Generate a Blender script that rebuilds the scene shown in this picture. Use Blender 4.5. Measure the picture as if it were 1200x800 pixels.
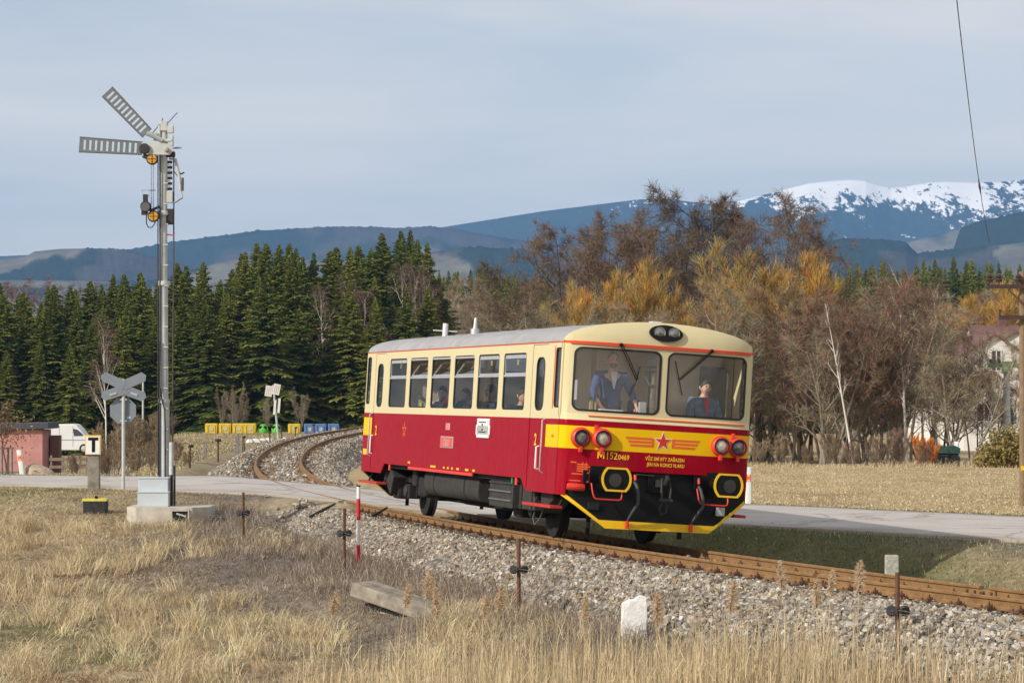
import bpy, bmesh, math, random
import numpy as np
from mathutils import Vector, Matrix, Euler

SC = bpy.context.scene
for _o in list(bpy.data.objects):
    bpy.data.objects.remove(_o, do_unlink=True)
COL = SC.collection
PI = math.pi
RAD = math.radians

# ------------------------------------------------------------------ camera
CAM_H = 2.3228
FPX = 3157.03          # focal length in pixels of a 1200 px wide frame
PITCH = RAD(1.0525)
cam_d = bpy.data.cameras.new('camera')
cam_d.sensor_width = 36.0
cam_d.sensor_fit = 'HORIZONTAL'
cam_d.lens = 94.711
cam_d.clip_start = 0.5
cam_d.clip_end = 40000
cam = bpy.data.objects.new('camera', cam_d)
COL.objects.link(cam)
cam.location = (0, 0, CAM_H)
cam.rotation_euler = (PI / 2 + PITCH, 0, 0)
SC.camera = cam

# ------------------------------------------------------------------ sky and sun
SUN_DIR = Vector((-0.81, -0.586, 0)).normalized()      # horizontally towards the sun
SUN_EL = RAD(30)
world = bpy.data.worlds.new('World')
SC.world = world
world.use_nodes = True
wn = world.node_tree
wn.nodes.clear()
w_out = wn.nodes.new('ShaderNodeOutputWorld')
w_bg = wn.nodes.new('ShaderNodeBackground')
w_bg.inputs['Strength'].default_value = 0.10
w_sky = wn.nodes.new('ShaderNodeTexSky')
w_sky.sky_type = 'NISHITA'
w_sky.sun_disc = False
w_sky.sun_elevation = SUN_EL
w_sky.sun_rotation = math.atan2(SUN_DIR.x, SUN_DIR.y)
w_sky.altitude = 500
w_sky.air_density = 1.0
w_sky.dust_density = 1.2
w_sky.ozone_density = 1.0
# thin veil of high cloud drawn out in streaks
w_tc = wn.nodes.new('ShaderNodeTexCoord')
w_map = wn.nodes.new('ShaderNodeMapping')
w_map.inputs['Rotation'].default_value = (0, RAD(-9), RAD(12))
w_map.inputs['Scale'].default_value = (2.0, 2.0, 13.0)
w_nz = wn.nodes.new('ShaderNodeTexNoise')
w_nz.inputs['Scale'].default_value = 2.1
w_nz.inputs['Detail'].default_value = 6
w_nz.inputs['Roughness'].default_value = 0.52
w_nz.inputs['Distortion'].default_value = 0.5
w_rmp = wn.nodes.new('ShaderNodeMapRange')
w_rmp.inputs['From Min'].default_value = 0.34
w_rmp.inputs['From Max'].default_value = 0.66
w_rmp.inputs['To Min'].default_value = 0.50
w_rmp.inputs['To Max'].default_value = 0.97
w_mix = wn.nodes.new('ShaderNodeMix')
w_mix.data_type = 'RGBA'
# the veil whitens towards the horizon, all the way round
w_sep = wn.nodes.new('ShaderNodeSeparateXYZ')
w_lo = wn.nodes.new('ShaderNodeMapRange')
w_lo.interpolation_type = 'SMOOTHSTEP'
w_lo.inputs['From Min'].default_value = 0.22
w_lo.inputs['From Max'].default_value = 0.0
w_veil = wn.nodes.new('ShaderNodeMix')
w_veil.data_type = 'RGBA'
w_veil.inputs[6].default_value = (6.6, 6.4, 6.25, 1)
w_veil.inputs[7].default_value = (9.6, 8.8, 7.7, 1)
wn.links.new(w_tc.outputs['Generated'], w_sep.inputs[0])
wn.links.new(w_sep.outputs['Z'], w_lo.inputs['Value'])
wn.links.new(w_lo.outputs['Result'], w_veil.inputs[0])
wn.links.new(w_veil.outputs[2], w_mix.inputs[7])
wn.links.new(w_tc.outputs['Generated'], w_map.inputs['Vector'])
wn.links.new(w_map.outputs['Vector'], w_nz.inputs['Vector'])
wn.links.new(w_nz.outputs['Fac'], w_rmp.inputs['Value'])
wn.links.new(w_rmp.outputs['Result'], w_mix.inputs[0])
wn.links.new(w_sky.outputs['Color'], w_mix.inputs[6])
wn.links.new(w_mix.outputs[2], w_bg.inputs['Color'])
wn.links.new(w_bg.outputs['Background'], w_out.inputs['Surface'])

sun_d = bpy.data.lights.new('sun', 'SUN')
sun_d.energy = 3.6
sun_d.angle = RAD(0.6)
sun_d.color = (1.0, 0.93, 0.82)
sun = bpy.data.objects.new('sun', sun_d)
COL.objects.link(sun)
_to_sun = Vector((SUN_DIR.x * math.cos(SUN_EL), SUN_DIR.y * math.cos(SUN_EL), math.sin(SUN_EL)))
sun.rotation_euler = _to_sun.to_track_quat('Z', 'Y').to_euler()
sun.location = (-20, -20, 40)

SC.view_settings.view_transform = 'Standard'
SC.view_settings.look = 'None'
SC.view_settings.exposure = 0.32
SC.view_settings.gamma = 1.0
SC.view_settings.use_curve_mapping = False
SC.render.engine = 'CYCLES'
SC.cycles.use_denoising = True
SC.cycles.denoiser = 'OPENIMAGEDENOISE'
SC.cycles.max_bounces = 8
SC.cycles.transparent_max_bounces = 16
SC.cycles.volume_bounces = 0
SC.cycles.sample_clamp_indirect = 6.0

# ------------------------------------------------------------------ helpers: naming
def tag(o, label=None, cat=None, group=None, kind=None):
    if label: o['label'] = label
    if cat: o['category'] = cat
    if group: o['group'] = group
    if kind: o['kind'] = kind
    return o

def empty(name, loc=(0, 0, 0), rz=0.0, mat=None):
    o = bpy.data.objects.new(name, None)
    o.empty_display_size = 0.2
    COL.objects.link(o)
    if mat is not None: o.matrix_world = mat
    else:
        o.location = loc
        o.rotation_euler = (0, 0, rz)
    return o

def link(name, me, parent=None, m=None):
    o = bpy.data.objects.new(name, me)
    COL.objects.link(o)
    if parent is not None: o.parent = parent
    if m is not None:
        me.materials.clear()
        for q in (m if isinstance(m, (list, tuple)) else [m]): me.materials.append(q)
    return o

def copy_tree(o, parent=None):
    c = o.copy()
    COL.objects.link(c)
    if parent is not None:
        c.parent = parent
    for ch in o.children:
        copy_tree(ch, c)
    return c

# ------------------------------------------------------------------ helpers: pixels of the 1200x800 photograph to rays
_cp, _sp = math.cos(PITCH), math.sin(PITCH)
def ray(px, py):
    x = (px - 600) / FPX; v = -(py - 400) / FPX
    return Vector((x, _cp - _sp * v, _sp + _cp * v))
def at(px, py, depth):
    d = ray(px, py)
    return Vector((0, 0, CAM_H)) + d * (depth / d.y)

# ------------------------------------------------------------------ helpers: mesh building
class MB:
    def __init__(s): s.v = []; s.f = []; s.m = []; s.mi = 0
    def add(s, vs, fs):
        b = len(s.v); s.v += [tuple(q) for q in vs]
        for q in fs: s.f.append([b + i for i in q]); s.m.append(s.mi)
        return s
    def box(s, c, d, rot=None, taper=1.0):
        hx, hy, hz = d[0] / 2, d[1] / 2, d[2] / 2
        vs = [Vector((sx * hx * (taper if sz > 0 else 1), sy * hy * (taper if sz > 0 else 1), sz * hz)) for sz in (-1, 1) for sx, sy in ((-1, -1), (1, -1), (1, 1), (-1, 1))]
        if rot is not None: vs = [rot @ q for q in vs]
        vs = [q + Vector(c) for q in vs]
        return s.add(vs, [(3, 2, 1, 0), (4, 5, 6, 7), (0, 1, 5, 4), (1, 2, 6, 5), (2, 3, 7, 6), (3, 0, 4, 7)])
    def tube(s, pts, r, n=8, cap=True):
        pts = [Vector(q) for q in pts]; k = len(pts)
        rs = r if isinstance(r, (list, tuple)) else [r] * k
        vs = []; up = None
        for i, q in enumerate(pts):
            t = (pts[min(i + 1, k - 1)] - pts[max(i - 1, 0)])
            if t.length < 1e-9: t = Vector((0, 0, 1))
            t.normalize()
            if up is None:
                up = Vector((0, 0, 1)) if abs(t.z) < 0.9 else Vector((1, 0, 0))
            a = t.cross(up)
            if a.length < 1e-6: a = t.cross(Vector((0, 1, 0.1)))
            a.normalize(); b = t.cross(a); up = -b if b.dot(up) < 0 else b
            b = up - t * up.dot(t); b.normalize(); a = t.cross(b)
            for j in range(n):
                w = 2 * PI * j / n
                vs.append(q + (a * math.cos(w) + b * math.sin(w)) * rs[i])
        fs = []
        for i in range(k - 1):
            for j in range(n):
                j2 = (j + 1) % n
                fs.append((i * n + j, i * n + j2, (i + 1) * n + j2, (i + 1) * n + j))
        if cap:
            fs.append(tuple(range(n - 1, -1, -1))); fs.append(tuple((k - 1) * n + j for j in range(n)))
        return s.add(vs, fs)
    def lathe(s, prof, n=16, c=(0, 0, 0), rot=None, cap=True):
        # profile of (radius, z) turned about z
        vs = []
        for r, z in prof:
            for j in range(n):
                w = 2 * PI * j / n
                vs.append(Vector((r * math.cos(w), r * math.sin(w), z)))
        if rot is not None: vs = [rot @ q for q in vs]
        vs = [q + Vector(c) for q in vs]
        fs = []
        for i in range(len(prof) - 1):
            for j in range(n):
                j2 = (j + 1) % n
                fs.append((i * n + j, i * n + j2, (i + 1) * n + j2, (i + 1) * n + j))
        if cap and prof[0][0] > 1e-6: fs.append(tuple(range(n - 1, -1, -1)))
        if cap and prof[-1][0] > 1e-6: fs.append(tuple((len(prof) - 1) * n + j for j in range(n)))
        return s.add(vs, fs)
    def prism(s, poly, d, M=None, z0=0.0):
        # polygon in xy, extruded along z from z0 to z0+d, then moved by matrix M
        n = len(poly)
        vs = [Vector((q[0], q[1], z0)) for q in poly] + [Vector((q[0], q[1], z0 + d)) for q in poly]
        if M is not None: vs = [M @ q for q in vs]
        fs = [tuple(range(n - 1, -1, -1)), tuple(range(n, 2 * n))]
        fs += [(i, (i + 1) % n, n + (i + 1) % n, n + i) for i in range(n)]
        return s.add(vs, fs)
    def mesh(s, name, smooth=None, fix=True):
        me = bpy.data.meshes.new(name)
        me.from_pydata(s.v, [], s.f)
        if any(s.m): me.polygons.foreach_set('material_index', s.m)
        if fix:
            bm = bmesh.new(); bm.from_mesh(me)
            bmesh.ops.recalc_face_normals(bm, faces=bm.faces)
            bm.to_mesh(me); bm.free()
        if smooth is not None:
            me.polygons.foreach_set('use_smooth', [True] * len(me.polygons))
            me.set_sharp_from_angle(angle=RAD(smooth))
        me.update()
        return me
    def build(s, name, m, parent=None, smooth=None, bevel=0.0, seg=2):
        o = link(name, s.mesh(name, smooth), parent, m)
        if bevel:
            b = o.modifiers.new('bevel', 'BEVEL'); b.width = bevel; b.segments = seg; b.limit_method = 'ANGLE'; b.angle_limit = RAD(40)
        return o

def np_mesh(name, verts, loops, counts, colors=None):
    # fast mesh from arrays
    me = bpy.data.meshes.new(name)
    me.vertices.add(len(verts)); me.vertices.foreach_set('co', np.ascontiguousarray(verts, dtype=np.float32).ravel())
    me.loops.add(len(loops)); me.loops.foreach_set('vertex_index', np.ascontiguousarray(loops, dtype=np.int32))
    me.polygons.add(len(counts))
    st = np.zeros(len(counts), dtype=np.int32); st[1:] = np.cumsum(counts)[:-1]
    me.polygons.foreach_set('loop_start', st)
    me.polygons.foreach_set('loop_total', np.ascontiguousarray(counts, dtype=np.int32))
    me.polygons.foreach_set('use_smooth', np.zeros(len(counts), dtype=bool))
    me.update(calc_edges=True)
    if colors is not None:
        ca = me.color_attributes.new('col', 'FLOAT_COLOR', 'POINT')
        c4 = np.ones((len(verts), 4), dtype=np.float32); c4[:, :3] = colors
        ca.data.foreach_set('color', c4.ravel())
    return me

def sheet2d(outer, holes=(), thick=0.01, cuts_u=(), cuts_v=()):
    # flat plate in the uv plane with holes, as a bmesh; w runs from 0 to thick
    cu = bpy.data.curves.new('tmp', 'CURVE'); cu.dimensions = '2D'; cu.fill_mode = 'BOTH' if thick else 'BOTH'; cu.extrude = thick / 2
    for poly in [outer] + list(holes):
        sp = cu.splines.new('POLY'); sp.points.add(len(poly) - 1)
        for p, q in zip(sp.points, poly): p.co = (q[0], q[1], 0, 1)
        sp.use_cyclic_u = True
    ob = bpy.data.objects.new('tmp', cu); COL.objects.link(ob)
    dg = bpy.context.evaluated_depsgraph_get()
    me = bpy.data.meshes.new_from_object(ob.evaluated_get(dg))
    bpy.data.objects.remove(ob); bpy.data.curves.remove(cu)
    bm = bmesh.new(); bm.from_mesh(me); bpy.data.meshes.remove(me)
    bmesh.ops.remove_doubles(bm, verts=bm.verts, dist=1e-5)
    for u in cuts_u:
        bmesh.ops.bisect_plane(bm, geom=bm.verts[:] + bm.edges[:] + bm.faces[:], plane_co=(u, 0, 0), plane_no=(1, 0, 0))
    for v in cuts_v:
        bmesh.ops.bisect_plane(bm, geom=bm.verts[:] + bm.edges[:] + bm.faces[:], plane_co=(0, v, 0), plane_no=(0, 1, 0))
    for q in bm.verts: q.co.z += thick / 2
    return bm

def bm_obj(name, bm, fn, m, parent=None, smooth=30):
    for q in bm.verts: q.co = Vector(fn(q.co.x, q.co.y, q.co.z))
    bmesh.ops.recalc_face_normals(bm, faces=bm.faces)
    me = bpy.data.meshes.new(name); bm.to_mesh(me); bm.free()
    if smooth is not None:
        me.polygons.foreach_set('use_smooth', [True] * len(me.polygons))
        me.set_sharp_from_angle(angle=RAD(smooth))
    return link(name, me, parent, m)

def rrect(u0, u1, v0, v1, r, n=5):
    out = []
    for cx, cy, a in ((u1 - r, v1 - r, 0), (u0 + r, v1 - r, 90), (u0 + r, v0 + r, 180), (u1 - r, v0 + r, 270)):
        for i in range(n + 1):
            w = RAD(a + 90 * i / n); out.append((cx + r * math.cos(w), cy + r * math.sin(w)))
    return out

def sstep(a, b, t):
    q = np.clip((np.asarray(t, dtype=float) - a) / (b - a), 0, 1)
    return q * q * (3 - 2 * q)

def _hash(ix, iy, s):
    h = (ix * 374761393 + iy * 668265263 + s * 974711) & 0xffffffff
    h = ((h ^ (h >> 13)) * 1274126177) & 0xffffffff
    return ((h ^ (h >> 16)) & 0xffff) / 65535.0
def vnoise(x, y, s=0):
    x = np.asarray(x, dtype=float); y = np.asarray(y, dtype=float)
    ix = np.floor(x).astype(np.int64); iy = np.floor(y).astype(np.int64)
    fx = x - ix; fy = y - iy; fx = fx * fx * (3 - 2 * fx); fy = fy * fy * (3 - 2 * fy)
    a = _hash(ix, iy, s); b = _hash(ix + 1, iy, s); c = _hash(ix, iy + 1, s); d = _hash(ix + 1, iy + 1, s)
    return (a + (b - a) * fx) * (1 - fy) + (c + (d - c) * fx) * fy
def fbm(x, y, s=0, o=4):
    t = 0; a = 0.5
    for i in range(o):
        t = t + a * vnoise(x, y, s + i * 17); x = np.asarray(x) * 2.03 + 3.1; y = np.asarray(y) * 2.03 + 1.7; a *= 0.5
    return t

# ------------------------------------------------------------------ materials
MATS = {}
def new_mat(name):
    m = bpy.data.materials.new(name); m.use_nodes = True
    nt = m.node_tree; b = nt.nodes['Principled BSDF']
    MATS[name] = m
    return m, nt, b
def N(nt, t, **k):
    n = nt.nodes.new(t)
    for a, v in k.items(): setattr(n, a, v)
    return n
def noise_node(nt, scale, detail=4, rough=0.55, coord='Object', vec=None):
    n = N(nt, 'ShaderNodeTexNoise'); n.inputs['Scale'].default_value = scale; n.inputs['Detail'].default_value = detail; n.inputs['Roughness'].default_value = rough
    if vec is None:
        tc = N(nt, 'ShaderNodeTexCoord'); nt.links.new(tc.outputs[coord], n.inputs['Vector'])
    else: nt.links.new(vec, n.inputs['Vector'])
    return n
def ramp(nt, fac, stops):
    r = N(nt, 'ShaderNodeValToRGB'); e = r.color_ramp.elements
    while len(e) < len(stops): e.new(0.5)
    for q, (p, c) in zip(e, stops): q.position = p; q.color = (*c[:3], 1)
    nt.links.new(fac, r.inputs['Fac'])
    return r
def mix(nt, fac, a, b, blend='MIX'):
    n = N(nt, 'ShaderNodeMix', data_type='RGBA', blend_type=blend)
    for i, q in ((0, fac), (6, a), (7, b)):
        if hasattr(q, 'is_linked') or hasattr(q, 'links'): nt.links.new(q, n.inputs[i])
        elif i == 0: n.inputs[0].default_value = q
        else: n.inputs[i].default_value = (*q[:3], 1)
    return n.outputs[2]
def mth(nt, op, a, b=None):
    n = N(nt, 'ShaderNodeMath', operation=op)
    for i, q in ((0, a), (1, b)):
        if q is None: continue
        if hasattr(q, 'links'): nt.links.new(q, n.inputs[i])
        else: n.inputs[i].default_value = q
    return n.outputs[0]
def plain(name, col, rough=0.6, metal=0.0, var=0.12, scale=6.0, bump=0.0, spec=None, bscale=None):
    # one paint or substance with slight unevenness
    if name in MATS: return MATS[name]
    m, nt, b = new_mat(name)
    nz = noise_node(nt, scale, 5, 0.6)
    dark = tuple(c * (1 - var) for c in col); lite = tuple(min(1, c * (1 + var)) for c in col)
    r = ramp(nt, nz.outputs['Fac'], [(0.3, dark), (0.7, lite)])
    nt.links.new(r.outputs['Color'], b.inputs['Base Color'])
    b.inputs['Roughness'].default_value = rough; b.inputs['Metallic'].default_value = metal
    if spec is not None: b.inputs['Specular IOR Level'].default_value = spec
    if bump:
        n2 = noise_node(nt, bscale or scale * 4, 4, 0.6)
        bp = N(nt, 'ShaderNodeBump'); bp.inputs['Strength'].default_value = bump; bp.inputs['Distance'].default_value = 0.02
        nt.links.new(n2.outputs['Fac'], bp.inputs['Height']); nt.links.new(bp.outputs['Normal'], b.inputs['Normal'])
    return m
def vcol_mat(name, rough=0.8, transl=0.0, rnd=0.0, spec=0.2):
    # colour carried per piece by the mesh, optionally varied per object
    if name in MATS: return MATS[name]
    m, nt, b = new_mat(name)
    a = N(nt, 'ShaderNodeAttribute', attribute_name='col')
    src = a.outputs['Color']
    if rnd:
        oi = N(nt, 'ShaderNodeObjectInfo')
        hs = N(nt, 'ShaderNodeHueSaturation')
        v = N(nt, 'ShaderNodeMapRange'); v.inputs['To Min'].default_value = 1 - rnd; v.inputs['To Max'].default_value = 1 + rnd
        nt.links.new(oi.outputs['Random'], v.inputs['Value']); nt.links.new(v.outputs['Result'], hs.inputs['Value'])
        h = N(nt, 'ShaderNodeMapRange'); h.inputs['To Min'].default_value = 0.5 + rnd * 0.06; h.inputs['To Max'].default_value = 0.5 - rnd * 0.06
        nt.links.new(oi.outputs['Random'], h.inputs['Value']); nt.links.new(h.outputs['Result'], hs.inputs['Hue'])
        nt.links.new(src, hs.inputs['Color']); src = hs.outputs['Color']
    nt.links.new(src, b.inputs['Base Color'])
    b.inputs['Roughness'].default_value = rough; b.inputs['Specular IOR Level'].default_value = spec
    if transl:
        tr = N(nt, 'ShaderNodeBsdfTranslucent'); nt.links.new(src, tr.inputs['Color'])
        mx = N(nt, 'ShaderNodeMixShader'); mx.inputs[0].default_value = transl
        nt.links.new(b.outputs[0], mx.inputs[1]); nt.links.new(tr.outputs[0], mx.inputs[2])
        nt.links.new(mx.outputs[0], nt.nodes['Material Output'].inputs['Surface'])
    return m
def glass_mat(name, tint=(0.86, 0.9, 0.9), refl=1.0, dirt_veil=0.0):
    m, nt, b = new_mat(name)
    nt.nodes.remove(b)
    tr = N(nt, 'ShaderNodeBsdfTransparent'); tr.inputs['Color'].default_value = (*tint, 1)
    gl = N(nt, 'ShaderNodeBsdfGlossy'); gl.inputs['Roughness'].default_value = 0.02
    fr = N(nt, 'ShaderNodeLayerWeight')
    k = mth(nt, 'MULTIPLY', mth(nt, 'ADD', 0.035, mth(nt, 'MULTIPLY', mth(nt, 'POWER', fr.outputs['Facing'], 5.0), 0.9)), refl)
    mx = N(nt, 'ShaderNodeMixShader'); nt.links.new(k, mx.inputs[0]); nt.links.new(tr.outputs[0], mx.inputs[1]); nt.links.new(gl.outputs[0], mx.inputs[2])
    out = mx.outputs[0]
    if dirt_veil:
        df = N(nt, 'ShaderNodeBsdfDiffuse'); df.inputs['Color'].default_value = (0.5, 0.5, 0.5, 1)  # grey film of dirt, also standing in for a veil of reflected light
        nz = noise_node(nt, 2.5, 4); dk = mth(nt, 'MULTIPLY', nz.outputs['Fac'], dirt_veil)
        m2 = N(nt, 'ShaderNodeMixShader'); nt.links.new(dk, m2.inputs[0]); nt.links.new(out, m2.inputs[1]); nt.links.new(df.outputs[0], m2.inputs[2]); out = m2.outputs[0]
    nt.links.new(out, nt.nodes['Material Output'].inputs['Surface'])
    return m
# ------------------------------------------------------------------ the track's line, the road's line and the lie of the land
_ky = np.array([-400, 0, 30, 43, 50, 60, 75, 95, 120, 150, 175, 300, 700.])
_kt = np.array([30, 30, 24.8, 17.9, 16.3, 13.6, 7.3, 4.2, 2.1, -1.0, -2.6, -9.5, -20])
_ys = np.arange(-100, 500, 0.25)
_tt = np.tan(np.radians(np.interp(_ys, _ky, _kt)))
_xo = -np.concatenate([[0], np.cumsum((_tt[1:] + _tt[:-1]) / 2 * 0.25)])
_xo = _xo - np.interp(42.886, _ys, _xo) + 0.699           # outer rail
_th = np.arctan(_tt)
_xc = _xo + 0.75 / np.cos(_th)                             # centre line (offset square to the rail)
CANT = 0.0617
def trk_x(y): return np.interp(y, _ys, _xc)
def trk_th(y): return np.interp(y, _ys, _th)
def trk_d(x, y): return (x - trk_x(y)) * np.cos(trk_th(y))
def rail_z(d): return -0.046 - CANT * d
_ss = np.concatenate([[0], np.cumsum(np.hypot(np.diff(_xc), np.diff(_ys)))])
def trk_s(s):                                              # point and heading at a running length
    y = np.interp(s, _ss, _ys); return np.interp(s, _ss, _xc), y, np.interp(s, _ss, _th)
def s_of_y(y): return float(np.interp(y, _ys, _ss))
def trk_pt(y, d, z=0.0):                                   # a point d metres to the right of the centre line
    t = trk_th(y); return np.array([trk_x(y) + d * np.cos(t), y + d * np.sin(t), z])

_rx = np.array([-700, -80, -30, -13.6, -9.5, -7.2, -4.9, -2.4, 0.8, 4.9, 9.4, 22, 60, 200])
_ry = np.array([80, 75, 72.4, 71.6, 70.6, 68.2, 64.6, 61.0, 57.6, 53.6, 48.4, 33.5, -10, -160])
_fx = np.arange(-700, 200, 0.5); _fy = np.interp(_fx, _rx, _ry)
for _i in range(3): _fy[6:-6] = np.convolve(_fy, np.ones(13) / 13, 'valid')
_fs = np.gradient(_fy, _fx)
ROAD_W = 3.55
def road_e(x, y):
    return (y - np.interp(x, _fx, _fy)) / np.sqrt(1 + np.interp(x, _fx, _fs) ** 2)
def road_z(x, y):
    z = np.interp(x, [-80, -14, -8, -3.5, 5, 10, 60], [-0.3, 0.0, 0.01, -0.05, -0.10, -0.12, -0.6])
    d = trk_d(x, y); k = 1 - sstep(1.6, 4.5, np.abs(d))
    return z * (1 - k) + (rail_z(np.clip(d, -2, 2)) - 0.014) * k

def gz(x, y, rough=True):
    x = np.asarray(x, dtype=float); y = np.asarray(y, dtype=float)
    d = trk_d(x, y); e = road_e(x, y)
    zl = np.interp(y, [0, 28, 36, 45, 50, 55, 60, 64, 80, 100, 150, 200, 300, 900, 4000], [-1.25, -1.12, -1.05, -0.93, -0.62, -0.28, 0.0, -0.02, -0.22, -0.45, -0.65, -0.85, -1.8, -4, -5])
    zl = zl + 0.30 * sstep(-7.0, -2.8, d) * (1 - sstep(44, 54, y))
    az = x / np.maximum(y, 1.0)
    zl = zl - 2.0 * sstep(78, 140, y) * sstep(-0.12, -0.15, az)
    zh = np.interp(d, [1.5, 3.2, 6.0, 9, 14], [-0.62, -0.82, -0.70, -0.5, -0.4])
    zf = np.interp(y, [30, 50, 90, 130, 200, 400, 900, 4000], [-0.3, -0.2, -0.6, -1.15, -2, -4, -4.5, -5])
    zr = np.where(e < 0, zh, zf)
    k = sstep(-2.5, 2.5, d)
    z = zl * (1 - k) + zr * k
    # mound by the T post and lumps in the scrub
    z = z + 0.10 * np.exp(-((x + 9.2) ** 2 / 3.0 + (y - 59.5) ** 2 / 4.0))
    # ditch to the culvert
    z = z - 0.42 * np.exp(-(((x + 2.05) / 0.9) ** 2 + ((y - 38.1) / 1.5) ** 2))
    if rough:
        off = sstep(2.6, 5, -d) * sstep(ROAD_W + 0.3, ROAD_W + 3, np.abs(e)) * (y < 75)
        z = z + off * ((fbm(x * 0.7, y * 0.7, 5) - 0.47) * 0.34 + (fbm(x * 2.6, y * 2.6, 9) - 0.47) * 0.16)
        off2 = sstep(2.6, 4, d) * sstep(ROAD_W + 0.2, ROAD_W + 2, np.abs(e)) * (y < 400)
        z = z + off2 * (fbm(x * 0.8, y * 0.8, 3) - 0.47) * 0.12
    # formation under the ballast
    kt = 1 - sstep(2.0, 3.3, np.abs(d))
    z = z * (1 - kt) + np.minimum(z, -0.72) * kt
    # verge and bed of the road
    kr = 1 - sstep(ROAD_W + 0.15, ROAD_W + 2.6, np.abs(e))
    z = z * (1 - kr) + (road_z(x, y) - 0.05) * kr
    return z

def hit(px, py, d0=24.0, d1=420.0):
    # where the sight line through a point of the photograph meets the ground
    r = ray(px, py); t = np.arange(d0, d1, 0.1)
    x = r.x / r.y * t; z = CAM_H + r.z / r.y * t
    g = gz(x, t, rough=False); i = int(np.argmax(z < g))
    if not (z < g).any(): i = len(t) - 1
    return Vector((x[i], t[i], float(gz(x[i], t[i]))))

# patches of the near bank: centres on the ground with a radius across and along
def patchw(x, y, ps):
    w = 0
    for cx, cy, rx_, ry_ in ps: w = np.maximum(w, np.exp(-(((x - cx) / rx_) ** 2 + ((y - cy) / ry_) ** 2)))
    return np.clip(w * (0.45 + 1.1 * fbm(np.asarray(x) * 0.9, np.asarray(y) * 0.6, 87)), 0, 1)
GRN_P = [(-6.6, 37.5, 1.3, 2.6), (-5.2, 34.5, 0.9, 1.6), (-10.5, 60.5, 2.5, 3.0)]
GRY_P = [(-4.6, 48.5, 2.5, 8.0), (-3.2, 42.5, 2.1, 5.0), (-1.5, 37.0, 1.6, 4.0), (0.6, 33.6, 1.4, 1.6)]
BRN_P = [(-5.4, 30.6, 1.6, 1.2), (-3.7, 31.2, 0.9, 1.0), (-7.5, 46.0, 1.4, 2.5)]
# ------------------------------------------------------------------ ground sheet
def axis(lo, hi, step, far_lo, far_hi, g=1.16):
    a = list(np.arange(lo, hi, step)); s = step
    while a[-1] < far_hi: s *= g; a.append(a[-1] + s)
    s = step
    while a[0] > far_lo: s *= g; a.insert(0, a[0] - s)
    return np.clip(np.array(a), far_lo, far_hi)
gx = axis(-19, 19, 0.24, -7000, 7000); gy = axis(24, 92, 0.26, -380, 10500)
GX, GY = np.meshgrid(gx, gy)
GZ = gz(GX, GY)
far = np.clip((GY - 250) / 400, 0, 1)
GZ = GZ + far * (fbm(GX / 160, GY / 160, 31) - 0.5) * 3.0
nx, ny = len(gx), len(gy)
idx = np.arange(nx * ny).reshape(ny, nx)
quads = np.stack([idx[:-1, :-1], idx[:-1, 1:], idx[1:, 1:], idx[1:, :-1]], -1).reshape(-1)
D = trk_d(GX, GY); E_ = road_e(GX, GY)
green = np.zeros_like(GX)
green += (D > 1.5) * (E_ < 0) * 0.85 * (1 - 0.75 * sstep(5.6, 8.4, GX) * (1 - sstep(49, 51, GY))) * (0.6 + 0.8 * fbm(GX * 0.6, GY * 0.6, 8))
green += (D < -3) * (GY < 62) * patchw(GX, GY, GRN_P) * 0.55
green += (D < -2.5) * (E_ < -3.4) * sstep(62.5, 66, GY) * 0.5
green += (D < 0) * (E_ > 3) * 0.30 * fbm(GX * 0.1, GY * 0.1, 2)
green += (E_ > 3) * (E_ < 6) * 0.25 * fbm(GX * 0.7, GY * 0.7, 12)
grey = (D < -1.5) * (GY < 62) * np.maximum(sstep(-5.2, -3.0, D) * 0.9 * sstep(0.3, 0.55, fbm(GX * 0.5, GY * 0.5, 14)), patchw(GX, GY, GRY_P))
grav = (1 - sstep(ROAD_W + 0.5, ROAD_W + 1.5, np.abs(E_) + 0.5 * fbm(GX * 0.9, GY * 0.9, 33))) * sstep(4, 7, GX)
pale = (D > 0) * (E_ > 3.6) * 1.0
cols = np.stack([np.clip(green, 0, 1), np.clip(grey + grav, 0, 1), np.clip(pale, 0, 1)], -1)
gm = np_mesh('ground', np.stack([GX, GY, GZ], -1).reshape(-1, 3), quads, np.full((nx - 1) * (ny - 1), 4), cols.reshape(-1, 3))
gm.polygons.foreach_set('use_smooth', [True] * len(gm.polygons))
m, nt, b = new_mat('winter_turf')
at_ = N(nt, 'ShaderNodeAttribute', attribute_name='col')
sep = N(nt, 'ShaderNodeSeparateColor'); nt.links.new(at_.outputs['Color'], sep.inputs[0])
geo = N(nt, 'ShaderNodeNewGeometry')
n1 = noise_node(nt, 0.9, 6, 0.62, vec=geo.outputs['Position']); n2 = noise_node(nt, 9.0, 6, 0.7, vec=geo.outputs['Position']); n3 = noise_node(nt, 3.0, 6, 0.65, vec=geo.outputs['Position'])
mpf = N(nt, 'ShaderNodeMapping'); mpf.inputs['Scale'].default_value = (0.5, 0.16, 1); nt.links.new(geo.outputs['Position'], mpf.inputs['Vector'])
n4 = noise_node(nt, 1.0, 6, 0.65, vec=mpf.outputs['Vector'])
straw = ramp(nt, n1.outputs['Fac'], [(0.25, (0.20, 0.15, 0.10)), (0.47, (0.37, 0.29, 0.185)), (0.6, (0.48, 0.385, 0.25)), (0.8, (0.31, 0.24, 0.16))]).outputs['Color']
fine = ramp(nt, n2.outputs['Fac'], [(0.28, (0.45, 0.43, 0.40)), (0.7, (1.2, 1.2, 1.2))]).outputs['Color']
straw = mix(nt, 1.0, straw, fine, 'MULTIPLY')
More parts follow.
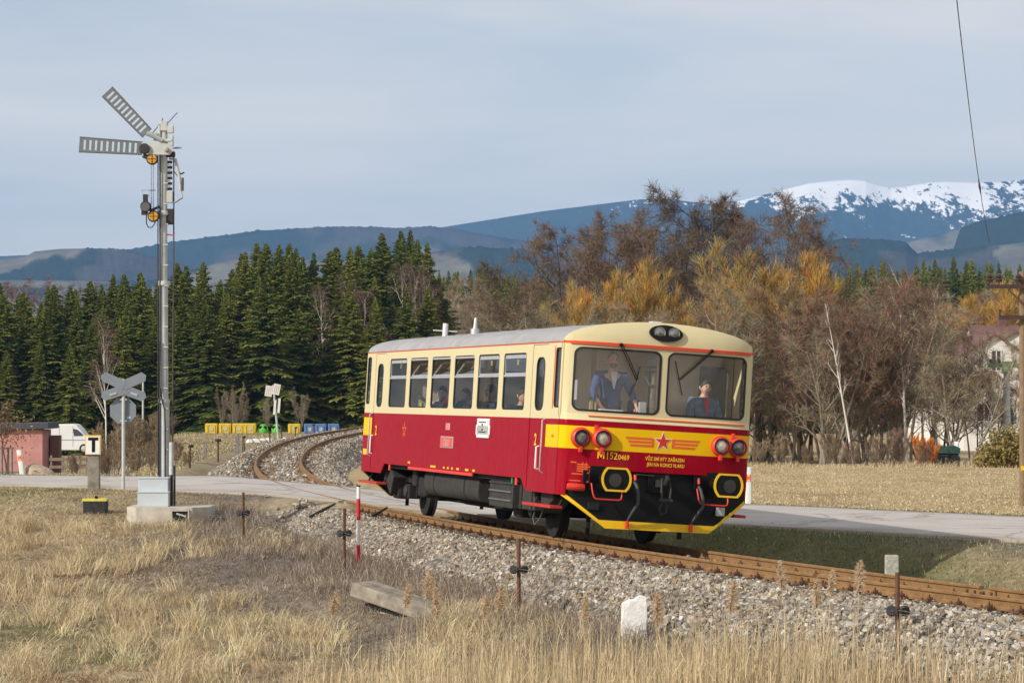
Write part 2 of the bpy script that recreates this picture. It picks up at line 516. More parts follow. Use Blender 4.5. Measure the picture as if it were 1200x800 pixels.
grn = ramp(nt, n3.outputs['Fac'], [(0.3, (0.055, 0.068, 0.022)), (0.55, (0.10, 0.12, 0.04)), (0.75, (0.19, 0.17, 0.075))]).outputs['Color']
grn = mix(nt, 0.6, grn, fine, 'MULTIPLY')
gry = ramp(nt, n2.outputs['Fac'], [(0.3, (0.10, 0.085, 0.07)), (0.7, (0.27, 0.24, 0.21))]).outputs['Color']
fld = ramp(nt, n4.outputs['Fac'], [(0.3, (0.30, 0.225, 0.125)), (0.5, (0.44, 0.34, 0.185)), (0.72, (0.50, 0.40, 0.23))]).outputs['Color']
fld = mix(nt, 0.5, fld, fine, 'MULTIPLY')
gfac = mth(nt, 'MULTIPLY', sep.outputs[0], mth(nt, 'ADD', 0.55, mth(nt, 'MULTIPLY', n3.outputs['Fac'], 0.9)))
c = mix(nt, sep.outputs[2], straw, fld)
c = mix(nt, sep.outputs[1], c, gry)
c = mix(nt, gfac, c, grn)
nt.links.new(c, b.inputs['Base Color']); b.inputs['Roughness'].default_value = 0.95; b.inputs['Specular IOR Level'].default_value = 0.1
bp = N(nt, 'ShaderNodeBump'); bp.inputs['Strength'].default_value = 0.7; bp.inputs['Distance'].default_value = 0.08
nt.links.new(n2.outputs['Fac'], bp.inputs['Height']); nt.links.new(bp.outputs['Normal'], b.inputs['Normal'])
tag(link('ground', gm, None, m), 'dry winter turf of straw and green patches', kind='structure')

# ------------------------------------------------------------------ road with the level crossing
rxs = np.concatenate([np.arange(-300, -30, 10), np.arange(-30, 24, 0.4), np.arange(24, 70, 4)])
ryc = np.interp(rxs, _fx, _fy); rsl = np.interp(rxs, _fx, _fs)
nrm = np.stack([-rsl, np.ones_like(rsl)], -1) / np.sqrt(1 + rsl ** 2)[:, None]
off = np.linspace(-ROAD_W, ROAD_W, 19)
wob = (fbm(rxs * 0.9, rxs * 0 + 2, 4) - 0.5) * 0.35
RX = rxs[:, None] + nrm[:, :1] * off[None, :] * (1 + 0.05 * wob[:, None]); RY = ryc[:, None] + nrm[:, 1:] * off[None, :] * (1 + 0.05 * wob[:, None])
RZ = road_z(RX, RY) + 0.012 - 0.02 * (np.abs(off) / ROAD_W)[None, :] ** 2
RX = np.concatenate([RX[:, :1], RX, RX[:, -1:]], 1); RY = np.concatenate([RY[:, :1], RY, RY[:, -1:]], 1); RZ = np.concatenate([RZ[:, :1] - 0.25, RZ, RZ[:, -1:] - 0.25], 1)
a_, b_ = RX.shape; idx = np.arange(a_ * b_).reshape(a_, b_)
quads = np.stack([idx[:-1, :-1], idx[1:, :-1], idx[1:, 1:], idx[:-1, 1:]], -1)
# leave two flangeway slots for the rails
cd = trk_d(RX, RY); cdm = (cd[:-1, :-1] + cd[1:, :-1] + cd[1:, 1:] + cd[:-1, 1:]) / 4
dirt_veil = np.abs(np.concatenate([off[:1], off, off[-1:]])) / ROAD_W
dirt_veil = sstep(0.72, 1.0, dirt_veil[None, :] + 0.35 * (fbm(RX * 0.8, RY * 0.8, 81) - 0.5))
rm = np_mesh('road', np.stack([RX, RY, RZ], -1).reshape(-1, 3), quads.reshape(-1), np.full((a_ - 1) * (b_ - 1), 4), np.repeat(dirt_veil.reshape(-1, 1), 3, 1))
rm.polygons.foreach_set('use_smooth', [True] * len(rm.polygons))
m, nt, b = new_mat('worn_asphalt')
geo = N(nt, 'ShaderNodeNewGeometry')
n1 = noise_node(nt, 0.45, 6, 0.6, vec=geo.outputs['Position']); n2 = noise_node(nt, 30, 4, 0.7, vec=geo.outputs['Position'])
c = ramp(nt, n1.outputs['Fac'], [(0.3, (0.41, 0.375, 0.34)), (0.5, (0.48, 0.44, 0.40)), (0.7, (0.53, 0.49, 0.45))]).outputs['Color']
c = mix(nt, 0.6, c, ramp(nt, n2.outputs['Fac'], [(0.3, (0.7, 0.7, 0.7)), (0.7, (1.15, 1.15, 1.15))]).outputs['Color'], 'MULTIPLY')
vo = N(nt, 'ShaderNodeTexVoronoi', feature='DISTANCE_TO_EDGE'); vo.inputs['Scale'].default_value = 0.35
wv = noise_node(nt, 1.2, 4, 0.6, vec=geo.outputs['Position'])
va = N(nt, 'ShaderNodeVectorMath', operation='ADD'); nt.links.new(geo.outputs['Position'], va.inputs[0]); nt.links.new(wv.outputs['Color'], va.inputs[1]); nt.links.new(va.outputs[0], vo.inputs['Vector'])
cr = ramp(nt, vo.outputs['Distance'], [(0.0, (1, 1, 1)), (0.022, (0, 0, 0))])
c = mix(nt, mth(nt, 'MULTIPLY', cr.outputs['Color'], 0.75), c, (0.15, 0.14, 0.13))
ad = N(nt, 'ShaderNodeAttribute', attribute_name='col')
n5 = noise_node(nt, 2.2, 6, 0.7, vec=geo.outputs['Position'])
c = mix(nt, mth(nt, 'MULTIPLY', ad.outputs['Fac'], mth(nt, 'ADD', 0.25, mth(nt, 'MULTIPLY', n5.outputs['Fac'], 0.9))), c, (0.25, 0.205, 0.155))
pt = N(nt, 'ShaderNodeMapRange'); pt.inputs['From Min'].default_value = 0.60; pt.inputs['From Max'].default_value = 0.64; nt.links.new(n1.outputs['Fac'], pt.inputs['Value'])
c = mix(nt, mth(nt, 'MULTIPLY', pt.outputs['Result'], 0.35), c, (0.30, 0.285, 0.27))
nt.links.new(c, b.inputs['Base Color']); b.inputs['Roughness'].default_value = 0.85; b.inputs['Specular IOR Level'].default_value = 0.25
bp = N(nt, 'ShaderNodeBump'); bp.inputs['Strength'].default_value = 0.25; bp.inputs['Distance'].default_value = 0.01
nt.links.new(n2.outputs['Fac'], bp.inputs['Height']); nt.links.new(bp.outputs['Normal'], b.inputs['Normal'])
tag(link('road', rm, None, m), 'pale worn asphalt road crossing the track', kind='structure')

# ------------------------------------------------------------------ hills and mountains
def interp_px(pts, px): return np.interp(px, [p[0] for p in pts], [p[1] for p in pts])
def ridge(name, pts, dist, near, seed, colour, bump=0.0, rows=46, label='', back=1.12, px0=-1500, px1=2700, step=2.5, prof=1.25, nz=0.16):
    px = np.concatenate([np.arange(px0, -60, 24), np.arange(-60, 1262, step), np.arange(1262, px1, 24)])
    t = np.concatenate([np.linspace(0, 1, rows), 1 + np.linspace(0.08, 1, 6) * (back - 1)])
    dep = near + (dist - near) * t
    A, T = np.meshgrid(px, t); DEP = np.repeat(dep[:, None], len(px), 1)
    top = (458 - interp_px(pts, A)) / FPX * dist + CAM_H
    X = (A - 600) / FPX * DEP
    k = np.where(T <= 1, np.clip(T, 0, 1) ** prof, 1 - 0.55 * (T - 1) / max(back - 1, 1e-6))
    rng = fbm(X / (dist * 0.045), DEP / (dist * 0.10), seed, 5) - 0.47
    Z = -8 + (top + 8) * k + rng * top * nz * 2.4 * np.clip(T, 0, 1) * np.clip(1 - T, 0, 1) * 2.2
    Z = Z + (fbm(X / (dist * 0.012), DEP / (dist * 0.03), seed + 3, 4) - 0.47) * top * 0.10 * np.clip(1 - T, 0, 1)
    C = colour(A, T, X, DEP, Z)
    if bump:
        Z = Z + bump * C[1] * (vnoise(X / (bump * 0.55), DEP / (bump * 0.55), seed + 40) ** 2) * (T > 0.05)
    idx = np.arange(A.size).reshape(A.shape)
    q = np.stack([idx[:-1, :-1], idx[:-1, 1:], idx[1:, 1:], idx[1:, :-1]], -1).reshape(-1)
    me = np_mesh(name, np.stack([X, DEP, Z], -1).reshape(-1, 3), q, np.full((A.shape[0] - 1) * (A.shape[1] - 1), 4), C[0].reshape(-1, 3))
    me.polygons.foreach_set('use_smooth', [True] * len(me.polygons))
    return tag(link(name, me, None, MATS['far_land']), label, kind='structure')

m, nt, b = new_mat('far_land')
a = N(nt, 'ShaderNodeAttribute', attribute_name='col')
geo = N(nt, 'ShaderNodeNewGeometry')
n1 = noise_node(nt, 0.03, 6, 0.7, vec=geo.outputs['Position'])
c = mix(nt, 0.75, a.outputs['Color'], ramp(nt, n1.outputs['Fac'], [(0.3, (0.55, 0.55, 0.55)), (0.7, (1.35, 1.35, 1.35))]).outputs['Color'], 'MULTIPLY')
nt.links.new(c, b.inputs['Base Color']); b.inputs['Roughness'].default_value = 1.0; b.inputs['Specular IOR Level'].default_value = 0.0

# snow field of the high range: colour by height and gullies
m, nt, b = new_mat('high_range')
geo = N(nt, 'ShaderNodeNewGeometry')
sx = N(nt, 'ShaderNodeSeparateXYZ'); nt.links.new(geo.outputs['Position'], sx.inputs[0])
mp = N(nt, 'ShaderNodeMapping'); mp.inputs['Scale'].default_value = (1, 0.35, 0.55); nt.links.new(geo.outputs['Position'], mp.inputs['Vector'])
n1 = noise_node(nt, 0.011, 8, 0.66, vec=mp.outputs['Vector']); n2 = noise_node(nt, 0.0028, 4, 0.5, vec=mp.outputs['Vector'])
mp3 = N(nt, 'ShaderNodeMapping'); mp3.inputs['Scale'].default_value = (1, 0.25, 0.4); nt.links.new(geo.outputs['Position'], mp3.inputs['Vector'])
n3 = noise_node(nt, 0.045, 5, 0.75, vec=mp3.outputs['Vector'])
line = N(nt, 'ShaderNodeMapRange'); line.inputs['From Min'].default_value = 620; line.inputs['From Max'].default_value = 1000; line.inputs['To Min'].default_value = 775; line.inputs['To Max'].default_value = 646
nt.links.new(sx.outputs['X'], line.inputs['Value'])
h = mth(nt, 'SUBTRACT', sx.outputs['Z'], line.outputs['Result'])
h = mth(nt, 'ADD', h, mth(nt, 'MULTIPLY', mth(nt, 'SUBTRACT', n2.outputs['Fac'], 0.5), 420))
h = mth(nt, 'ADD', h, mth(nt, 'MULTIPLY', mth(nt, 'SUBTRACT', n1.outputs['Fac'], 0.5), 760))
h = mth(nt, 'ADD', h, mth(nt, 'MULTIPLY', mth(nt, 'SUBTRACT', n3.outputs['Fac'], 0.5), 760))
sn = N(nt, 'ShaderNodeMapRange'); sn.inputs['From Min'].default_value = -6; sn.inputs['From Max'].default_value = 14; nt.links.new(h, sn.inputs['Value'])
wood = ramp(nt, n3.outputs['Fac'], [(0.3, (0.016, 0.026, 0.018)), (0.7, (0.04, 0.055, 0.035))]).outputs['Color']
c = mix(nt, sn.outputs['Result'], wood, (0.90, 0.90, 0.90))
nt.links.new(c, b.inputs['Base Color']); b.inputs['Roughness'].default_value = 0.9; b.inputs['Specular IOR Level'].default_value = 0.0

WOOD = np.array([0.022, 0.034, 0.017]); BARE = np.array([0.10, 0.075, 0.06]); FIELD = np.array([0.155, 0.14, 0.10]); MEAD = np.array([0.15, 0.15, 0.06])
def paint(w, fields):
    # w: woodland share, fields: base colour of the open land
    w = np.clip(w, 0, 1)[..., None]
    return fields * (1 - w) + WOOD * w
def col_range(A, T, X, Dp, Z): return np.ones(A.shape + (3,)) * WOOD, np.ones_like(A)
def col_hill(thr, seed, sc, open_=FIELD):
    def f(A, T, X, Dp, Z):
        q = fbm(X / sc, Dp / (sc * 2.0), seed, 4)
        w = sstep(thr - 0.015, thr + 0.015, q)
        bare = sstep(0.5, 0.56, fbm(X / sc * 1.7, Dp / sc, seed + 9, 3))[..., None]
        o = open_ * (0.8 + 0.4 * vnoise(X / sc * 3, Dp / sc * 2, seed + 2))[..., None]
        colr = paint(w, o); colr = np.where((w > 0.5)[..., None], colr * (1 - bare) + (0.6 * BARE + 0.4 * WOOD) * bare, colr)
        return colr, w
    return f
o = ridge('mountain_range', [(-1500, 330), (0, 300), (200, 292), (420, 280), (500, 269), (560, 259.5), (635, 247.5), (672, 243), (747, 233.7), (772, 232.5), (797, 235), (830, 238), (862, 236), (900, 227), (930, 219), (950, 214), (980, 211), (1000, 210), (1015, 211), (1030, 216), (1045, 219.5), (1060, 218.5), (1090, 213.5), (1110, 212.5), (1140, 213.5), (1170, 213), (1200, 210.5), (1300, 214), (1500, 225), (2700, 300)],
          9500, 7000, 11, col_range, rows=110, label='snow capped mountain range behind wooded slopes', step=1.6, prof=1.0, nz=0.22)
o.data.materials.clear(); o.data.materials.append(MATS['high_range'])
ridge('hills', [(-1500, 330), (-200, 300), (60, 305), (150, 293), (200, 284), (250, 277.5), (300, 271), (350, 268), (392, 266), (437, 266), (470, 267.5), (504, 265.5), (540, 270), (600, 281), (680, 290), (760, 292), (900, 298), (1010, 296), (1100, 275), (1130, 266), (1200, 262), (1300, 255), (2700, 320)],
      6800, 5600, 23, col_hill(0.36, 7, 380), bump=6, label='long low wooded ridge with a few open fields')
ridge('hills', [(-1500, 320), (-300, 318), (0, 328), (180, 330), (240, 312), (280, 303), (330, 302), (420, 306), (500, 296), (560, 290), (600, 292), (660, 300), (720, 308), (900, 305), (950, 288), (965, 282), (990, 280), (1040, 281), (1062, 284), (1075, 297), (1130, 292), (1200, 284), (1400, 290), (2700, 330)],
      4700, 3600, 37, col_hill(0.44, 5, 190), bump=5, label='nearer rolling farmland with fields and patches of wood')
ridge('hills', [(-1500, 300), (-300, 300), (-40, 304), (15, 302), (30, 300), (40, 294.5), (70, 291.5), (105, 291), (140, 292), (160, 296), (185, 303), (220, 312), (300, 326), (400, 340), (1000, 345), (1040, 318), (1100, 300), (1118, 292), (1126, 268), (1150, 259), (1200, 249), (1300, 240), (2700, 330)],
      5200, 4000, 51, col_hill(0.28, 3, 260), bump=5, label='wooded foothill rising beyond the forest')
# ------------------------------------------------------------------ railway track
rust = new_mat('rusty_rail')[0]; nt = rust.node_tree; b = nt.nodes['Principled BSDF']
n1 = noise_node(nt, 5, 6, 0.65); n2 = noise_node(nt, 60, 3, 0.6)
c = ramp(nt, n1.outputs['Fac'], [(0.25, (0.15, 0.076, 0.026)), (0.5, (0.24, 0.130, 0.048)), (0.75, (0.30, 0.170, 0.068))]).outputs['Color']
c = mix(nt, 0.5, c, ramp(nt, n2.outputs['Fac'], [(0.3, (0.6, 0.6, 0.6)), (0.7, (1.2, 1.2, 1.2))]).outputs['Color'], 'MULTIPLY')
nt.links.new(c, b.inputs['Base Color']); b.inputs['Roughness'].default_value = 0.8
plain('rail_tread', (0.42, 0.40, 0.38), 0.35, 0.9, 0.1, 3)
plain('sleeper_wood', (0.035, 0.03, 0.027), 0.9, 0, 0.4, 8, 0.4)
plain('rusty_iron', (0.12, 0.055, 0.03), 0.85, 0, 0.35, 20, 0.3)

track = empty('railway_track', (trk_x(60), 60, -0.2))
tag(track, 'single railway track on rusty rails curving over the level crossing', 'railway track')
T0 = Matrix.Translation(-Vector((float(trk_x(60)), 60, -0.2)))
RAILP = [(-0.0625, -0.150), (0.0625, -0.150), (0.0625, -0.139), (0.020, -0.124), (0.0085, -0.108), (0.0085, -0.046), (0.034, -0.036), (0.035, -0.008), (0.027, 0.0), (-0.027, 0.0), (-0.035, -0.008), (-0.034, -0.036), (-0.0085, -0.046), (-0.0085, -0.108), (-0.020, -0.124), (-0.0625, -0.139)]
def local(v): return T0 @ Vector(v)
def canted(y, d, dd, zz):
    # offset inside the canted cross-section: dd sideways, zz up from the rail plane at d
    p = trk_pt(y, d + dd - zz * CANT * 0); return Vector((p[0], p[1], float(rail_z(d + dd)) + zz))
def sweep_rail(side, y0, y1, step=0.5):
    vs = []; fs = []; mi = []; n = len(RAILP)
    ys_ = np.arange(y0, y1 + step / 2, step)
    for y in ys_:
        for u, v in RAILP: vs.append(local(canted(y, side * 0.7525, u, v)))
    for i in range(len(ys_) - 1):
        for j in range(n):
            k = (j + 1) % n
            fs.append((i * n + j, i * n + k, (i + 1) * n + k, (i + 1) * n + j)); mi.append(1 if j == 8 else 0)
    fs.append(tuple(range(n))); mi.append(0); fs.append(tuple((len(ys_) - 1) * n + j for j in range(n - 1, -1, -1))); mi.append(0)
    me = bpy.data.meshes.new('rail'); me.from_pydata(vs, [], fs); me.polygons.foreach_set('material_index', mi)
    bm = bmesh.new(); bm.from_mesh(me); bmesh.ops.recalc_face_normals(bm, faces=bm.faces); bm.to_mesh(me); bm.free()
    return link('rail', me, track, [rust, MATS['rail_tread']])
JOINT = {-1: 34.6, 1: 33.2}
for sd in (-1, 1):
    sweep_rail(sd, 5.0, JOINT[sd] - 0.01); sweep_rail(sd, JOINT[sd] + 0.01, 235)
    for f_ in (-1, 1):     # fishplates over the joint, with bolts
        pts = [canted(JOINT[sd] + q, sd * 0.7525, f_ * 0.026, -0.078) for q in (-0.34, 0.34)]
        mid = (pts[0] + pts[1]) / 2; dr = (pts[1] - pts[0]).normalized(); rot = dr.to_track_quat('Y', 'Z').to_matrix()
        o = MB().box(local(mid), (0.022, 0.68, 0.062), rot).build('fishplate', rust, track, bevel=0.006)
        for q in (-0.25, -0.09, 0.09, 0.25):
            pc = canted(JOINT[sd] + q, sd * 0.7525, f_ * 0.042, -0.078)
            MB().lathe([(0.0, -0.014), (0.021, -0.014), (0.021, 0.012), (0.012, 0.02), (0, 0.02)], 6, local(pc), rot @ Matrix.Rotation(f_ * PI / 2, 3, 'Y')).build('bolt', MATS['rusty_iron'], o)
# sleepers and rail clips
sl = MB().box((0, 0, -0.08), (2.5, 0.25, 0.15)).mesh('sleeper'); sl.materials.append(MATS['sleeper_wood'])
bm = bmesh.new(); bm.from_mesh(sl); bmesh.ops.bevel(bm, geom=bm.edges[:], offset=0.012, segments=1, affect='EDGES'); bm.to_mesh(sl); bm.free()
cl = MB()
cl.box((0, 0, 0.008), (0.155, 0.19, 0.018))                        # rib plate end
cl.box((-0.012, 0.0, 0.032), (0.05, 0.085, 0.022), Matrix.Rotation(0.25, 3, 'Y'))
for q in (-0.028, 0.028): cl.box((-0.03, q, 0.03), (0.02, 0.012, 0.05))
cl.lathe([(0, 0.03), (0.024, 0.03), (0.024, 0.055), (0.011, 0.056), (0.011, 0.082), (0, 0.082)], 6, (-0.012, 0, 0.005))
cl.lathe([(0, 0.0), (0.02, 0.0), (0.02, 0.028), (0, 0.032)], 6, (0.05, 0.06, 0.015)); cl.lathe([(0, 0.0), (0.02, 0.0), (0.02, 0.028), (0, 0.032)], 6, (0.05, -0.06, 0.015))
clip = cl.mesh('rail_clip'); clip.materials.append(MATS['rusty_iron'])
rnd = random.Random(4)
s0 = s_of_y(25.4); k = 0; n_clip = 0
while True:
    x, y, t = trk_s(s0 + k * 0.605); k += 1
    if y > 178: break
    if abs(road_e(x, y)) < ROAD_W + 0.1: continue
    M = T0 @ Matrix.Translation((x, y, -0.046 - 0.150)) @ Matrix.Rotation(t + rnd.uniform(-0.01, 0.01), 4, 'Z') @ Matrix.Rotation(math.atan(CANT), 4, 'Y')
    o = link('sleeper', sl, track); o.matrix_local = M @ Matrix.Scale(1, 4)
    if y < 58 and n_clip < 292:
        for sd in (-1, 1):
            for f_ in (-1, 1):
                p = canted(y - sd * 0.7525 * math.sin(0), sd * 0.7525, f_ * 0.115, -0.150)
                q = trk_pt(y, 0)
                c2 = link('rail_clip', clip, o)
                c2.matrix_local = Matrix.Translation((sd * 0.7525 + f_ * 0.118, 0, 0.0)) @ Matrix.Rotation(0 if f_ > 0 else PI, 4, 'Z'); n_clip += 1

# ballast bed
def ballast_z(d, y):
    a = np.abs(d)
    top = rail_z(np.clip(d, -2.2, 2.2)) - 0.185
    top = np.where(a < 0.62, top + 0.012, np.where(d < -0.8, top - 0.035, top))
    sh = np.where(d < 0, 1.62, 1.75)
    top = top + 0.028 * sstep(60, 66, y)
    return top - np.maximum(0, a - sh) * np.where(d < 0, 0.62, 0.62)
by = np.concatenate([np.arange(2, 24, 1.0), np.arange(24, 64, 0.22), np.arange(64, 240, 1.0)])
bd = np.concatenate([np.linspace(-4.2, -1.6, 18), np.linspace(-1.45, 1.6, 14), np.linspace(1.75, 4.0, 9)])
BY, BD = np.meshgrid(by, bd, indexing='ij'); TH = trk_th(BY)
BX = trk_x(BY) + BD * np.cos(TH); BYY = BY + BD * np.sin(TH)
BZ = ballast_z(BD + (fbm(BX * 0.8, BYY * 0.8, 61) - 0.47) * 0.5 * (np.abs(BD) > 1.5), BYY) + (fbm(BX * 4, BYY * 4, 62) - 0.47) * 0.09 * (np.abs(BD) > 1.3)
kr = 1 - sstep(ROAD_W - 0.2, ROAD_W + 0.25, np.abs(road_e(BX, BYY)))
BZ = BZ - kr * 0.25
idx = np.arange(BX.size).reshape(BX.shape)
q = np.stack([idx[:-1, :-1], idx[:-1, 1:], idx[1:, 1:], idx[1:, :-1]], -1).reshape(-1)
bme = np_mesh('ballast_bed', np.stack([BX, BYY, BZ], -1).reshape(-1, 3), q, np.full((BX.shape[0] - 1) * (BX.shape[1] - 1), 4))
m, nt, b = new_mat('crushed_stone')
geo = N(nt, 'ShaderNodeNewGeometry')
vo = N(nt, 'ShaderNodeTexVoronoi'); vo.inputs['Scale'].default_value = 13; nt.links.new(geo.outputs['Position'], vo.inputs['Vector'])
hv = N(nt, 'ShaderNodeSeparateColor'); nt.links.new(vo.outputs['Color'], hv.inputs[0])
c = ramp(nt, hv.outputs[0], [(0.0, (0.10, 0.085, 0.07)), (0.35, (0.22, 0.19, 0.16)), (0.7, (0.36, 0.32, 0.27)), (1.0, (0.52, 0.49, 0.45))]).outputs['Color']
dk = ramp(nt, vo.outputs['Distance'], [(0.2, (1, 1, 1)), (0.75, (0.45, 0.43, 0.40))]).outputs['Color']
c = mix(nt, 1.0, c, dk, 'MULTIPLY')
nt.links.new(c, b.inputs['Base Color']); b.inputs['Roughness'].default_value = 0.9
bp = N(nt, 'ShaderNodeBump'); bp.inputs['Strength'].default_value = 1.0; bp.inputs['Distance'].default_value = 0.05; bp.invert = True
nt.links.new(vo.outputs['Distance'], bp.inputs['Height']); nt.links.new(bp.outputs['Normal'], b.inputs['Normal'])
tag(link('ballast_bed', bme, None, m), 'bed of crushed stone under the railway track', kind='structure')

# loose stones on the bed: tens of thousands, one mesh
def stones(name, P, S, seed, label):
    r = np.random.default_rng(seed); n = len(P)
    V = np.array([(-1, -1, -1), (1, -1, -1), (1, 1, -1), (-1, 1, -1), (-1, -1, 1), (1, -1, 1), (1, 1, 1), (-1, 1, 1)]) * 0.66
    F = np.array([(0, 2, 1), (0, 3, 2), (4, 5, 6), (4, 6, 7), (0, 1, 5), (0, 5, 4), (1, 2, 6), (1, 6, 5), (2, 3, 7), (2, 7, 6), (3, 0, 4), (3, 4, 7)])
    W = V[None] * (0.55 + 0.75 * r.random((n, 8, 3)))
    W = W * (np.array([1.25, 0.9, 0.72]) * (0.75 + 0.5 * r.random((n, 1, 3))))
    q = r.normal(size=(n, 4)); q /= np.linalg.norm(q, axis=1)[:, None]
    w, x, y, z = q.T
    Rm = np.stack([np.stack([1 - 2 * (y * y + z * z), 2 * (x * y - z * w), 2 * (x * z + y * w)], -1), np.stack([2 * (x * y + z * w), 1 - 2 * (x * x + z * z), 2 * (y * z - x * w)], -1), np.stack([2 * (x * z - y * w), 2 * (y * z + x * w), 1 - 2 * (x * x + y * y)], -1)], 1)
    W = np.einsum('nij,nkj->nki', Rm, W) * S[:, None, None] + P[:, None, :]
    L = (F[None] + (np.arange(n) * 8)[:, None, None]).reshape(-1)
    pal = np.array([(0.45, 0.42, 0.37), (0.38, 0.335, 0.275), (0.30, 0.265, 0.225), (0.21, 0.175, 0.14), (0.60, 0.585, 0.56), (0.33, 0.24, 0.145), (0.155, 0.135, 0.115), (0.49, 0.435, 0.35)])
    ci = r.choice(8, n, p=[0.22, 0.19, 0.15, 0.10, 0.11, 0.08, 0.05, 0.10])
    C = pal[ci] * (0.56 + 0.48 * r.random((n, 1))) * np.array([1.0, 0.97, 0.93])
    dr_ = np.abs(np.abs(trk_d(P[:, 0], P[:, 1])) - 0.75); st_ = (r.random(n) < 0.62 * np.exp(-(dr_ / 0.42) ** 2))[:, None]
    C = np.where(st_, C * np.array([0.72, 0.52, 0.36]), C)
    me = np_mesh(name, W.reshape(-1, 3), L, np.full(n * 12, 3), np.repeat(C, 8, 0))
    return tag(link(name, me, None, vcol_mat('broken_stone', 0.85)), label, kind='stuff')
r = np.random.default_rng(7)
def scatter(n, y0, y1, d0, d1, size, lift=0.3, bias=1.0):
    y = y0 + (y1 - y0) * r.random(n) ** bias; d = d0 + (d1 - d0) * r.random(n)
    t = trk_th(y); x = trk_x(y) + d * np.cos(t); yy = y + d * np.sin(t)
    s = size * np.clip(np.exp(r.normal(0, 0.32, n)), 0.5, 1.7) * 0.5
    z = ballast_z(d, yy) + s * lift + 0.012
    ok = np.abs(road_e(x, yy)) > ROAD_W + 0.05
    ok &= ~((np.abs(np.abs(d) - 0.7525) < 0.095))
    return np.stack([x, yy, z], -1)[ok], s[ok]
g0 = lambda P: gz(P[:, 0], P[:, 1])
A1, S1 = scatter(86000, 25.5, 60, -3.1, -0.85, 0.060)
keep = A1[:, 2] > g0(A1) - 0.06; A1, S1 = A1[keep], S1[keep]
fade = r.random(len(A1)) > 0.85 * sstep(-2.1, -2.9, trk_d(A1[:, 0], A1[:, 1])); A1, S1 = A1[fade], S1[fade]
A2, S2 = scatter(9000, 25.5, 62, -0.65, 2.4, 0.066)
A3, S3 = scatter(22000, 62, 232, -3.0, 3.4, 0.088, lift=0.1, bias=1.5)
A4 = np.stack([r.normal(-3.9, 0.5, 1500), r.normal(54.5, 2.4, 1500), np.zeros(1500)], -1); S4 = 0.04 * np.exp(r.normal(0, 0.3, 1500))
k4 = (trk_d(A4[:, 0], A4[:, 1]) < -1.5) & (road_e(A4[:, 0], A4[:, 1]) < -ROAD_W); A4, S4 = A4[k4], S4[k4]; A4[:, 2] = g0(A4) + 0.02
P = np.concatenate([A1, A2, A3, A4]); S = np.concatenate([S1, S2, S3, S4])
stones('ballast_stones', P, S, 3, 'loose broken ballast stones heaped along the track')
# ------------------------------------------------------------------ the railcar
# own frame: X to the right seen from the front, Y back along the car, Z up from the rail plane
VM = Matrix(((0.9564, -0.2860, 0.0591, 2.0931), (0.2854, 0.9582, 0.0180, 40.8343), (-0.0617, -0.0003, 0.9981, -2.36833 + CAM_H), (0, 0, 0, 1)))
CL = 12.73
car = empty('railcar', mat=VM)
tag(car, 'red and cream railcar with yellow band and red star rounding the curve', 'railcar')
FLIP = Matrix.Translation((0, CL, 0)) @ Matrix.Rotation(PI, 4, 'Z')      # the other end

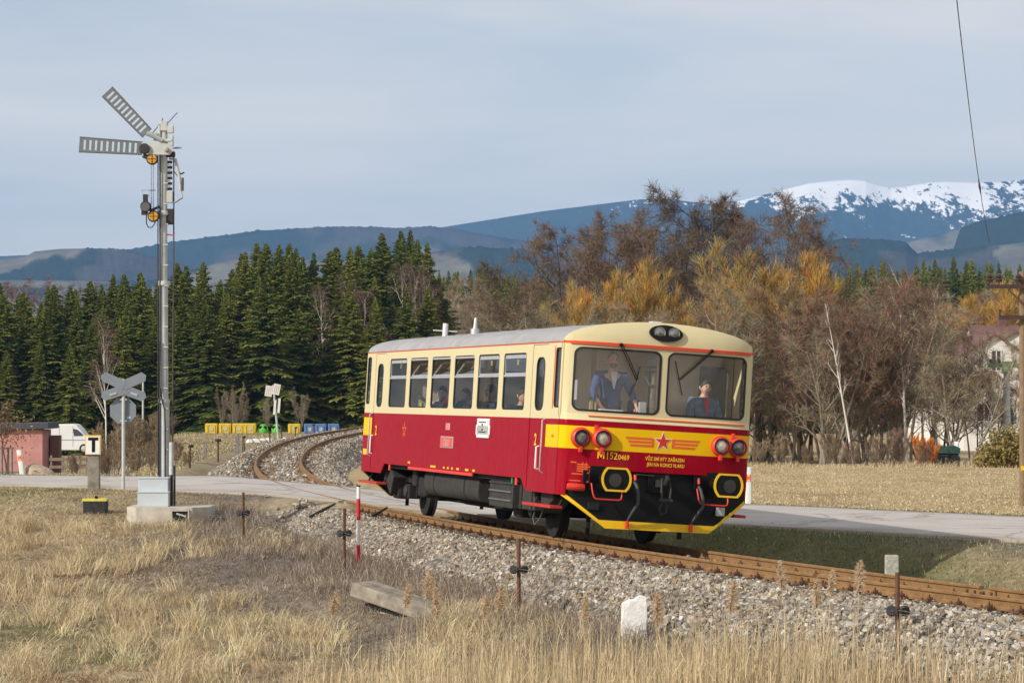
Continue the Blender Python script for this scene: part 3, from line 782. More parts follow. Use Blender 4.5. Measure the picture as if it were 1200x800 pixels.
# paint scheme of the car by zones of its own height and length
CREAM, REDP, YELP, ORNG = (0.645, 0.565, 0.335), (0.31, 0.0008, 0.013), (0.84, 0.51, 0.004), (0.72, 0.10, 0.03)
def livery(name, ends):
    m, nt, b = new_mat(name)
    tc = N(nt, 'ShaderNodeTexCoord'); sp = N(nt, 'ShaderNodeSeparateXYZ'); nt.links.new(tc.outputs['Object'], sp.inputs[0])
    Y, Z = sp.outputs['Y'], sp.outputs['Z']
    gt = lambda a, v: mth(nt, 'GREATER_THAN', a, v)
    lt = lambda a, v: mth(nt, 'LESS_THAN', a, v)
    AND = lambda a, b_: mth(nt, 'MULTIPLY', a, b_)
    n1 = noise_node(nt, 0.8, 5, 0.6); n2 = noise_node(nt, 7, 5, 0.6)
    mp = N(nt, 'ShaderNodeMapping'); mp.inputs['Scale'].default_value = (3, 9, 0.7); nt.links.new(tc.outputs['Object'], mp.inputs['Vector'])
    n3 = noise_node(nt, 1.6, 6, 0.65, vec=mp.outputs['Vector'])
    cream = mix(nt, mth(nt, 'MULTIPLY', n1.outputs['Fac'], 0.35), CREAM, tuple(c * 0.82 for c in CREAM))
    red = mix(nt, mth(nt, 'MULTIPLY', n1.outputs['Fac'], 0.4), REDP, (0.285, 0.001, 0.013))
    # chalky bloom low on the panels
    lo = N(nt, 'ShaderNodeMapRange'); lo.inputs['From Min'].default_value = 1.5; lo.inputs['From Max'].default_value = 0.75; nt.links.new(Z, lo.inputs['Value'])
    bl = N(nt, 'ShaderNodeMapRange'); bl.inputs['From Min'].default_value = 0.5; bl.inputs['From Max'].default_value = 0.8; nt.links.new(n3.outputs['Fac'], bl.inputs['Value'])
    red = mix(nt, mth(nt, 'MULTIPLY', mth(nt, 'MULTIPLY', lo.outputs['Result'], bl.outputs['Result']), 0.10), red, (0.42, 0.12, 0.10))
    c = mix(nt, gt(Z, 1.862), red, cream)
    band = AND(gt(Z, 1.430), lt(Z, 1.772))
    if not ends:
        band = AND(band, mth(nt, 'MAXIMUM', lt(Y, 0.75), gt(Y, CL - 0.75)))
    c = mix(nt, band, c, mix(nt, mth(nt, 'MULTIPLY', n1.outputs['Fac'], 0.3), YELP, (0.74, 0.46, 0.01)))
    st = AND(gt(Z, 3.012), lt(Z, 3.045)) if not ends else AND(gt(Z, 3.005), lt(Z, 3.045))
    c = mix(nt, st, c, ORNG)
    # faint road dirt
    dr = N(nt, 'ShaderNodeMapRange'); dr.inputs['From Min'].default_value = 0.45; dr.inputs['From Max'].default_value = 0.85; nt.links.new(n3.outputs['Fac'], dr.inputs['Value'])
    c = mix(nt, mth(nt, 'MULTIPLY', dr.outputs['Result'], 0.09), c, (0.20, 0.16, 0.12))
    nt.links.new(c, b.inputs['Base Color'])
    rg = N(nt, 'ShaderNodeMapRange'); rg.inputs['To Min'].default_value = 0.26; rg.inputs['To Max'].default_value = 0.48; nt.links.new(n2.outputs['Fac'], rg.inputs['Value'])
    nt.links.new(rg.outputs['Result'], b.inputs['Roughness'])
    b.inputs['Specular IOR Level'].default_value = 0.06; b.inputs['Coat Weight'].default_value = 0.02; b.inputs['Coat Roughness'].default_value = 0.12
    bp = N(nt, 'ShaderNodeBump'); bp.inputs['Strength'].default_value = 0.10; bp.inputs['Distance'].default_value = 0.03
    nw = noise_node(nt, 1.3, 2, 0.5); nt.links.new(nw.outputs['Fac'], bp.inputs['Height']); nt.links.new(bp.outputs['Normal'], b.inputs['Normal'])
    return m
LIV_S, LIV_F = livery('livery_side', False), livery('livery_front', True)
plain('roof_grey', (0.60, 0.595, 0.605), 0.55, 0, 0.10, 2.2)
plain('black_paint', (0.007, 0.007, 0.008), 0.5, 0, 0.3, 5, spec=0.2)
plain('rubber', (0.010, 0.010, 0.011), 0.6, 0, 0.2, 20)
plain('dark_grime', (0.014, 0.0125, 0.0115), 0.8, 0, 0.5, 6, 0.3)
plain('grey_grime', (0.032, 0.029, 0.026), 0.75, 0, 0.4, 5, 0.2)
plain('steel_worn', (0.32, 0.31, 0.30), 0.4, 0.8, 0.2, 10)
plain('alu_frame', (0.56, 0.57, 0.58), 0.42, 0.55, 0.1, 8)
plain('signal_yellow', YELP, 0.4, 0, 0.08, 3)
plain('signal_red', (0.72, 0.045, 0.025), 0.42, 0, 0.12, 6)
plain('letter_yellow', (0.88, 0.48, 0.02), 0.5, 0, 0.06, 9)
plain('letter_orange', (0.74, 0.12, 0.02), 0.5, 0, 0.06, 9)
plain('white_paint', (0.78, 0.78, 0.76), 0.45, 0, 0.06, 5)
plain('cab_beige', (0.80, 0.68, 0.50), 0.7, 0, 0.08, 2)
plain('cab_grey', (0.26, 0.27, 0.29), 0.7, 0, 0.1, 2)
plain('ceiling_pale', (0.82, 0.82, 0.80), 0.7, 0, 0.05, 2)
plain('floor_lino', (0.09, 0.085, 0.08), 0.7, 0, 0.1, 3)
plain('seat_vinyl', (0.06, 0.028, 0.022), 0.55, 0, 0.2, 5)
plain('wood_panel', (0.33, 0.21, 0.10), 0.55, 0, 0.2, 5)
GLASS_F = glass_mat('windscreen_glass', (0.985, 0.985, 0.985), 0.8, 0.07)
GLASS_S = glass_mat('side_glass', (0.97, 0.975, 0.97), 0.8, 0.012)

# --- plan of the ends
def yf(X, Z):
    a = min(abs(X), 1.53)
    c = -0.235 * (1 - (a / 1.53) ** 4)
    if a > 1.44: c += 0.09 - math.sqrt(max(0, 0.09 ** 2 - (a - 1.44) ** 2))
    up = min(max((Z - 1.87) / 0.09, 0), 1); c += 0.055 * up
    if Z > 3.05: c += 0.34 * ((Z - 3.05) / 0.36) ** 2 * 0.42
    return c
ROOF = [(1.53, 3.045), (1.515, 3.09), (1.475, 3.145), (1.40, 3.195), (1.28, 3.243), (1.12, 3.288), (0.92, 3.328), (0.68, 3.363), (0.40, 3.390), (0.14, 3.402)]
ROOF = ROOF + [(-x, z) for x, z in ROOF[::-1]]
f_out = [(-1.53, 0.73), (-1.42, 0.73), (-1.42, 0.92), (-0.94, 0.92), (-0.94, 1.135), (0.94, 1.135), (0.94, 0.93), (1.53, 0.93)] + ROOF
WL, WR = rrect(-1.385, -0.055, 2.005, 2.955, 0.11, 6), rrect(0.055, 1.385, 2.005, 2.955, 0.11, 6)
cu = [round(-1.5 + 0.05 * i, 3) for i in range(0, 5)] + [round(-1.25 + 0.125 * i, 3) for i in range(0, 21)] + [round(1.30 + 0.05 * i, 3) for i in range(0, 5)]
cv = [1.43, 1.772, 1.87, 1.90, 1.93, 1.96, 2.5, 3.05, 3.1, 3.15, 3.2, 3.25, 3.3, 3.35]
def front_sheet(outer, holes=(), t=0.02, y_off=0.0, cuts=True):
    bm = sheet2d(outer, holes, t, cu if cuts else (), cv if cuts else ())
    return bm, (lambda u, v, w: (u, yf(u, v) + y_off + w, v))
def both_ends(o):
    c = copy_tree(o, car); c.matrix_local = FLIP @ o.matrix_local
    return c
bm, fn = front_sheet(f_out, [WL, WR], 0.03)
front_wall = bm_obj('front_wall', bm, fn, LIV_F, car, 25); both_ends(front_wall)
for W in (WL, WR):
    u0, u1 = min(q[0] for q in W), max(q[0] for q in W)
    ring_o = rrect(u0 - 0.008, u1 + 0.008, 1.997, 2.963, 0.116, 6); ring_i = rrect(u0 + 0.022, u1 - 0.022, 2.027, 2.933, 0.092, 6)
    bm, fn = front_sheet(ring_i, (), 0.006, 0.012)
    g = bm_obj('windscreen', bm, fn, GLASS_F, car, 30)
    bm, fn = front_sheet(ring_o, [ring_i], 0.03, -0.006)
    bm_obj('gasket', bm, fn, MATS['rubber'], g, 40)
    both_ends(g)
# ledge under the windscreens and its thin red line
bm, fn = front_sheet([(-1.15, 1.925), (1.40, 1.925), (1.40, 1.943), (-1.15, 1.943)], (), 0.028, -0.026)
bm_obj('ledge_trim', bm, fn, MATS['letter_orange'], car)
bm, fn = front_sheet([(-1.45, 3.000), (1.46, 3.000), (1.49, 3.046), (-1.46, 3.046)], (), 0.03, -0.026)
bm_obj('rain_strip', bm, fn, plain('strip_red', (0.68, 0.06, 0.02), 0.45, 0, 0.08, 4), car)

# --- side walls, with openings for windows and doors
WIN = [(1.97, 3.22), (3.475, 4.715), (4.97, 6.21), (6.485, 7.725), (8.00, 9.255), (9.52, 10.79)]
DOORS = [(0.80, 1.63), (CL - 1.63, CL - 0.80)]
s_out = [(0.09, 0.73), (1.66, 0.73), (1.92, 0.915), (CL - 1.92, 0.915), (CL - 1.66, 0.73), (CL - 0.09, 0.73), (CL - 0.09, 3.045), (0.09, 3.045)]
holes = [rrect(a, b_, 1.98, 2.885, 0.075, 4) for a, b_ in WIN]
holes += [rrect(0.13, 0.455, 2.03, 2.94, 0.07, 4), rrect(CL - 0.455, CL - 0.13, 2.03, 2.94, 0.07, 4)]
holes += [rrect(a, b_, 0.76, 3.00, 0.03, 2) for a, b_ in DOORS]
SIDE_FN = lambda u, v, w: (-1.53 + w, u, v)
side = bm_obj('side_wall', sheet2d(s_out, holes, 0.03), SIDE_FN, LIV_S, car, 30)
SIDE_PARTS = [side]
def pane(y0, y1, z0, z1, r, tilt=0.0, fr=0.028, glass=None, framem=None, x=-1.512):
    # a framed pane, hinged at its lower edge; the frame is the window's own part
    e = bpy.data.objects.new('side_window', None)
    return e
def framed(name, y0, y1, z0, z1, r, fw, x0, depth, gx, framem, glass, parent, mull=None):
    inner = rrect(y0 + fw, y1 - fw, z0 + fw, z1 - fw, max(r - fw * 0.6, 0.012), 4)
    outer = rrect(y0, y1, z0, z1, r, 4)
    w = bm_obj(name, sheet2d(inner, (), 0.005), lambda u, v, q: (gx + q, u, v), glass, parent, None)
    bm_obj('window_frame', sheet2d(outer, [inner], depth), lambda u, v, q: (x0 + q, u, v), framem, w, 35)
    return w
for i, (a, b_) in enumerate(WIN):
    w = framed('side_window', a + 0.004, b_ - 0.004, 1.984, 2.881, 0.072, 0.022, -1.524, 0.03, -1.515, MATS['rubber'], GLASS_S, car)
    me = w.data; old = w
    # lower pane only: cut the glass at the transom, upper pane is its own light
    bpy.data.meshes.remove(me) if False else None
    gl = sheet2d(rrect(a + 0.026, b_ - 0.026, 2.006, 2.512, 0.03, 3), (), 0.005)
    for q in gl.verts: q.co = Vector((-1.515 + q.co.z, q.co.x, q.co.y))
    gl.to_mesh(w.data); gl.free()
    MB().box((-1.517, (a + b_) / 2, 2.525), (0.022, b_ - a - 0.05, 0.036)).build('transom', MATS['alu_frame'], w, bevel=0.004)
    u0, u1 = a + 0.028, b_ - 0.028
    opened = i in (2, 3, 4)
    pv = Matrix.Translation((-1.507, 0, 2.545)) @ Matrix.Rotation(RAD(33 if opened else 0), 4, 'Y') @ Matrix.Translation((1.507, 0, -2.545))
    inner = rrect(u0 + 0.03, u1 - 0.03, 2.570, 2.805, 0.02, 3); outer = rrect(u0, u1, 2.545, 2.858, 0.03, 3)
    if not opened: outer = rrect(u0, u1, 2.545, 2.868, 0.045, 3); inner = rrect(u0 + 0.024, u1 - 0.024, 2.570, 2.800, 0.02, 3)
    g2 = bm_obj('vent_pane', sheet2d(inner, (), 0.005), lambda u, v, q: pv @ Vector((-1.512 + q, u, v)), GLASS_S, w, None)
    # (sub-parts of the opening light stay on the window: three levels at most)
    bm_obj('vent_frame', sheet2d(outer, [inner], 0.02), lambda u, v, q: pv @ Vector((-1.518 + q, u, v)), MATS['alu_frame'], w, 35)
    hk = MB(); hk.box(pv @ Vector((-1.49, (a + b_) / 2 - 0.05, 2.74)), (0.02, 0.035, 0.085), pv.to_3x3())
    hk.build('catch', plain('brass_catch', (0.75, 0.55, 0.15), 0.4, 0.2, 0.1, 10), w)
    if opened:   # head rail left standing above the tilted light
        MB().box((-1.517, (a + b_) / 2, 2.852), (0.018, b_ - a - 0.06, 0.030)).build('head_rail', MATS['alu_frame'], w)
    SIDE_PARTS.append(w)
for a, b_ in ((0.13, 0.455), (CL - 0.455, CL - 0.13)):
    w = framed('cab_side_window', a + 0.004, b_ - 0.004, 2.034, 2.936, 0.066, 0.022, -1.524, 0.03, -1.513, MATS['rubber'], GLASS_S, car)
    SIDE_PARTS.append(w)
MB().box((-1.535, 0.470, 2.49), (0.012, 0.012, 0.95)).build('grab_strip', MATS['letter_orange'], car)
for k, (a, b_) in enumerate(DOORS):
    f_ = 1 if k == 0 else -1
    wy0, wy1 = ((0.985, 1.415) if k == 0 else (CL - 1.415, CL - 0.985))
    wh = rrect(wy0, wy1, 1.985, 2.80, 0.14, 5)
    d = bm_obj('door', sheet2d(rrect(a + 0.009, b_ - 0.009, 0.738, 2.992, 0.026, 2), [wh], 0.03), lambda u, v, w: (-1.523 + w, u, v), LIV_S, car, 30)
    gi = rrect(wy0 + 0.026, wy1 - 0.026, 2.011, 2.774, 0.115, 5)
    bm_obj('door_window', sheet2d(gi, (), 0.005), lambda u, v, w: (-1.513 + w, u, v), GLASS_S, d, None)
    bm_obj('window_seal', sheet2d(rrect(wy0 - 0.004, wy1 + 0.004, 1.981, 2.804, 0.144, 5), [gi], 0.024), lambda u, v, w: (-1.528 + w, u, v), MATS['rubber'], d, 35)
    hy = 1.035 if k == 0 else CL - 0.90
    hm = MB(); hm.tube([(-1.532, hy, 1.43), (-1.575, hy, 1.42), (-1.575, hy, 1.09), (-1.532, hy, 1.08)], 0.017, 8)
    hm.build('door_handle', MATS['white_paint'], d, 40)
    gy = 0.775 if k == 0 else CL - 0.775
    g3 = MB(); g3.tube([(-1.530, gy, 1.86), (-1.585, gy, 1.83), (-1.585, gy, 1.06), (-1.530, gy, 1.03)], 0.012, 8)
    SIDE_PARTS.append(g3.build('grab_rail', MATS['alu_frame'], car, 40))
    mb = MB().box((-1.49, (a + b_) / 2, 1.87), (0.004, b_ - a + 0.05, 2.25))
    # dark rubber behind the joint round the leaf: four bars
    for nm, cc, dd in (('door_seal', (-1.497, a, 1.87), (0.006, 0.05, 2.26)), ('door_seal', (-1.497, b_, 1.87), (0.006, 0.05, 2.26)), ('door_seal', (-1.497, (a + b_) / 2, 2.995), (0.006, b_ - a - 0.06, 0.05))):
        MB().box(cc, dd).build(nm, MATS['rubber'], d)
    SIDE_PARTS.append(d)
    st = MB(); yc = 0.86 if k == 0 else CL - 0.90
    st.box((-1.49, yc, 0.535), (0.20, 1.45, 0.045))
    stp = st.build('door_step', plain('step_red', (0.46, 0.03, 0.02), 0.6, 0, 0.25, 6), car, bevel=0.006)
    for q in (-0.6, 0.6):
        MB().tube([(-1.42, yc + q, 0.53), (-1.30, yc + q * 1.1, 0.78)], 0.02, 6).build('bracket', MATS['dark_grime'], stp)
    SIDE_PARTS.append(stp)
sp = MB().box((-1.535, 6.81, 0.885), (0.03, 4.28, 0.05)).build('sill_bar', MATS['signal_red'], car, bevel=0.005); SIDE_PARTS.append(sp)
for o in SIDE_PARTS:
    c = copy_tree(o, car); c.matrix_local = FLIP
# --- roof: swept section with rounded ends
bm = bmesh.new(); yy = [0.10, 0.2, 0.5] + [0.5 + (CL - 1) * i / 12 for i in range(1, 12)] + [CL - 0.5, CL - 0.2, CL - 0.10]
rows = []
for y in yy:
    e = min(y, CL - y); drop = 0.0
    rows.append([bm.verts.new((x * 1.0, y, z - (0.02 * max(0, 1 - e / 0.2)))) for x, z in [(1.545, 3.032)] + ROOF + [(-1.545, 3.032)]])
for r0, r1 in zip(rows[:-1], rows[1:]):
    for i in range(len(r0) - 1): bm.faces.new((r0[i], r0[i + 1], r1[i + 1], r1[i]))
bmesh.ops.solidify(bm, geom=bm.faces[:], thickness=0.02)
roof = bm_obj('roof', bm, lambda x, y, z: (x, y, z), MATS['roof_grey'], car, 40)
for y in (2.5, 4.6, 6.4, 8.2, 10.2):
    rb = MB(); pts = [(x * 1.0, y, z + 0.006) for x, z in ROOF]
    rb.tube(pts, 0.0035, 6); rb.build('roof_seam', MATS['roof_grey'], roof, 40)
ex = MB(); ex.lathe([(0.055, 0), (0.055, 0.20), (0.10, 0.22), (0.10, 0.40), (0.05, 0.42), (0.05, 0.44), (0.0, 0.44)], 14, (-0.95, 4.95, 3.26))
for (x, y, z, h, r_) in ((-0.80, 9.68, 3.32, 0.26, 0.052),):
    a = MB(); a.lathe([(r_, 0), (r_, h - 0.03), (r_ * 0.9, h), (0, h)], 14, (x, y, z)); a.tube([(x - 0.22, y + 0.06, z + 0.12), (x + 0.22, y - 0.06, z + 0.12)], 0.012, 6)
    a.build('exhaust_pipe', MATS['roof_grey'], car, 40)
a = MB(); a.lathe([(0.08, 0), (0.08, 0.10), (0.04, 0.11), (0.025, 0.28), (0.022, 0.30), (0, 0.30)], 12, (-0.80, 7.65, 3.33)); a.build('aerial', MATS['alu_frame'], car, 40)
MB().box((0.0, 0.35, 3.41), (0.16, 0.16, 0.05)).build('roof_lug', MATS['roof_grey'], car, bevel=0.01)

# --- front furniture
def fpt(X, Z, out=0.0): return Vector((X, yf(X, Z) - out, Z))
RY = Matrix.Rotation(PI / 2, 3, 'X')       # lathe axis z -> -y (out of the front)
plain('lamp_glass', (0.20, 0.19, 0.19), 0.08, 0.1, 0.6, 12); plain('lamp_glass_lit', (0.62, 0.56, 0.46), 0.25, 0.3, 0.4, 16)  # second lens is a paler copy, its lit look put into the colour
for X, Z, gmat in ((-1.255, 1.598, 'lamp_glass'), (-0.945, 1.601, 'lamp_glass_lit'), (0.955, 1.594, 'lamp_glass_lit'), (1.262, 1.589, 'lamp_glass')):
    p = fpt(X, Z, 0.0)
    h = MB(); h.lathe([(0.10, -0.12), (0.155, 0.0), (0.157, 0.045), (0.148, 0.075), (0.122, 0.095), (0.102, 0.075), (0.098, 0.05)], 28, p, RY)
    hl = h.build('headlamp', MATS['signal_red'], car, 35)
    l = MB(); l.lathe([(0.102, 0.045), (0.100, 0.060), (0.075, 0.078), (0.04, 0.088), (0, 0.092)], 24, p, RY); l.build('lens', MATS[gmat], hl, 60)
    l = MB(); l.lathe([(0.122, 0.09), (0.124, 0.10), (0.104, 0.10), (0.10, 0.085)], 24, p, RY, False); l.build('rim', MATS['rubber'], hl, 40)
    MB().box((p.x - 0.008, p.y - 0.06, Z - 0.178), (0.05, 0.07, 0.085)).build('lamp_foot', MATS['signal_red'], hl, bevel=0.008)
for X in (-1.04, 1.17):
    MB().box((X, yf(X, 1.76) - 0.025, 1.755), (0.05, 0.05, 0.085)).build('lamp_bracket', MATS['signal_red'], car, bevel=0.006)
# oval twin lamp in the roof front
ov = [(0.265 * math.cos(2 * PI * i / 32), 3.243 + 0.128 * math.sin(2 * PI * i / 32)) for i in range(32)]
bm, fn = front_sheet(ov, (), 0.09, -0.05, True)
tl = bm_obj('roof_lamp', bm, fn, MATS['black_paint'], car, 30)
for X in (-0.11, 0.12):
    p = fpt(X, 3.245, 0.03)
    MB().lathe([(0.088, 0.0), (0.088, 0.035), (0.078, 0.035), (0.07, 0.028), (0.04, 0.048), (0, 0.055)], 22, p, RY).build('lens', plain('roof_lens', (0.28, 0.28, 0.26), 0.06, 0.6, 0.3, 14), tl, 35)
# buffers: yellow edged plates on black stocks
for s_ in (-1, 1):
    cx, cz = s_ * 0.885, 1.010
    half = []
    n = 7; hw, hh = 0.235, 0.178
    for i in range(n + 1):       # right bulge
        a = RAD(-48 + 96 * i / n); half.append((0.235 * math.cos(a) * 1.0, hh * math.sin(a) / math.sin(RAD(48))))
    outline = [(cx + u, cz + v) for u, v in half] + [(cx - u, cz - v) for u, v in half]
    inn = [(cx + (u - cx) * 0.865, cz + (v - cz) * 0.845) for u, v in outline]
    YB = -0.83
    bf = bm_obj('buffer', sheet2d(outline, (), 0.05), lambda u, v, w: (u, YB + 0.004 + w - 0.012 * math.cos(min(abs(u - cx) / 0.24, 1) * 1.5), v), MATS['black_paint'], car, 30)
    bm_obj('yellow_rim', sheet2d(outline, [inn], 0.02), lambda u, v, w: (u, YB - 0.012 + w, v), MATS['signal_yellow'], bf, 30)
    MB().lathe([(0.085, 0.0), (0.085, 0.30), (0.125, 0.30), (0.125, 0.42), (0.125, 0.46), (0.17, 0.46), (0.17, 0.62)], 20, (cx, YB + 0.62, cz), RY).build('stock', MATS['black_paint'], bf, 35)
    MB().lathe([(0.10, 0.0), (0.098, 0.005), (0, 0.006)], 20, (cx + 0.02 * s_, YB - 0.010, cz - 0.01), RY).build('grease_patch', MATS['grey_grime'], bf)
    bp_ = MB().box((cx, -0.20, cz), (0.42, 0.04, 0.36)).build('base_plate', MATS['black_paint'], bf, bevel=0.01)
    pl = MB().box((cx - 0.29, -0.25, cz + 0.01), (0.085, 0.05, 0.19)).build('bolted_plate', MATS['black_paint'], bf, bevel=0.006)
    for q in (-0.065, 0.065):
        MB().lathe([(0.014, 0), (0.014, 0.02), (0, 0.024)], 6, (cx - 0.29 + 0.02, -0.275, cz + q), RY).build('bolt', MATS['steel_worn'], car)
    # red shunter's handrail
    x0, x1 = cx - 0.235 - 0.03 * s_, cx + 0.235 - 0.03 * s_
    if s_ < 0: x0, x1 = cx - 0.205, cx + 0.27
    else: x0, x1 = cx - 0.29, cx + 0.20
    hr = MB(); hr.tube([(x0, -0.28, 0.93), (x0 + 0.015, -0.33, 0.78), (x0 + 0.04, -0.34, 0.715), (x0 + 0.08, -0.34, 0.70), (x1 - 0.05, -0.34, 0.695), (x1 - 0.012, -0.34, 0.712), (x1, -0.33, 0.76), (x1, -0.28, 0.93)], 0.0125, 8)
    hr.build('shunter_rail', MATS['signal_red'], car, 50)
# lower apron, black with yellow edge
ap = [(-1.46, 0.735), (-0.80, 0.275), (0.86, 0.275), (1.46, 0.735), (1.46, 1.15), (-1.40, 1.15)]
bm = sheet2d(ap, (), 0.03, cu, ())
apron = bm_obj('apron', bm, lambda u, v, w: (u, -0.20 * (1 - (abs(u) / 1.53) ** 4) + 0.035 + w, v), MATS['black_paint'], car, 30)
def on_apron(poly, off): 
    b2 = sheet2d(poly, (), 0.02, cu, ()); return b2, (lambda u, v, w: (u, -0.20 * (1 - (abs(u) / 1.53) ** 4) + 0.035 + off + w, v))
for poly in ([(-0.80, 0.262), (0.865, 0.262), (0.955, 0.375), (-0.905, 0.385)], [(-1.475, 0.722), (-0.80, 0.262), (-0.905, 0.385), (-1.44, 0.765)], [(0.865, 0.262), (1.478, 0.722), (1.478, 0.785), (0.955, 0.375)]):
    b2, fn = on_apron(poly, -0.025); bm_obj('yellow_edge', b2, fn, MATS['signal_yellow'], apron, 30)
both_ends(apron)
MB().box((1.02, -0.20, 0.60), (0.14, 0.03, 0.13)).build('number_plate', plain('plate_grey', (0.42, 0.41, 0.40), 0.6, 0, 0.2, 8), car, bevel=0.006)
MB().box((-1.00, -0.16, 0.585), (0.17, 0.05, 0.10)).build('step_hole', MATS['rubber'], apron)
# air tank and small details on the left
t = MB(); t.tube([(-1.42, -0.12, 0.86), (-1.385, -0.125, 0.86), (-1.18, -0.15, 0.855), (-1.15, -0.155, 0.855)], [0.045, 0.058, 0.058, 0.045], 14); t.build('air_tank', MATS['signal_red'], car, 40)
# draw hook, screw coupling, hoses
h = MB(); h.box((0.0, -0.33, 0.98), (0.10, 0.30, 0.11)); h.tube([(0, -0.48, 0.98), (0, -0.56, 0.99), (0, -0.60, 1.05), (0, -0.57, 1.10)], [0.05, 0.05, 0.045, 0.03], 10)
hook = h.build('draw_hook', MATS['dark_grime'], car, 40)
MB().box((0.0, -0.195, 0.98), (0.34, 0.03, 0.30)).build('hook_plate', MATS['black_paint'], hook, bevel=0.008)
for s_ in (-1, 1):
    MB().tube([(s_ * 0.05, -0.50, 1.06), (s_ * 0.075, -0.56, 0.90), (s_ * 0.06, -0.57, 0.73)], 0.018, 8).build('shackle', MATS['grey_grime'], hook, 50)
MB().tube([(-0.10, -0.57, 0.73), (0.10, -0.57, 0.73)], 0.028, 8).build('coupling_screw', MATS['grey_grime'], hook, 50)
MB().tube([(-0.05, -0.57, 0.72), (-0.09, -0.55, 0.60), (-0.05, -0.54, 0.52), (0.02, -0.55, 0.55), (0.03, -0.56, 0.68)], 0.018, 8).build('end_link', MATS['grey_grime'], hook, 50)
for X0, X1, X2 in ((-0.40, -0.375, -0.475), (0.62, 0.66, 0.545)):
    hs = MB(); hs.tube([(X0, -0.24, 0.98), (X0 + 0.015, -0.33, 0.92), (X1, -0.37, 0.80), (X1 + 0.01, -0.37, 0.66), ((X1 + X2) / 2 - 0.01, -0.32, 0.52), (X2, -0.25, 0.40)], [0.022, 0.026, 0.026, 0.026, 0.022, 0.016], 10)
    ho = hs.build('brake_hose', plain('hose_rubber', (0.055, 0.055, 0.057), 0.6, 0, 0.2, 8), car, 60)
    MB().box((X2, -0.235, 0.335), (0.055, 0.05, 0.115)).build('hose_coupling', MATS['signal_red'], ho, bevel=0.012)
    MB().tube([(X0, -0.26, 1.08), (X0 - 0.01, -0.31, 1.0)], [0.024, 0.02], 8).build('hose_cock', MATS['signal_red'], ho, 40)
MB().tube([(-0.36, -0.22, 1.095), (-0.08, -0.22, 1.085)], 0.012, 6).build('pipe', MATS['grey_grime'], car)
# wipers
for pv_, el, b0, b1 in (((-0.72, 3.02), (-0.44, 2.52), (-0.40, 2.72), (-0.53, 2.28)), ((0.74, 3.02), (0.235, 2.555), (0.165, 2.84), (0.30, 2.33))):
    wp = MB()
    for dx in (-0.016, 0.016):
        wp.tube([fpt(pv_[0] + dx, pv_[1], 0.05), fpt((pv_[0] + el[0]) / 2 + dx, (pv_[1] + el[1]) / 2, 0.06), fpt(el[0] + dx, el[1], 0.035)], 0.0085, 6)
    w_ = wp.build('wiper', MATS['black_paint'], car, 50)
    MB().tube([fpt(*b0, 0.015), fpt(*el, 0.025), fpt(*b1, 0.015)], 0.010, 6).build('wiper_blade', MATS['rubber'], w_, 50)
    MB().lathe([(0.028, 0), (0.028, 0.05), (0.018, 0.06), (0, 0.06)], 10, fpt(pv_[0], pv_[1] + 0.005, 0.0), RY).build('pivot', MATS['black_paint'], w_, 40)

# --- markings
def star_pts(cx, cz, r, k=0.382):
    return [(cx + (r if i % 2 == 0 else r * k) * math.sin(PI * i / 5), cz + (r if i % 2 == 0 else r * k) * math.cos(PI * i / 5)) for i in range(10)]
def decal_front(name, poly, off, m, parent=None, t=0.003):
    bm = sheet2d(poly, (), t, cu, ()); return bm_obj(name, bm, lambda u, v, w: (u, yf(u, v) - off + w, v), m, parent or car, None)
plain('star_red', (0.60, 0.02, 0.025), 0.45, 0, 0.05, 6)
sw = decal_front('star_edge', star_pts(0.022, 1.605, 0.165), 0.004, MATS['white_paint'])
st = decal_front('star', star_pts(0.022, 1.605, 0.138), 0.007, MATS['star_red'])
for s_ in (-1, 1):
    X0 = 0.022
    bars = [(0.185, 0.60, 1.622, 1.655), (0.185, 0.565, 1.570, 1.604), (0.185, 0.53, 1.515, 1.551)]
    for a, e_, z0, z1 in bars:
        decal_front('wing_bar', [(X0 + s_ * a, z0), (X0 + s_ * (e_ - 0.02), z0), (X0 + s_ * e_, z1), (X0 + s_ * a, z1)], 0.004, MATS['letter_orange'])
    decal_front('wing_bar', [(X0 + s_ * 0.145, 1.515), (X0 + s_ * 0.185, 1.515), (X0 + s_ * 0.185, 1.655), (X0 + s_ * 0.145, 1.655)], 0.004, MATS['letter_orange'])
def text(name, s, size, place, m, parent, sx=1.0, spacing=1.0, bold=0.0, align='LEFT'):
    cu_ = bpy.data.curves.new('tmp', 'FONT'); cu_.body = s; cu_.size = size; cu_.extrude = 0.0015; cu_.offset = bold; cu_.space_character = spacing; cu_.align_x = align; cu_.resolution_u = 3
    ob = bpy.data.objects.new('tmp', cu_); COL.objects.link(ob)
    me = bpy.data.meshes.new_from_object(ob.evaluated_get(bpy.context.evaluated_depsgraph_get()))
    bpy.data.objects.remove(ob); bpy.data.curves.remove(cu_)
    for v in me.vertices: v.co = Vector(place(v.co.x * sx, v.co.y, v.co.z))
    bm = bmesh.new(); bm.from_mesh(me); bmesh.ops.recalc_face_normals(bm, faces=bm.faces); bm.to_mesh(me); bm.free()
    return link(name, me, parent, m)
def on_front(X, Z): return lambda u, v, w: (X + u, yf(X + u, Z + v) - 0.006 - w, Z + v)
def on_side(Y, Z): return lambda u, v, w: (-1.5345 - w, Y - u, Z + v)
decal_front('class_letter', [(-0.992 + u * 0.105, 1.302 + v * 0.107) for u, v in ((0, 0), (0, 1), (0.2, 1), (0.5, 0.45), (0.8, 1), (1, 1), (1, 0), (0.81, 0), (0.81, 0.62), (0.58, 0.2), (0.42, 0.2), (0.19, 0.62), (0.19, 0))], 0.006, MATS['letter_yellow'])
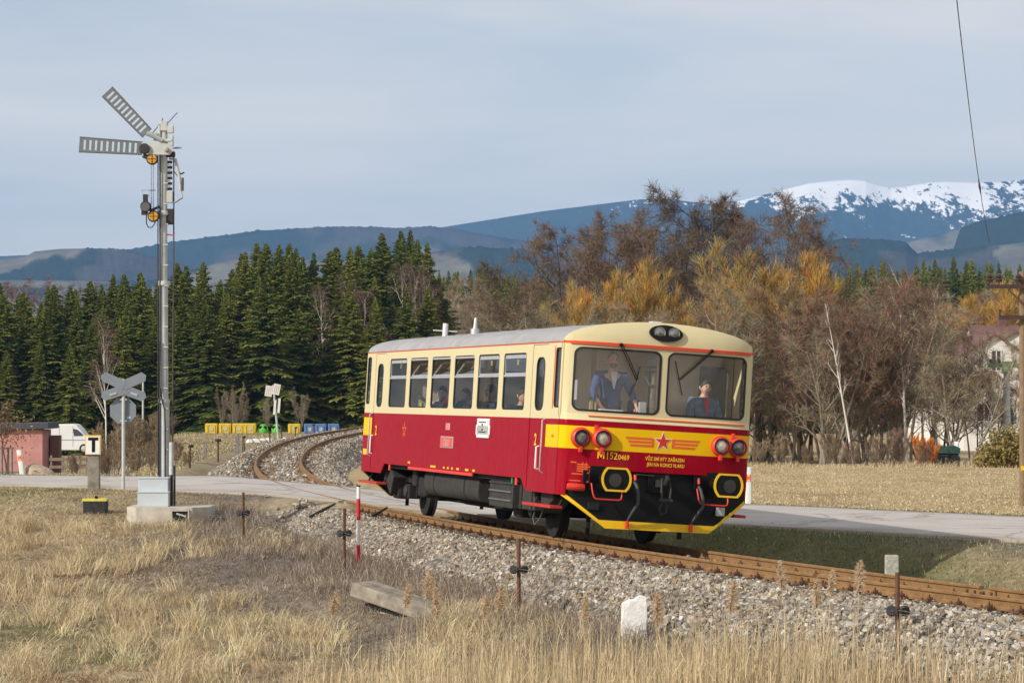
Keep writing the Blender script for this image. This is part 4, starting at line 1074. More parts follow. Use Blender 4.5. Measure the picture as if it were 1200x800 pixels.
text('class_number', '152', 0.150, on_front(-0.872, 1.302), MATS['letter_yellow'], car, 0.84, 1.0, 0.0012)
text('serial_number', '0469', 0.105, on_front(-0.675, 1.302), MATS['letter_yellow'], car, 0.84, 1.0, 0.002)
text('warning_text', 'VŮZ SMÍ BÝT ZAŘAZEN', 0.074, on_front(-0.245, 1.318), MATS['letter_yellow'], car, 0.80, 1.0, 0.0015)
text('warning_text', 'JEN NA KONCI VLAKU', 0.074, on_front(-0.215, 1.232), MATS['letter_yellow'], car, 0.80, 1.0, 0.0015)
for i in range(4): decal_front('load_mark', [(-1.28, 1.19 - 0.033 * i), (-1.12 + 0.04 * (i % 2), 1.19 - 0.033 * i), (-1.12 + 0.04 * (i % 2), 1.208 - 0.033 * i), (-1.28, 1.208 - 0.033 * i)], 0.004, MATS['letter_orange'])
for X in (-1.205, -1.155): decal_front('load_mark', [(X, 1.075), (X + 0.012, 1.075), (X + 0.012, 1.235), (X, 1.235)], 0.006, MATS['letter_orange'])
decal_front('load_mark', [(-1.37, 1.215), (-1.29, 1.215), (-1.29, 1.235), (-1.37, 1.235)], 0.004, MATS['letter_orange'])
decal_front('load_mark', [(-1.35, 1.045), (-1.16, 1.045), (-1.16, 1.062), (-1.35, 1.062)], 0.004, MATS['letter_orange'])
decal_front('load_mark', [(-1.38, 0.945), (-1.22, 0.945), (-1.22, 0.960), (-1.38, 0.960)], 0.004, MATS['letter_orange'])
for Y in (1.305, 11.66):
    text('class_two', '2', 0.255, on_side(Y, 1.445), MATS['letter_yellow'], car, 0.95, 1.0, 0.006)
bm_obj('side_star', sheet2d([(u, v) for u, v in star_pts(9.43, 1.565, 0.17)], [star_pts(9.43, 1.565, 0.100)], 0.003), lambda u, v, w: (-1.5335 + w * 0.5, u, v), MATS['letter_orange'], car, None)
pl = MB().box((-1.536, 6.41, 1.395), (0.016, 0.82, 0.20)).build('emblem_plate', MATS['alu_frame'], car, bevel=0.006)
MB().box((-1.5455, 6.41, 1.395), (0.006, 0.76, 0.165)).build('plate_field', plain('plate_red', (0.62, 0.10, 0.06), 0.5, 0, 0.1, 9), pl)
text('plate_letters', 'ČSD', 0.155, lambda u, v, w: (-1.5495 - w, 6.62 - u, 1.335 + v), MATS['alu_frame'], pl, 1.35, 1.05, 0.002)
pl = MB().box((-1.535, 6.40, 1.665), (0.012, 0.26, 0.115)).build('works_plate', plain('plate_pale', (0.55, 0.32, 0.32), 0.5, 0, 0.2, 16), car, bevel=0.004)
for i in range(3): MB().box((-1.543, 6.40, 1.635 + 0.03 * i), (0.006, 0.18, 0.009)).build('plate_line', MATS['star_red'], pl)
wb = MB(); wb.box((-1.545, 4.15, 1.665), (0.03, 0.70, 0.32)); bo = wb.build('route_board', MATS['white_paint'], car, bevel=0.008)
MB().box((-1.548, 4.15, 1.635), (0.024, 0.80, 0.16)).build('board_holder', MATS['white_paint'], bo, bevel=0.006)
for z, hh_ in ((1.765, 0.014), (1.605, 0.014)): MB().box((-1.564, 4.16, z), (0.008, 0.40, hh_)).build('board_line', MATS['black_paint'], bo)
for y, z, a, c_ in ((4.16, 1.722, 0.06, 0.035), (4.16, 1.64, 0.08, 0.025)): MB().box((-1.564, y, z), (0.007, a, c_)).build('board_mark', MATS['grey_grime'], bo)
for y, w_ in ((8.95, 0.16), (7.25, 0.34), (6.52, 0.10), (6.25, 0.10), (5.98, 0.10), (5.62, 0.16), (5.05, 0.20), (4.63, 0.14), (9.9, 0.10)):
    if y > 9.5: continue
    MB().box((-1.5325, y, 0.955 + (0.03 if y > 8 else 0)), (0.004, w_, 0.035)).build('side_mark', MATS['letter_yellow'], car)
MB().box((-1.5325, CL - 0.32, 1.11), (0.004, 0.30, 0.11)).build('side_mark', MATS['letter_yellow'], car)
MB().box((-1.5325, 0.38, 1.60), (0.004, 0.10, 0.045)).build('side_mark', MATS['letter_orange'], car)
# --- running gear
for y in (2.365, CL - 2.365):
    ax = MB().tube([(-0.98, y, 0.42), (0.98, y, 0.42)], 0.075, 14).build('axle', MATS['dark_grime'], car, 50)
    for s_ in (-1, 1):
        w = MB(); RX = Matrix.Rotation(PI / 2 * s_, 3, 'Y')
        w.lathe([(0.0, -0.09), (0.36, -0.075), (0.455, -0.075), (0.455, -0.045), (0.428, -0.038), (0.42, 0.062), (0.395, 0.068), (0.36, 0.05), (0.335, 0.015), (0.14, 0.0), (0.125, 0.075), (0.0, 0.08)], 36, (s_ * 0.755, y, 0.42), RX)
        wo = w.build('wheel', MATS['dark_grime'], car, 35)
        MB().lathe([(0.423, -0.02), (0.4235, 0.03), (0.41, 0.068)], 36, (s_ * 0.755, y, 0.42), RX).build('tyre_tread', MATS['dark_grime'], wo, 35)
        bx = MB().box((s_ * 1.06, y, 0.43), (0.24, 0.30, 0.27)).build('axle_box', MATS['dark_grime'], car, bevel=0.03)
        MB().lathe([(0.11, 0), (0.11, 0.03), (0.07, 0.05), (0, 0.05)], 16, (s_ * 1.175, y, 0.43), RX).build('box_cover', MATS['grey_grime'], bx, 40)
        sg = MB()
        for k in range(6): sg.box((s_ * 1.06, y, 0.60 + 0.022 * k), (0.09, 1.30 - 0.19 * k, 0.02))
        sg.build('leaf_spring', MATS['dark_grime'], car)
        for q in (-0.62, 0.62):
            MB().tube([(s_ * 1.06, y + q, 0.60), (s_ * 1.06, y + q * 1.1, 0.90)], 0.03, 8).build('spring_hanger', MATS['dark_grime'], car)
            gd = MB().box((s_ * 1.02, y + q * 0.30, 0.62), (0.03, 0.05, 0.60)).build('axle_guard', MATS['dark_grime'], car)
        MB().tube([(s_ * 0.74, y + 0.53, 0.36), (s_ * 0.74, y + 0.51, 0.50)], [0.03, 0.03], 6).build('brake_hanger', MATS['dark_grime'], car)
        bs = MB()
        for k in range(5):
            a0 = RAD(-28 + 14 * k); bs.box((s_ * 0.755, y + 0.45 * math.cos(a0) + 0.005, 0.42 + 0.45 * math.sin(a0)), (0.09, 0.05, 0.115), Matrix.Rotation(a0, 3, 'X'))
        bs.build('brake_shoe', MATS['grey_grime'], car)
        MB().box((s_ * 1.10, y + 0.66, 0.50), (0.26, 0.46, 0.46)).build('brake_cylinder', MATS['dark_grime'], car, bevel=0.05)
        # sanding pipe and box ahead of the wheel
        MB().box((s_ * 1.12, y - 0.78, 0.72), (0.26, 0.30, 0.34)).build('sand_box', MATS['dark_grime'], car, bevel=0.03)
# underframe
MB().box((0, CL / 2, 0.98), (2.6, CL - 0.6, 0.22)).build('underframe', MATS['dark_grime'], car)
for s_ in (-1, 1): MB().box((s_ * 1.35, CL / 2, 0.96), (0.12, CL - 0.7, 0.24)).build('sole_bar', MATS['dark_grime'], car)
# big tank with rounded flanks, seams as straps
def tank(y0, y1, x0, x1, z0, z1, r, mname, straps=()):
    prof = rrect(x0, x1, z0, z1, r, 5)
    t = MB(); t.prism(prof, y1 - y0, Matrix(((1, 0, 0, 0), (0, 0, 1, y0), (0, 1, 0, 0), (0, 0, 0, 1))))
    o = t.build('fuel_tank', MATS[mname], car, 40, bevel=0.012)
    for y in straps:
        pr = rrect(x0 - 0.008, x1 + 0.008, z0 - 0.008, z1 + 0.008, r, 5)
        MB().prism(pr, 0.05, Matrix(((1, 0, 0, 0), (0, 0, 1, y), (0, 1, 0, 0), (0, 0, 0, 1)))).build('strap', MATS['dark_grime'], o, 40)
    return o
tank(4.75, 8.30, -1.40, -0.55, 0.43, 0.90, 0.17, 'grey_grime', (5.6, 7.6))
tank(4.9, 8.2, 0.55, 1.40, 0.43, 0.90, 0.17, 'grey_grime', (5.6, 7.6))
bx = MB().box((-1.18, 3.30, 0.62), (0.50, 1.32, 0.42)).build('battery_box', MATS['grey_grime'], car, bevel=0.015)
for z in (0.80, 0.67, 0.53): MB().box((-1.44, 3.30, z), (0.035, 1.26, 0.025)).build('lid_rib', MATS['steel_worn'] if z < 0.7 else MATS['grey_grime'], bx, bevel=0.005)
MB().box((-1.12, 2.15, 0.63), (0.44, 0.86, 0.42)).build('tool_box', MATS['grey_grime'], car, bevel=0.015)
for y in (1.85, 2.4): MB().box((-1.345, y, 0.63), (0.02, 0.03, 0.38)).build('box_rib', MATS['dark_grime'], car)
MB().box((0.0, 6.3, 0.60), (1.2, 4.4, 0.62)).build('engine', MATS['dark_grime'], car, bevel=0.05)
MB().box((-0.35, 4.4, 0.58), (0.7, 0.5, 0.42)).build('gearbox', MATS['dark_grime'], car, bevel=0.05)
MB().tube([(0, 4.2, 0.55), (0, 2.5, 0.45)], 0.06, 10).build('drive_shaft', MATS['dark_grime'], car)
MB().tube([(-1.0, 8.62, 0.68), (-1.0, 9.05, 0.68)], [0.22, 0.22], 16).build('air_reservoir', MATS['dark_grime'], car, 40)
MB().tube([(0.9, 8.4, 0.68), (0.9, 9.4, 0.68)], 0.18, 16).build('air_reservoir', MATS['dark_grime'], car, 40)
MB().box((-1.22, 11.05, 0.66), (0.30, 0.62, 0.40), Matrix.Rotation(0.5, 3, 'X')).build('step_well', MATS['grey_grime'], car, bevel=0.02)
MB().box((-1.22, 1.0, 0.66), (0.30, 0.62, 0.30), Matrix.Rotation(-0.4, 3, 'X')).build('step_well', MATS['grey_grime'], car, bevel=0.02)
cb = MB(); cb.tube([(-1.22, 2.0, 0.50), (-1.27, 1.98, 0.30), (-1.29, 1.80, 0.20), (-1.27, 1.62, 0.30), (-1.22, 1.58, 0.50)], 0.012, 6); cb.build('hanging_cable', MATS['steel_worn'], car, 60)
MB().box((-1.47, 2.55, 0.86), (0.04, 0.05, 0.12)).build('filler_cap', plain('green_cap', (0.02, 0.22, 0.10), 0.5), car, bevel=0.01)
MB().box((-1.50, 2.24, 0.86), (0.03, 0.09, 0.13)).build('jack_lug', MATS['signal_red'], car, bevel=0.01)
MB().box((-1.50, CL - 2.24, 0.86), (0.03, 0.09, 0.13)).build('jack_lug', MATS['signal_red'], car, bevel=0.01)
for y in (0.9, CL - 0.9):
    MB().box((0, y, 0.86), (2.2, 0.9, 0.10)).build('end_beam', MATS['dark_grime'], car)
    for s_ in (-1, 1): MB().box((s_ * 0.75, y * 0.5 + (CL / 2 if y > 3 else 0) + (0.35 if y < 3 else -0.35), 0.30), (0.06, 0.05, 0.36)).build('rail_guard', MATS['dark_grime'], car)
MB().box((0.22, 0.55, 0.30), (0.22, 0.12, 0.18)).build('inductor', MATS['dark_grime'], car)
# --- inside
MB().box((0, CL / 2, 1.215), (2.98, CL - 0.5, 0.05)).build('floor', MATS['floor_lino'], car)
ci = MB(); ci.prism([(-1.46, 3.0)] + [(x * 0.95, z - 0.06) for x, z in ROOF[::-1]] + [(1.46, 3.0)], CL - 0.7, Matrix(((1, 0, 0, 0), (0, 0, 1, 0.35), (0, 1, 0, 0), (0, 0, 0, 1)))); ci.build('ceiling', MATS['ceiling_pale'], car)
for s_ in (-1, 1):   # inner lining below and above the windows
    MB().box((s_ * 1.47, CL / 2, 1.60), (0.04, CL - 3.6, 0.74)).build('lining', MATS['wood_panel'], car)
    MB().box((s_ * 1.47, CL / 2, 2.955), (0.04, CL - 3.6, 0.12)).build('lining', MATS['ceiling_pale'], car)
for yw in (1.74, CL - 1.74):
    for x0, x1 in ((-1.46, -0.42), (0.38, 1.46)):
        MB().box(((x0 + x1) / 2, 1.25 if (x0 > 0 and yw < 3) else yw, 2.12), (x1 - x0, 0.05, 1.78)).build('partition', MATS['cab_beige'], car)
    MB().box((-0.02, yw, 2.92), (0.80, 0.05, 0.18)).build('partition', MATS['cab_beige'], car)
    MB().box((-0.02, yw + 0.06, 2.0), (0.80, 0.03, 1.60)).build('cab_door', MATS['cab_beige'], car)
for yc, f_ in ((0.16, 1), (CL - 0.16, -1)):
    dk = MB().box((-0.62, yc + f_ * 0.10, 1.62), (1.55, 0.36, 0.75)).build('cab_desk', MATS['cab_grey'], car, bevel=0.03)
    MB().box((0.80, yc + f_ * 0.04, 1.60), (1.15, 0.32, 0.72)).build('cab_desk', MATS['cab_grey'], car, bevel=0.03)
MB().box((-0.74, 0.06, 2.022), (0.36, 0.12, 0.05)).build('paper_pad', MATS['white_paint'], car)
MB().box((-0.22, 0.10, 2.09), (0.12, 0.05, 0.20)).build('desk_display', plain('pale_grey_case', (0.45, 0.47, 0.45), 0.5), car, bevel=0.01)
MB().box((-1.32, 1.60, 2.05), (0.20, 0.22, 1.6)).build('cab_locker', plain('locker_tan', (0.62, 0.42, 0.20), 0.6), car, bevel=0.01)
MB().box((-1.26, 0.52, 2.32), (0.22, 0.06, 0.30)).build('notice', MATS['white_paint'], car)
MB().box((1.27, 1.08, 2.05), (0.36, 0.30, 1.55)).build('cab_locker', plain('locker_slate', (0.10, 0.11, 0.13), 0.6), car, bevel=0.02)
MB().box((-0.02, 1.05, 1.98), (0.22, 0.10, 0.50)).build('spare_seat', plain('seat_dark', (0.03, 0.03, 0.035), 0.6), car, bevel=0.05, seg=3)
# benches along both sides of the aisle
def bench(x, y, f_):
    b_ = MB().box((x, y, 1.66), (0.92, 0.44, 0.10)).build('bench_seat', MATS['seat_vinyl'], car, bevel=0.04, seg=3)
    MB().box((x, y + f_ * 0.25, 1.79), (0.92, 0.08, 0.34), Matrix.Rotation(f_ * -0.12, 3, 'X')).build('bench_back', MATS['seat_vinyl'], car, bevel=0.03, seg=3)
    MB().box((x, y, 1.43), (0.80, 0.30, 0.36)).build('bench_base', MATS['cab_grey'], car)
for x in (-0.96, 0.96):
    for i, y in enumerate(np.arange(2.15, 10.5, 1.515 / 2)):
        bench(x, y + 0.12, 1 if i % 2 else -1)
MB().box((-0.5, 1.98, 2.30), (0.08, 0.55, 1.4)).build('wood_post', plain('post_ochre', (0.55, 0.40, 0.18), 0.6), car, bevel=0.02)
for y in (2.6, 5.6, 8.6): MB().tube([(-1.30, y, 2.86), (-1.30, y + 1.3, 2.86)], 0.015, 6).build('luggage_rail', MATS['alu_frame'], car)

for x in (-0.62, 0.62):
    MB().tube([(x, 3.1, 0.33), (x, 9.6, 0.33)], 0.025, 6).build('brake_rod', MATS['dark_grime'], car)
for y in (3.1, 9.65): MB().box((0, y, 0.36), (1.5, 0.10, 0.12)).build('brake_beam', MATS['dark_grime'], car)
MB().box((-0.95, 9.25, 0.55), (0.5, 0.55, 0.38)).build('silencer', MATS['dark_grime'], car, bevel=0.06)
MB().box((-0.9, 4.35, 0.52), (0.55, 0.5, 0.34)).build('compressor', MATS['dark_grime'], car, bevel=0.05)
# ------------------------------------------------------------------ people aboard
VINV = VM.inverted()
def car_on_x(px, py, X):
    o = VINV @ Vector((0, 0, CAM_H)); d = VINV.to_3x3() @ ray(px, py); k = (X - o.x) / d.x; return o + d * k
SKIN = plain('skin', (0.62, 0.36, 0.26), 0.55, 0, 0.08, 20)
plain('eye_dark', (0.02, 0.015, 0.012), 0.3); plain('lip', (0.36, 0.12, 0.10), 0.5); plain('beard_grey', (0.20, 0.16, 0.13), 0.9)
def skin_mesh(nodes, edges, root, sub=2):
    # nodes: name -> (position, radius x, radius y)
    names = list(nodes); ix = {n: i for i, n in enumerate(names)}
    me = bpy.data.meshes.new('tmp'); me.from_pydata([nodes[n][0] for n in names], [(ix[a], ix[b_]) for a, b_ in edges], [])
    ob = bpy.data.objects.new('tmp', me); COL.objects.link(ob)
    md = ob.modifiers.new('skin', 'SKIN'); md.use_smooth_shade = True
    if not me.skin_vertices: 
        bm = bmesh.new(); bm.from_mesh(me); bm.verts.layers.skin.verify(); bm.to_mesh(me); bm.free()
    for n, v in zip(names, me.skin_vertices[0].data):
        v.radius = nodes[n][1:]; v.use_root = (n == root)
    s_ = ob.modifiers.new('sub', 'SUBSURF'); s_.levels = sub; s_.render_levels = sub
    out = bpy.data.meshes.new_from_object(ob.evaluated_get(bpy.context.evaluated_depsgraph_get()))
    bpy.data.objects.remove(ob); bpy.data.meshes.remove(me)
    return out
def head_mesh(c, rot, s):
    # a skull with jaw, nose, brow and ears
    mb = MB(); nu, nv = 20, 16; vs = []
    for i in range(nv + 1):
        ph = PI * i / nv
        for j in range(nu):
            th = 2 * PI * j / nu
            x = math.sin(ph) * math.cos(th); y = math.sin(ph) * math.sin(th); z = math.cos(ph)
            low = max(0, -z); fr = max(0, -y)
            X = x * 0.078 * (1 - 0.30 * low ** 1.4); Y = y * 0.098 * (1 - 0.18 * low) - 0.012 * low; Z = z * 0.122
            if fr > 0.6 and abs(x) < 0.32: Y -= 0.024 * math.exp(-((z + 0.12) / 0.17) ** 2) * (1 - abs(x) / 0.32)       # nose
            if fr > 0.3: Y += 0.010 * math.exp(-((z - 0.06) / 0.12) ** 2) * min(1, abs(x) * 2.4)                        # eye hollows
            if fr > 0.5: Y -= 0.006 * math.exp(-((z + 0.85) / 0.18) ** 2)                                                # chin
            vs.append(c + rot @ (Vector((X, Y, Z)) * s))
    fs = [(i * nu + j, i * nu + (j + 1) % nu, (i + 1) * nu + (j + 1) % nu, (i + 1) * nu + j) for i in range(nv) for j in range(nu)]
    mb.add(vs, fs)
    for sd in (-1, 1):
        mb.tube([c + rot @ (Vector((sd * 0.074, 0.005, 0.02)) * s), c + rot @ (Vector((sd * 0.090, 0.015, 0.012)) * s), c + rot @ (Vector((sd * 0.080, 0.004, -0.035)) * s)], [0.012 * s, 0.017 * s, 0.009 * s], 6)
    return mb
def hair_mesh(c, rot, s, low, fringe):
    mb = MB(); nu, nv = 24, 12; vs = []
    for i in range(nv + 1):
        for j in range(nu):
            th = 2 * PI * j / nu; back = (math.sin(th) + 1) / 2
            lim = RAD(58 + fringe) * (1 - back) + RAD(118 + low) * back
            if math.cos(th) ** 2 > 0.8 : lim = max(lim, RAD(88 + low * 0.5))
            ph = lim * i / nv
            x = math.sin(ph) * math.cos(th); y = math.sin(ph) * math.sin(th); z = math.cos(ph)
            g = 1.09 + 0.035 * math.sin(th * 7 + i) * (i / nv) if i < nv else 0.99
            vs.append(c + rot @ (Vector((x * 0.080 * g, y * 0.100 * g, z * 0.124 * g + 0.004)) * s))
    mb.add(vs, [(i * nu + j, i * nu + (j + 1) % nu, (i + 1) * nu + (j + 1) % nu, (i + 1) * nu + j) for i in range(nv) for j in range(nu)])
    return mb
def hand(mb, wrist, d, side_, s, curl=0.4, down=Vector((0, 0, -1))):
    # palm with four fingers and a thumb; d points from wrist to knuckles
    d = d.normalized(); n = down - d * down.dot(d); n.normalize(); a = d.cross(n) * side_
    k = wrist + d * 0.085 * s
    mb.tube([wrist - d * 0.02 * s, wrist + d * 0.03 * s, k], [0.024 * s, 0.031 * s, 0.030 * s], 8)
    for i, (off, L) in enumerate(((-0.032, 0.068), (-0.011, 0.078), (0.011, 0.074), (0.030, 0.058))):
        p0 = k + a * off * s - d * 0.012 * s; p1 = p0 + (d * math.cos(curl * 0.5) + n * math.sin(curl * 0.5)) * L * 0.5 * s
        p2 = p1 + (d * math.cos(curl) + n * math.sin(curl)) * L * 0.32 * s; p3 = p2 + (d * math.cos(curl * 1.7) + n * math.sin(curl * 1.7)) * L * 0.26 * s
        mb.tube([p0, p1, p2, p3], [0.0098 * s, 0.0092 * s, 0.0085 * s, 0.006 * s], 6)
    t0 = wrist + d * 0.025 * s - a * 0.026 * s
    mb.tube([t0, t0 + (d * 0.6 - a * 0.8).normalized() * 0.035 * s, t0 + (d * 0.6 - a * 0.8).normalized() * 0.035 * s + (d * 0.9 - a * 0.2 + n * 0.3).normalized() * 0.035 * s], [0.012 * s, 0.0105 * s, 0.007 * s], 6)
def person(label, M, J, s, top, legs, hairc, head_yaw=0.0, tee=None, sleeve=1.0, hair_low=10, fringe=0, beard=False, seated=False, head_tilt=0.0):
    root = empty('person', mat=M)
    tag(root, label, 'person', 'people aboard the railcar')
    V = {k: Vector(v) * s for k, v in J.items()}
    r = lambda *q: tuple(x * s for x in q)
    nodes = {'pelvis': (V['pelvis'], *r(0.155, 0.115)), 'waist': (V['waist'], *r(0.145, 0.10)), 'chest': (V['chest'], *r(0.165, 0.115)), 'nb': (V['neck'], *r(0.075, 0.07)), 'nk': (V['neck'] + (V['head'] - V['neck']) * 0.45, *r(0.055, 0.058)), 'hd': (V['head'], *r(0.05, 0.06))}
    edges = [('pelvis', 'waist'), ('waist', 'chest'), ('chest', 'nb'), ('nb', 'nk'), ('nk', 'hd')]
    for q in 'LR':
        nodes.update({'sh' + q: (V['sh' + q], *r(0.070, 0.070)), 'el' + q: (V['el' + q], *r(0.046, 0.046)), 'wr' + q: (V['wr' + q], *r(0.027, 0.024))})
        edges += [('chest', 'sh' + q), ('sh' + q, 'el' + q), ('el' + q, 'wr' + q)]
        nodes.update({'hp' + q: (V['hp' + q], *r(0.092, 0.092)), 'kn' + q: (V['kn' + q], *r(0.062, 0.062)), 'an' + q: (V['an' + q], *r(0.040, 0.040)), 'to' + q: (V['an' + q] + Vector((0, -0.13, -0.05)) * s, *r(0.036, 0.028))})
        edges += [('pelvis', 'hp' + q), ('hp' + q, 'kn' + q), ('kn' + q, 'an' + q), ('an' + q, 'to' + q)]
    body = skin_mesh(nodes, edges, 'pelvis')
    rot = Matrix.Rotation(head_yaw, 3, 'Z') @ Matrix.Rotation(head_tilt, 3, 'X')
    hc = V['head'] + Vector((0, -0.012, 0.045)) * s
    mb = head_mesh(hc, rot, s)
    for q, sd in (('L', 1), ('R', -1)):
        hand(mb, V['wr' + q], (V['wr' + q] - V['el' + q]) + Vector((0, -0.02, -0.03)) * s, sd, s, 0.55)
    hm = mb.mesh('tmp', 60); bm = bmesh.new(); bm.from_mesh(body); bm.from_mesh(hm); bm.to_mesh(body); bm.free()
    body.polygons.foreach_set('use_smooth', [True] * len(body.polygons))
    link('body', body, root, SKIN)
    # clothes: the same skeleton, a little wider, ending at cuff, waist and neck
    up = {k: (v[0].copy(), v[1] + 0.014 * s, v[2] + 0.014 * s) for k, v in nodes.items() if k in ('pelvis', 'waist', 'chest')}
    up['nb'] = (V['chest'] + (V['neck'] - V['chest']) * 1.0, *r(0.085, 0.078)); up['pelvis'] = (V['pelvis'] + Vector((0, 0, -0.16)) * s, *r(0.19, 0.165)); up['hem'] = (V['pelvis'] + Vector((0, 0, -0.02)) * s, *r(0.185, 0.15))
    ue = [('pelvis', 'hem'), ('hem', 'waist'), ('waist', 'chest'), ('chest', 'nb')]
    for q in 'LR':
        cuff = V['el' + q] + (V['wr' + q] - V['el' + q]) * max(0.02, sleeve * 0.93 - 0.0)
        up.update({'sh' + q: (V['sh' + q], *r(0.086, 0.086)), 'el' + q: (V['el' + q], *r(0.062, 0.062)), 'wr' + q: (cuff, *r(0.047, 0.047))})
        ue += [('chest', 'sh' + q), ('sh' + q, 'el' + q), ('el' + q, 'wr' + q)]
    j = skin_mesh(up, ue, 'pelvis'); link('jacket', j, root, top)
    dn = {'pelvis': (V['pelvis'] + Vector((0, 0.01, -0.06)) * s, *r(0.125, 0.11))}; de = []
    for q in 'LR':
        dn.update({'hp' + q: (V['hp' + q], *r(0.108, 0.108)), 'kn' + q: (V['kn' + q], *r(0.080, 0.080)), 'an' + q: (V['an' + q], *r(0.066, 0.066))})
        de += [('pelvis', 'hp' + q), ('hp' + q, 'kn' + q), ('kn' + q, 'an' + q)]
    link('trousers', skin_mesh(dn, de, 'pelvis'), root, legs)
    hair = hair_mesh(hc, rot, s, hair_low, fringe).build('hair', hairc, root, 60)
    fwd = rot @ Vector((0, -1, 0)); sdv = rot @ Vector((1, 0, 0))
    for sd in (-1, 1):
        e = MB(); e.lathe([(0, -0.010 * s), (0.010 * s, -0.004 * s), (0.011 * s, 0.002 * s), (0, 0.008 * s)], 8, hc + fwd * 0.084 * s + sdv * sd * 0.030 * s + Vector((0, 0, 0.008)) * s, (rot @ Matrix.Rotation(PI / 2, 3, 'X')))
        e.build('eye', MATS['eye_dark'], root, 60)
        MB().tube([hc + fwd * 0.090 * s + sdv * sd * 0.018 * s + Vector((0, 0, 0.032)) * s, hc + fwd * 0.086 * s + sdv * sd * 0.045 * s + Vector((0, 0, 0.030)) * s], 0.005 * s, 5).build('eyebrow', hairc, root)
    MB().tube([hc + fwd * 0.088 * s + sdv * -0.022 * s + Vector((0, 0, -0.066)) * s, hc + fwd * 0.094 * s + Vector((0, 0, -0.068)) * s, hc + fwd * 0.088 * s + sdv * 0.022 * s + Vector((0, 0, -0.066)) * s], 0.006 * s, 6).build('mouth', MATS['lip'], root, 60)
    if beard:
        b2 = MB(); nu = 14; vs = []
        for i in range(5):
            for k in range(nu):
                th = RAD(200 + 140 * k / (nu - 1)); ph = RAD(112 + 14 * i)
                vs.append(hc + rot @ (Vector((math.sin(ph) * math.cos(th) * 0.076, math.sin(ph) * math.sin(th) * 0.106 - 0.008, math.cos(ph) * 0.128)) * s))
        b2.add(vs, [(i * nu + k, i * nu + k + 1, (i + 1) * nu + k + 1, (i + 1) * nu + k) for i in range(4) for k in range(nu - 1)])
        b2.build('beard', MATS['beard_grey'], root, 60)
    if tee:
        # shirt showing at the open front
        t = MB(); c0 = V['chest']; w0 = V['waist']
        t.prism([(-0.055 * s, 0.10 * s), (0.055 * s, 0.10 * s), (0.03 * s, -0.06 * s), (0.006 * s, -0.16 * s), (-0.006 * s, -0.16 * s), (-0.03 * s, -0.06 * s)], 0.02 * s, Matrix.Translation(c0 + Vector((0, -0.118, 0.035)) * s) @ Matrix.Rotation(PI / 2 - 0.10, 4, 'X'))
        t.build('shirt', tee, root)
    return root
STAND = dict(pelvis=(0, 0, 0.95), waist=(0, 0.0, 1.10), chest=(0, 0.0, 1.32), neck=(0, 0.0, 1.47), head=(0, -0.02, 1.575), hpL=(0.09, 0, 0.88), hpR=(-0.09, 0, 0.88), knL=(0.10, -0.01, 0.48), knR=(-0.10, -0.01, 0.48), anL=(0.10, 0.02, 0.08), anR=(-0.10, 0.02, 0.08))
SIT = dict(pelvis=(0, 0, 0.50), waist=(0, 0.02, 0.64), chest=(0, 0.02, 0.86), neck=(0, 0.0, 1.01), head=(0, -0.02, 1.115), hpL=(0.09, -0.02, 0.49), hpR=(-0.09, -0.02, 0.49), knL=(0.11, -0.42, 0.50), knR=(-0.11, -0.42, 0.50), anL=(0.11, -0.42, 0.09), anR=(-0.11, -0.42, 0.09),
           shL=(0.18, 0.02, 0.95), shR=(-0.18, 0.02, 0.95), elL=(0.25, -0.04, 0.69), elR=(-0.25, -0.04, 0.69), wrL=(0.16, -0.26, 0.62), wrR=(-0.16, -0.26, 0.62))
navy = plain('navy_jacket', (0.045, 0.08, 0.20), 0.85, 0, 0.3, 8); denim = plain('denim_jacket', (0.075, 0.14, 0.23), 0.9, 0, 0.35, 14)
dark = plain('dark_cloth', (0.03, 0.032, 0.04), 0.9, 0, 0.2, 8); pale = plain('pale_shirt', (0.62, 0.64, 0.70), 0.9, 0, 0.12, 10); teal = plain('teal_top', (0.03, 0.32, 0.28), 0.85, 0, 0.2, 8)
h_br = plain('hair_brown', (0.035, 0.02, 0.012), 0.7, 0, 0.3, 30); h_bk = plain('hair_black', (0.012, 0.010, 0.010), 0.6, 0, 0.3, 30); h_gr = plain('hair_greying', (0.22, 0.17, 0.14), 0.8, 0, 0.3, 30)
def seat_m(X, Y, rz, z=1.24): return VM @ Matrix.Translation((X, Y, z)) @ Matrix.Rotation(rz, 4, 'Z')
# standing driver, hands on the desk
J = dict(STAND); sc_ = 1.0
J.update(head=(0, -0.02, 1.515), neck=(0, 0, 1.40), chest=(0, 0, 1.25), waist=(0, 0, 1.07), shL=(0.215, 0.0, 1.33), shR=(-0.215, 0.0, 1.33), elL=(0.335, -0.03, 1.06), elR=(-0.30, -0.05, 1.05), wrL=(0.36, -0.22, 0.86), wrR=(-0.225, -0.22, 0.86))
person('man in navy jacket standing behind the windscreen with hands on desk', seat_m(-0.60, 0.52, 0.0), J, sc_, navy, dark, h_gr, 0.0, tee=pale, sleeve=0.62, hair_low=-25, fringe=-30, beard=True, head_tilt=-0.05)
# seated young man with denim jacket and red shirt
J = dict(SIT); J.update(shL=(0.20, 0.02, 0.95), shR=(-0.20, 0.02, 0.95))
redt = plain('red_shirt', (0.42, 0.02, 0.05), 0.85)
person('smiling young man in denim jacket and red shirt sitting behind the windscreen', seat_m(0.98, 0.66, 0.10, 1.30), J, 1.02, denim, dark, h_bk, 0.0, tee=redt, hair_low=5, fringe=6)
st_ = MB().box((0.98, 0.74, 1.70), (0.5, 0.5, 0.10)).build('cab_seat', MATS['seat_vinyl'], car, bevel=0.04, seg=3)
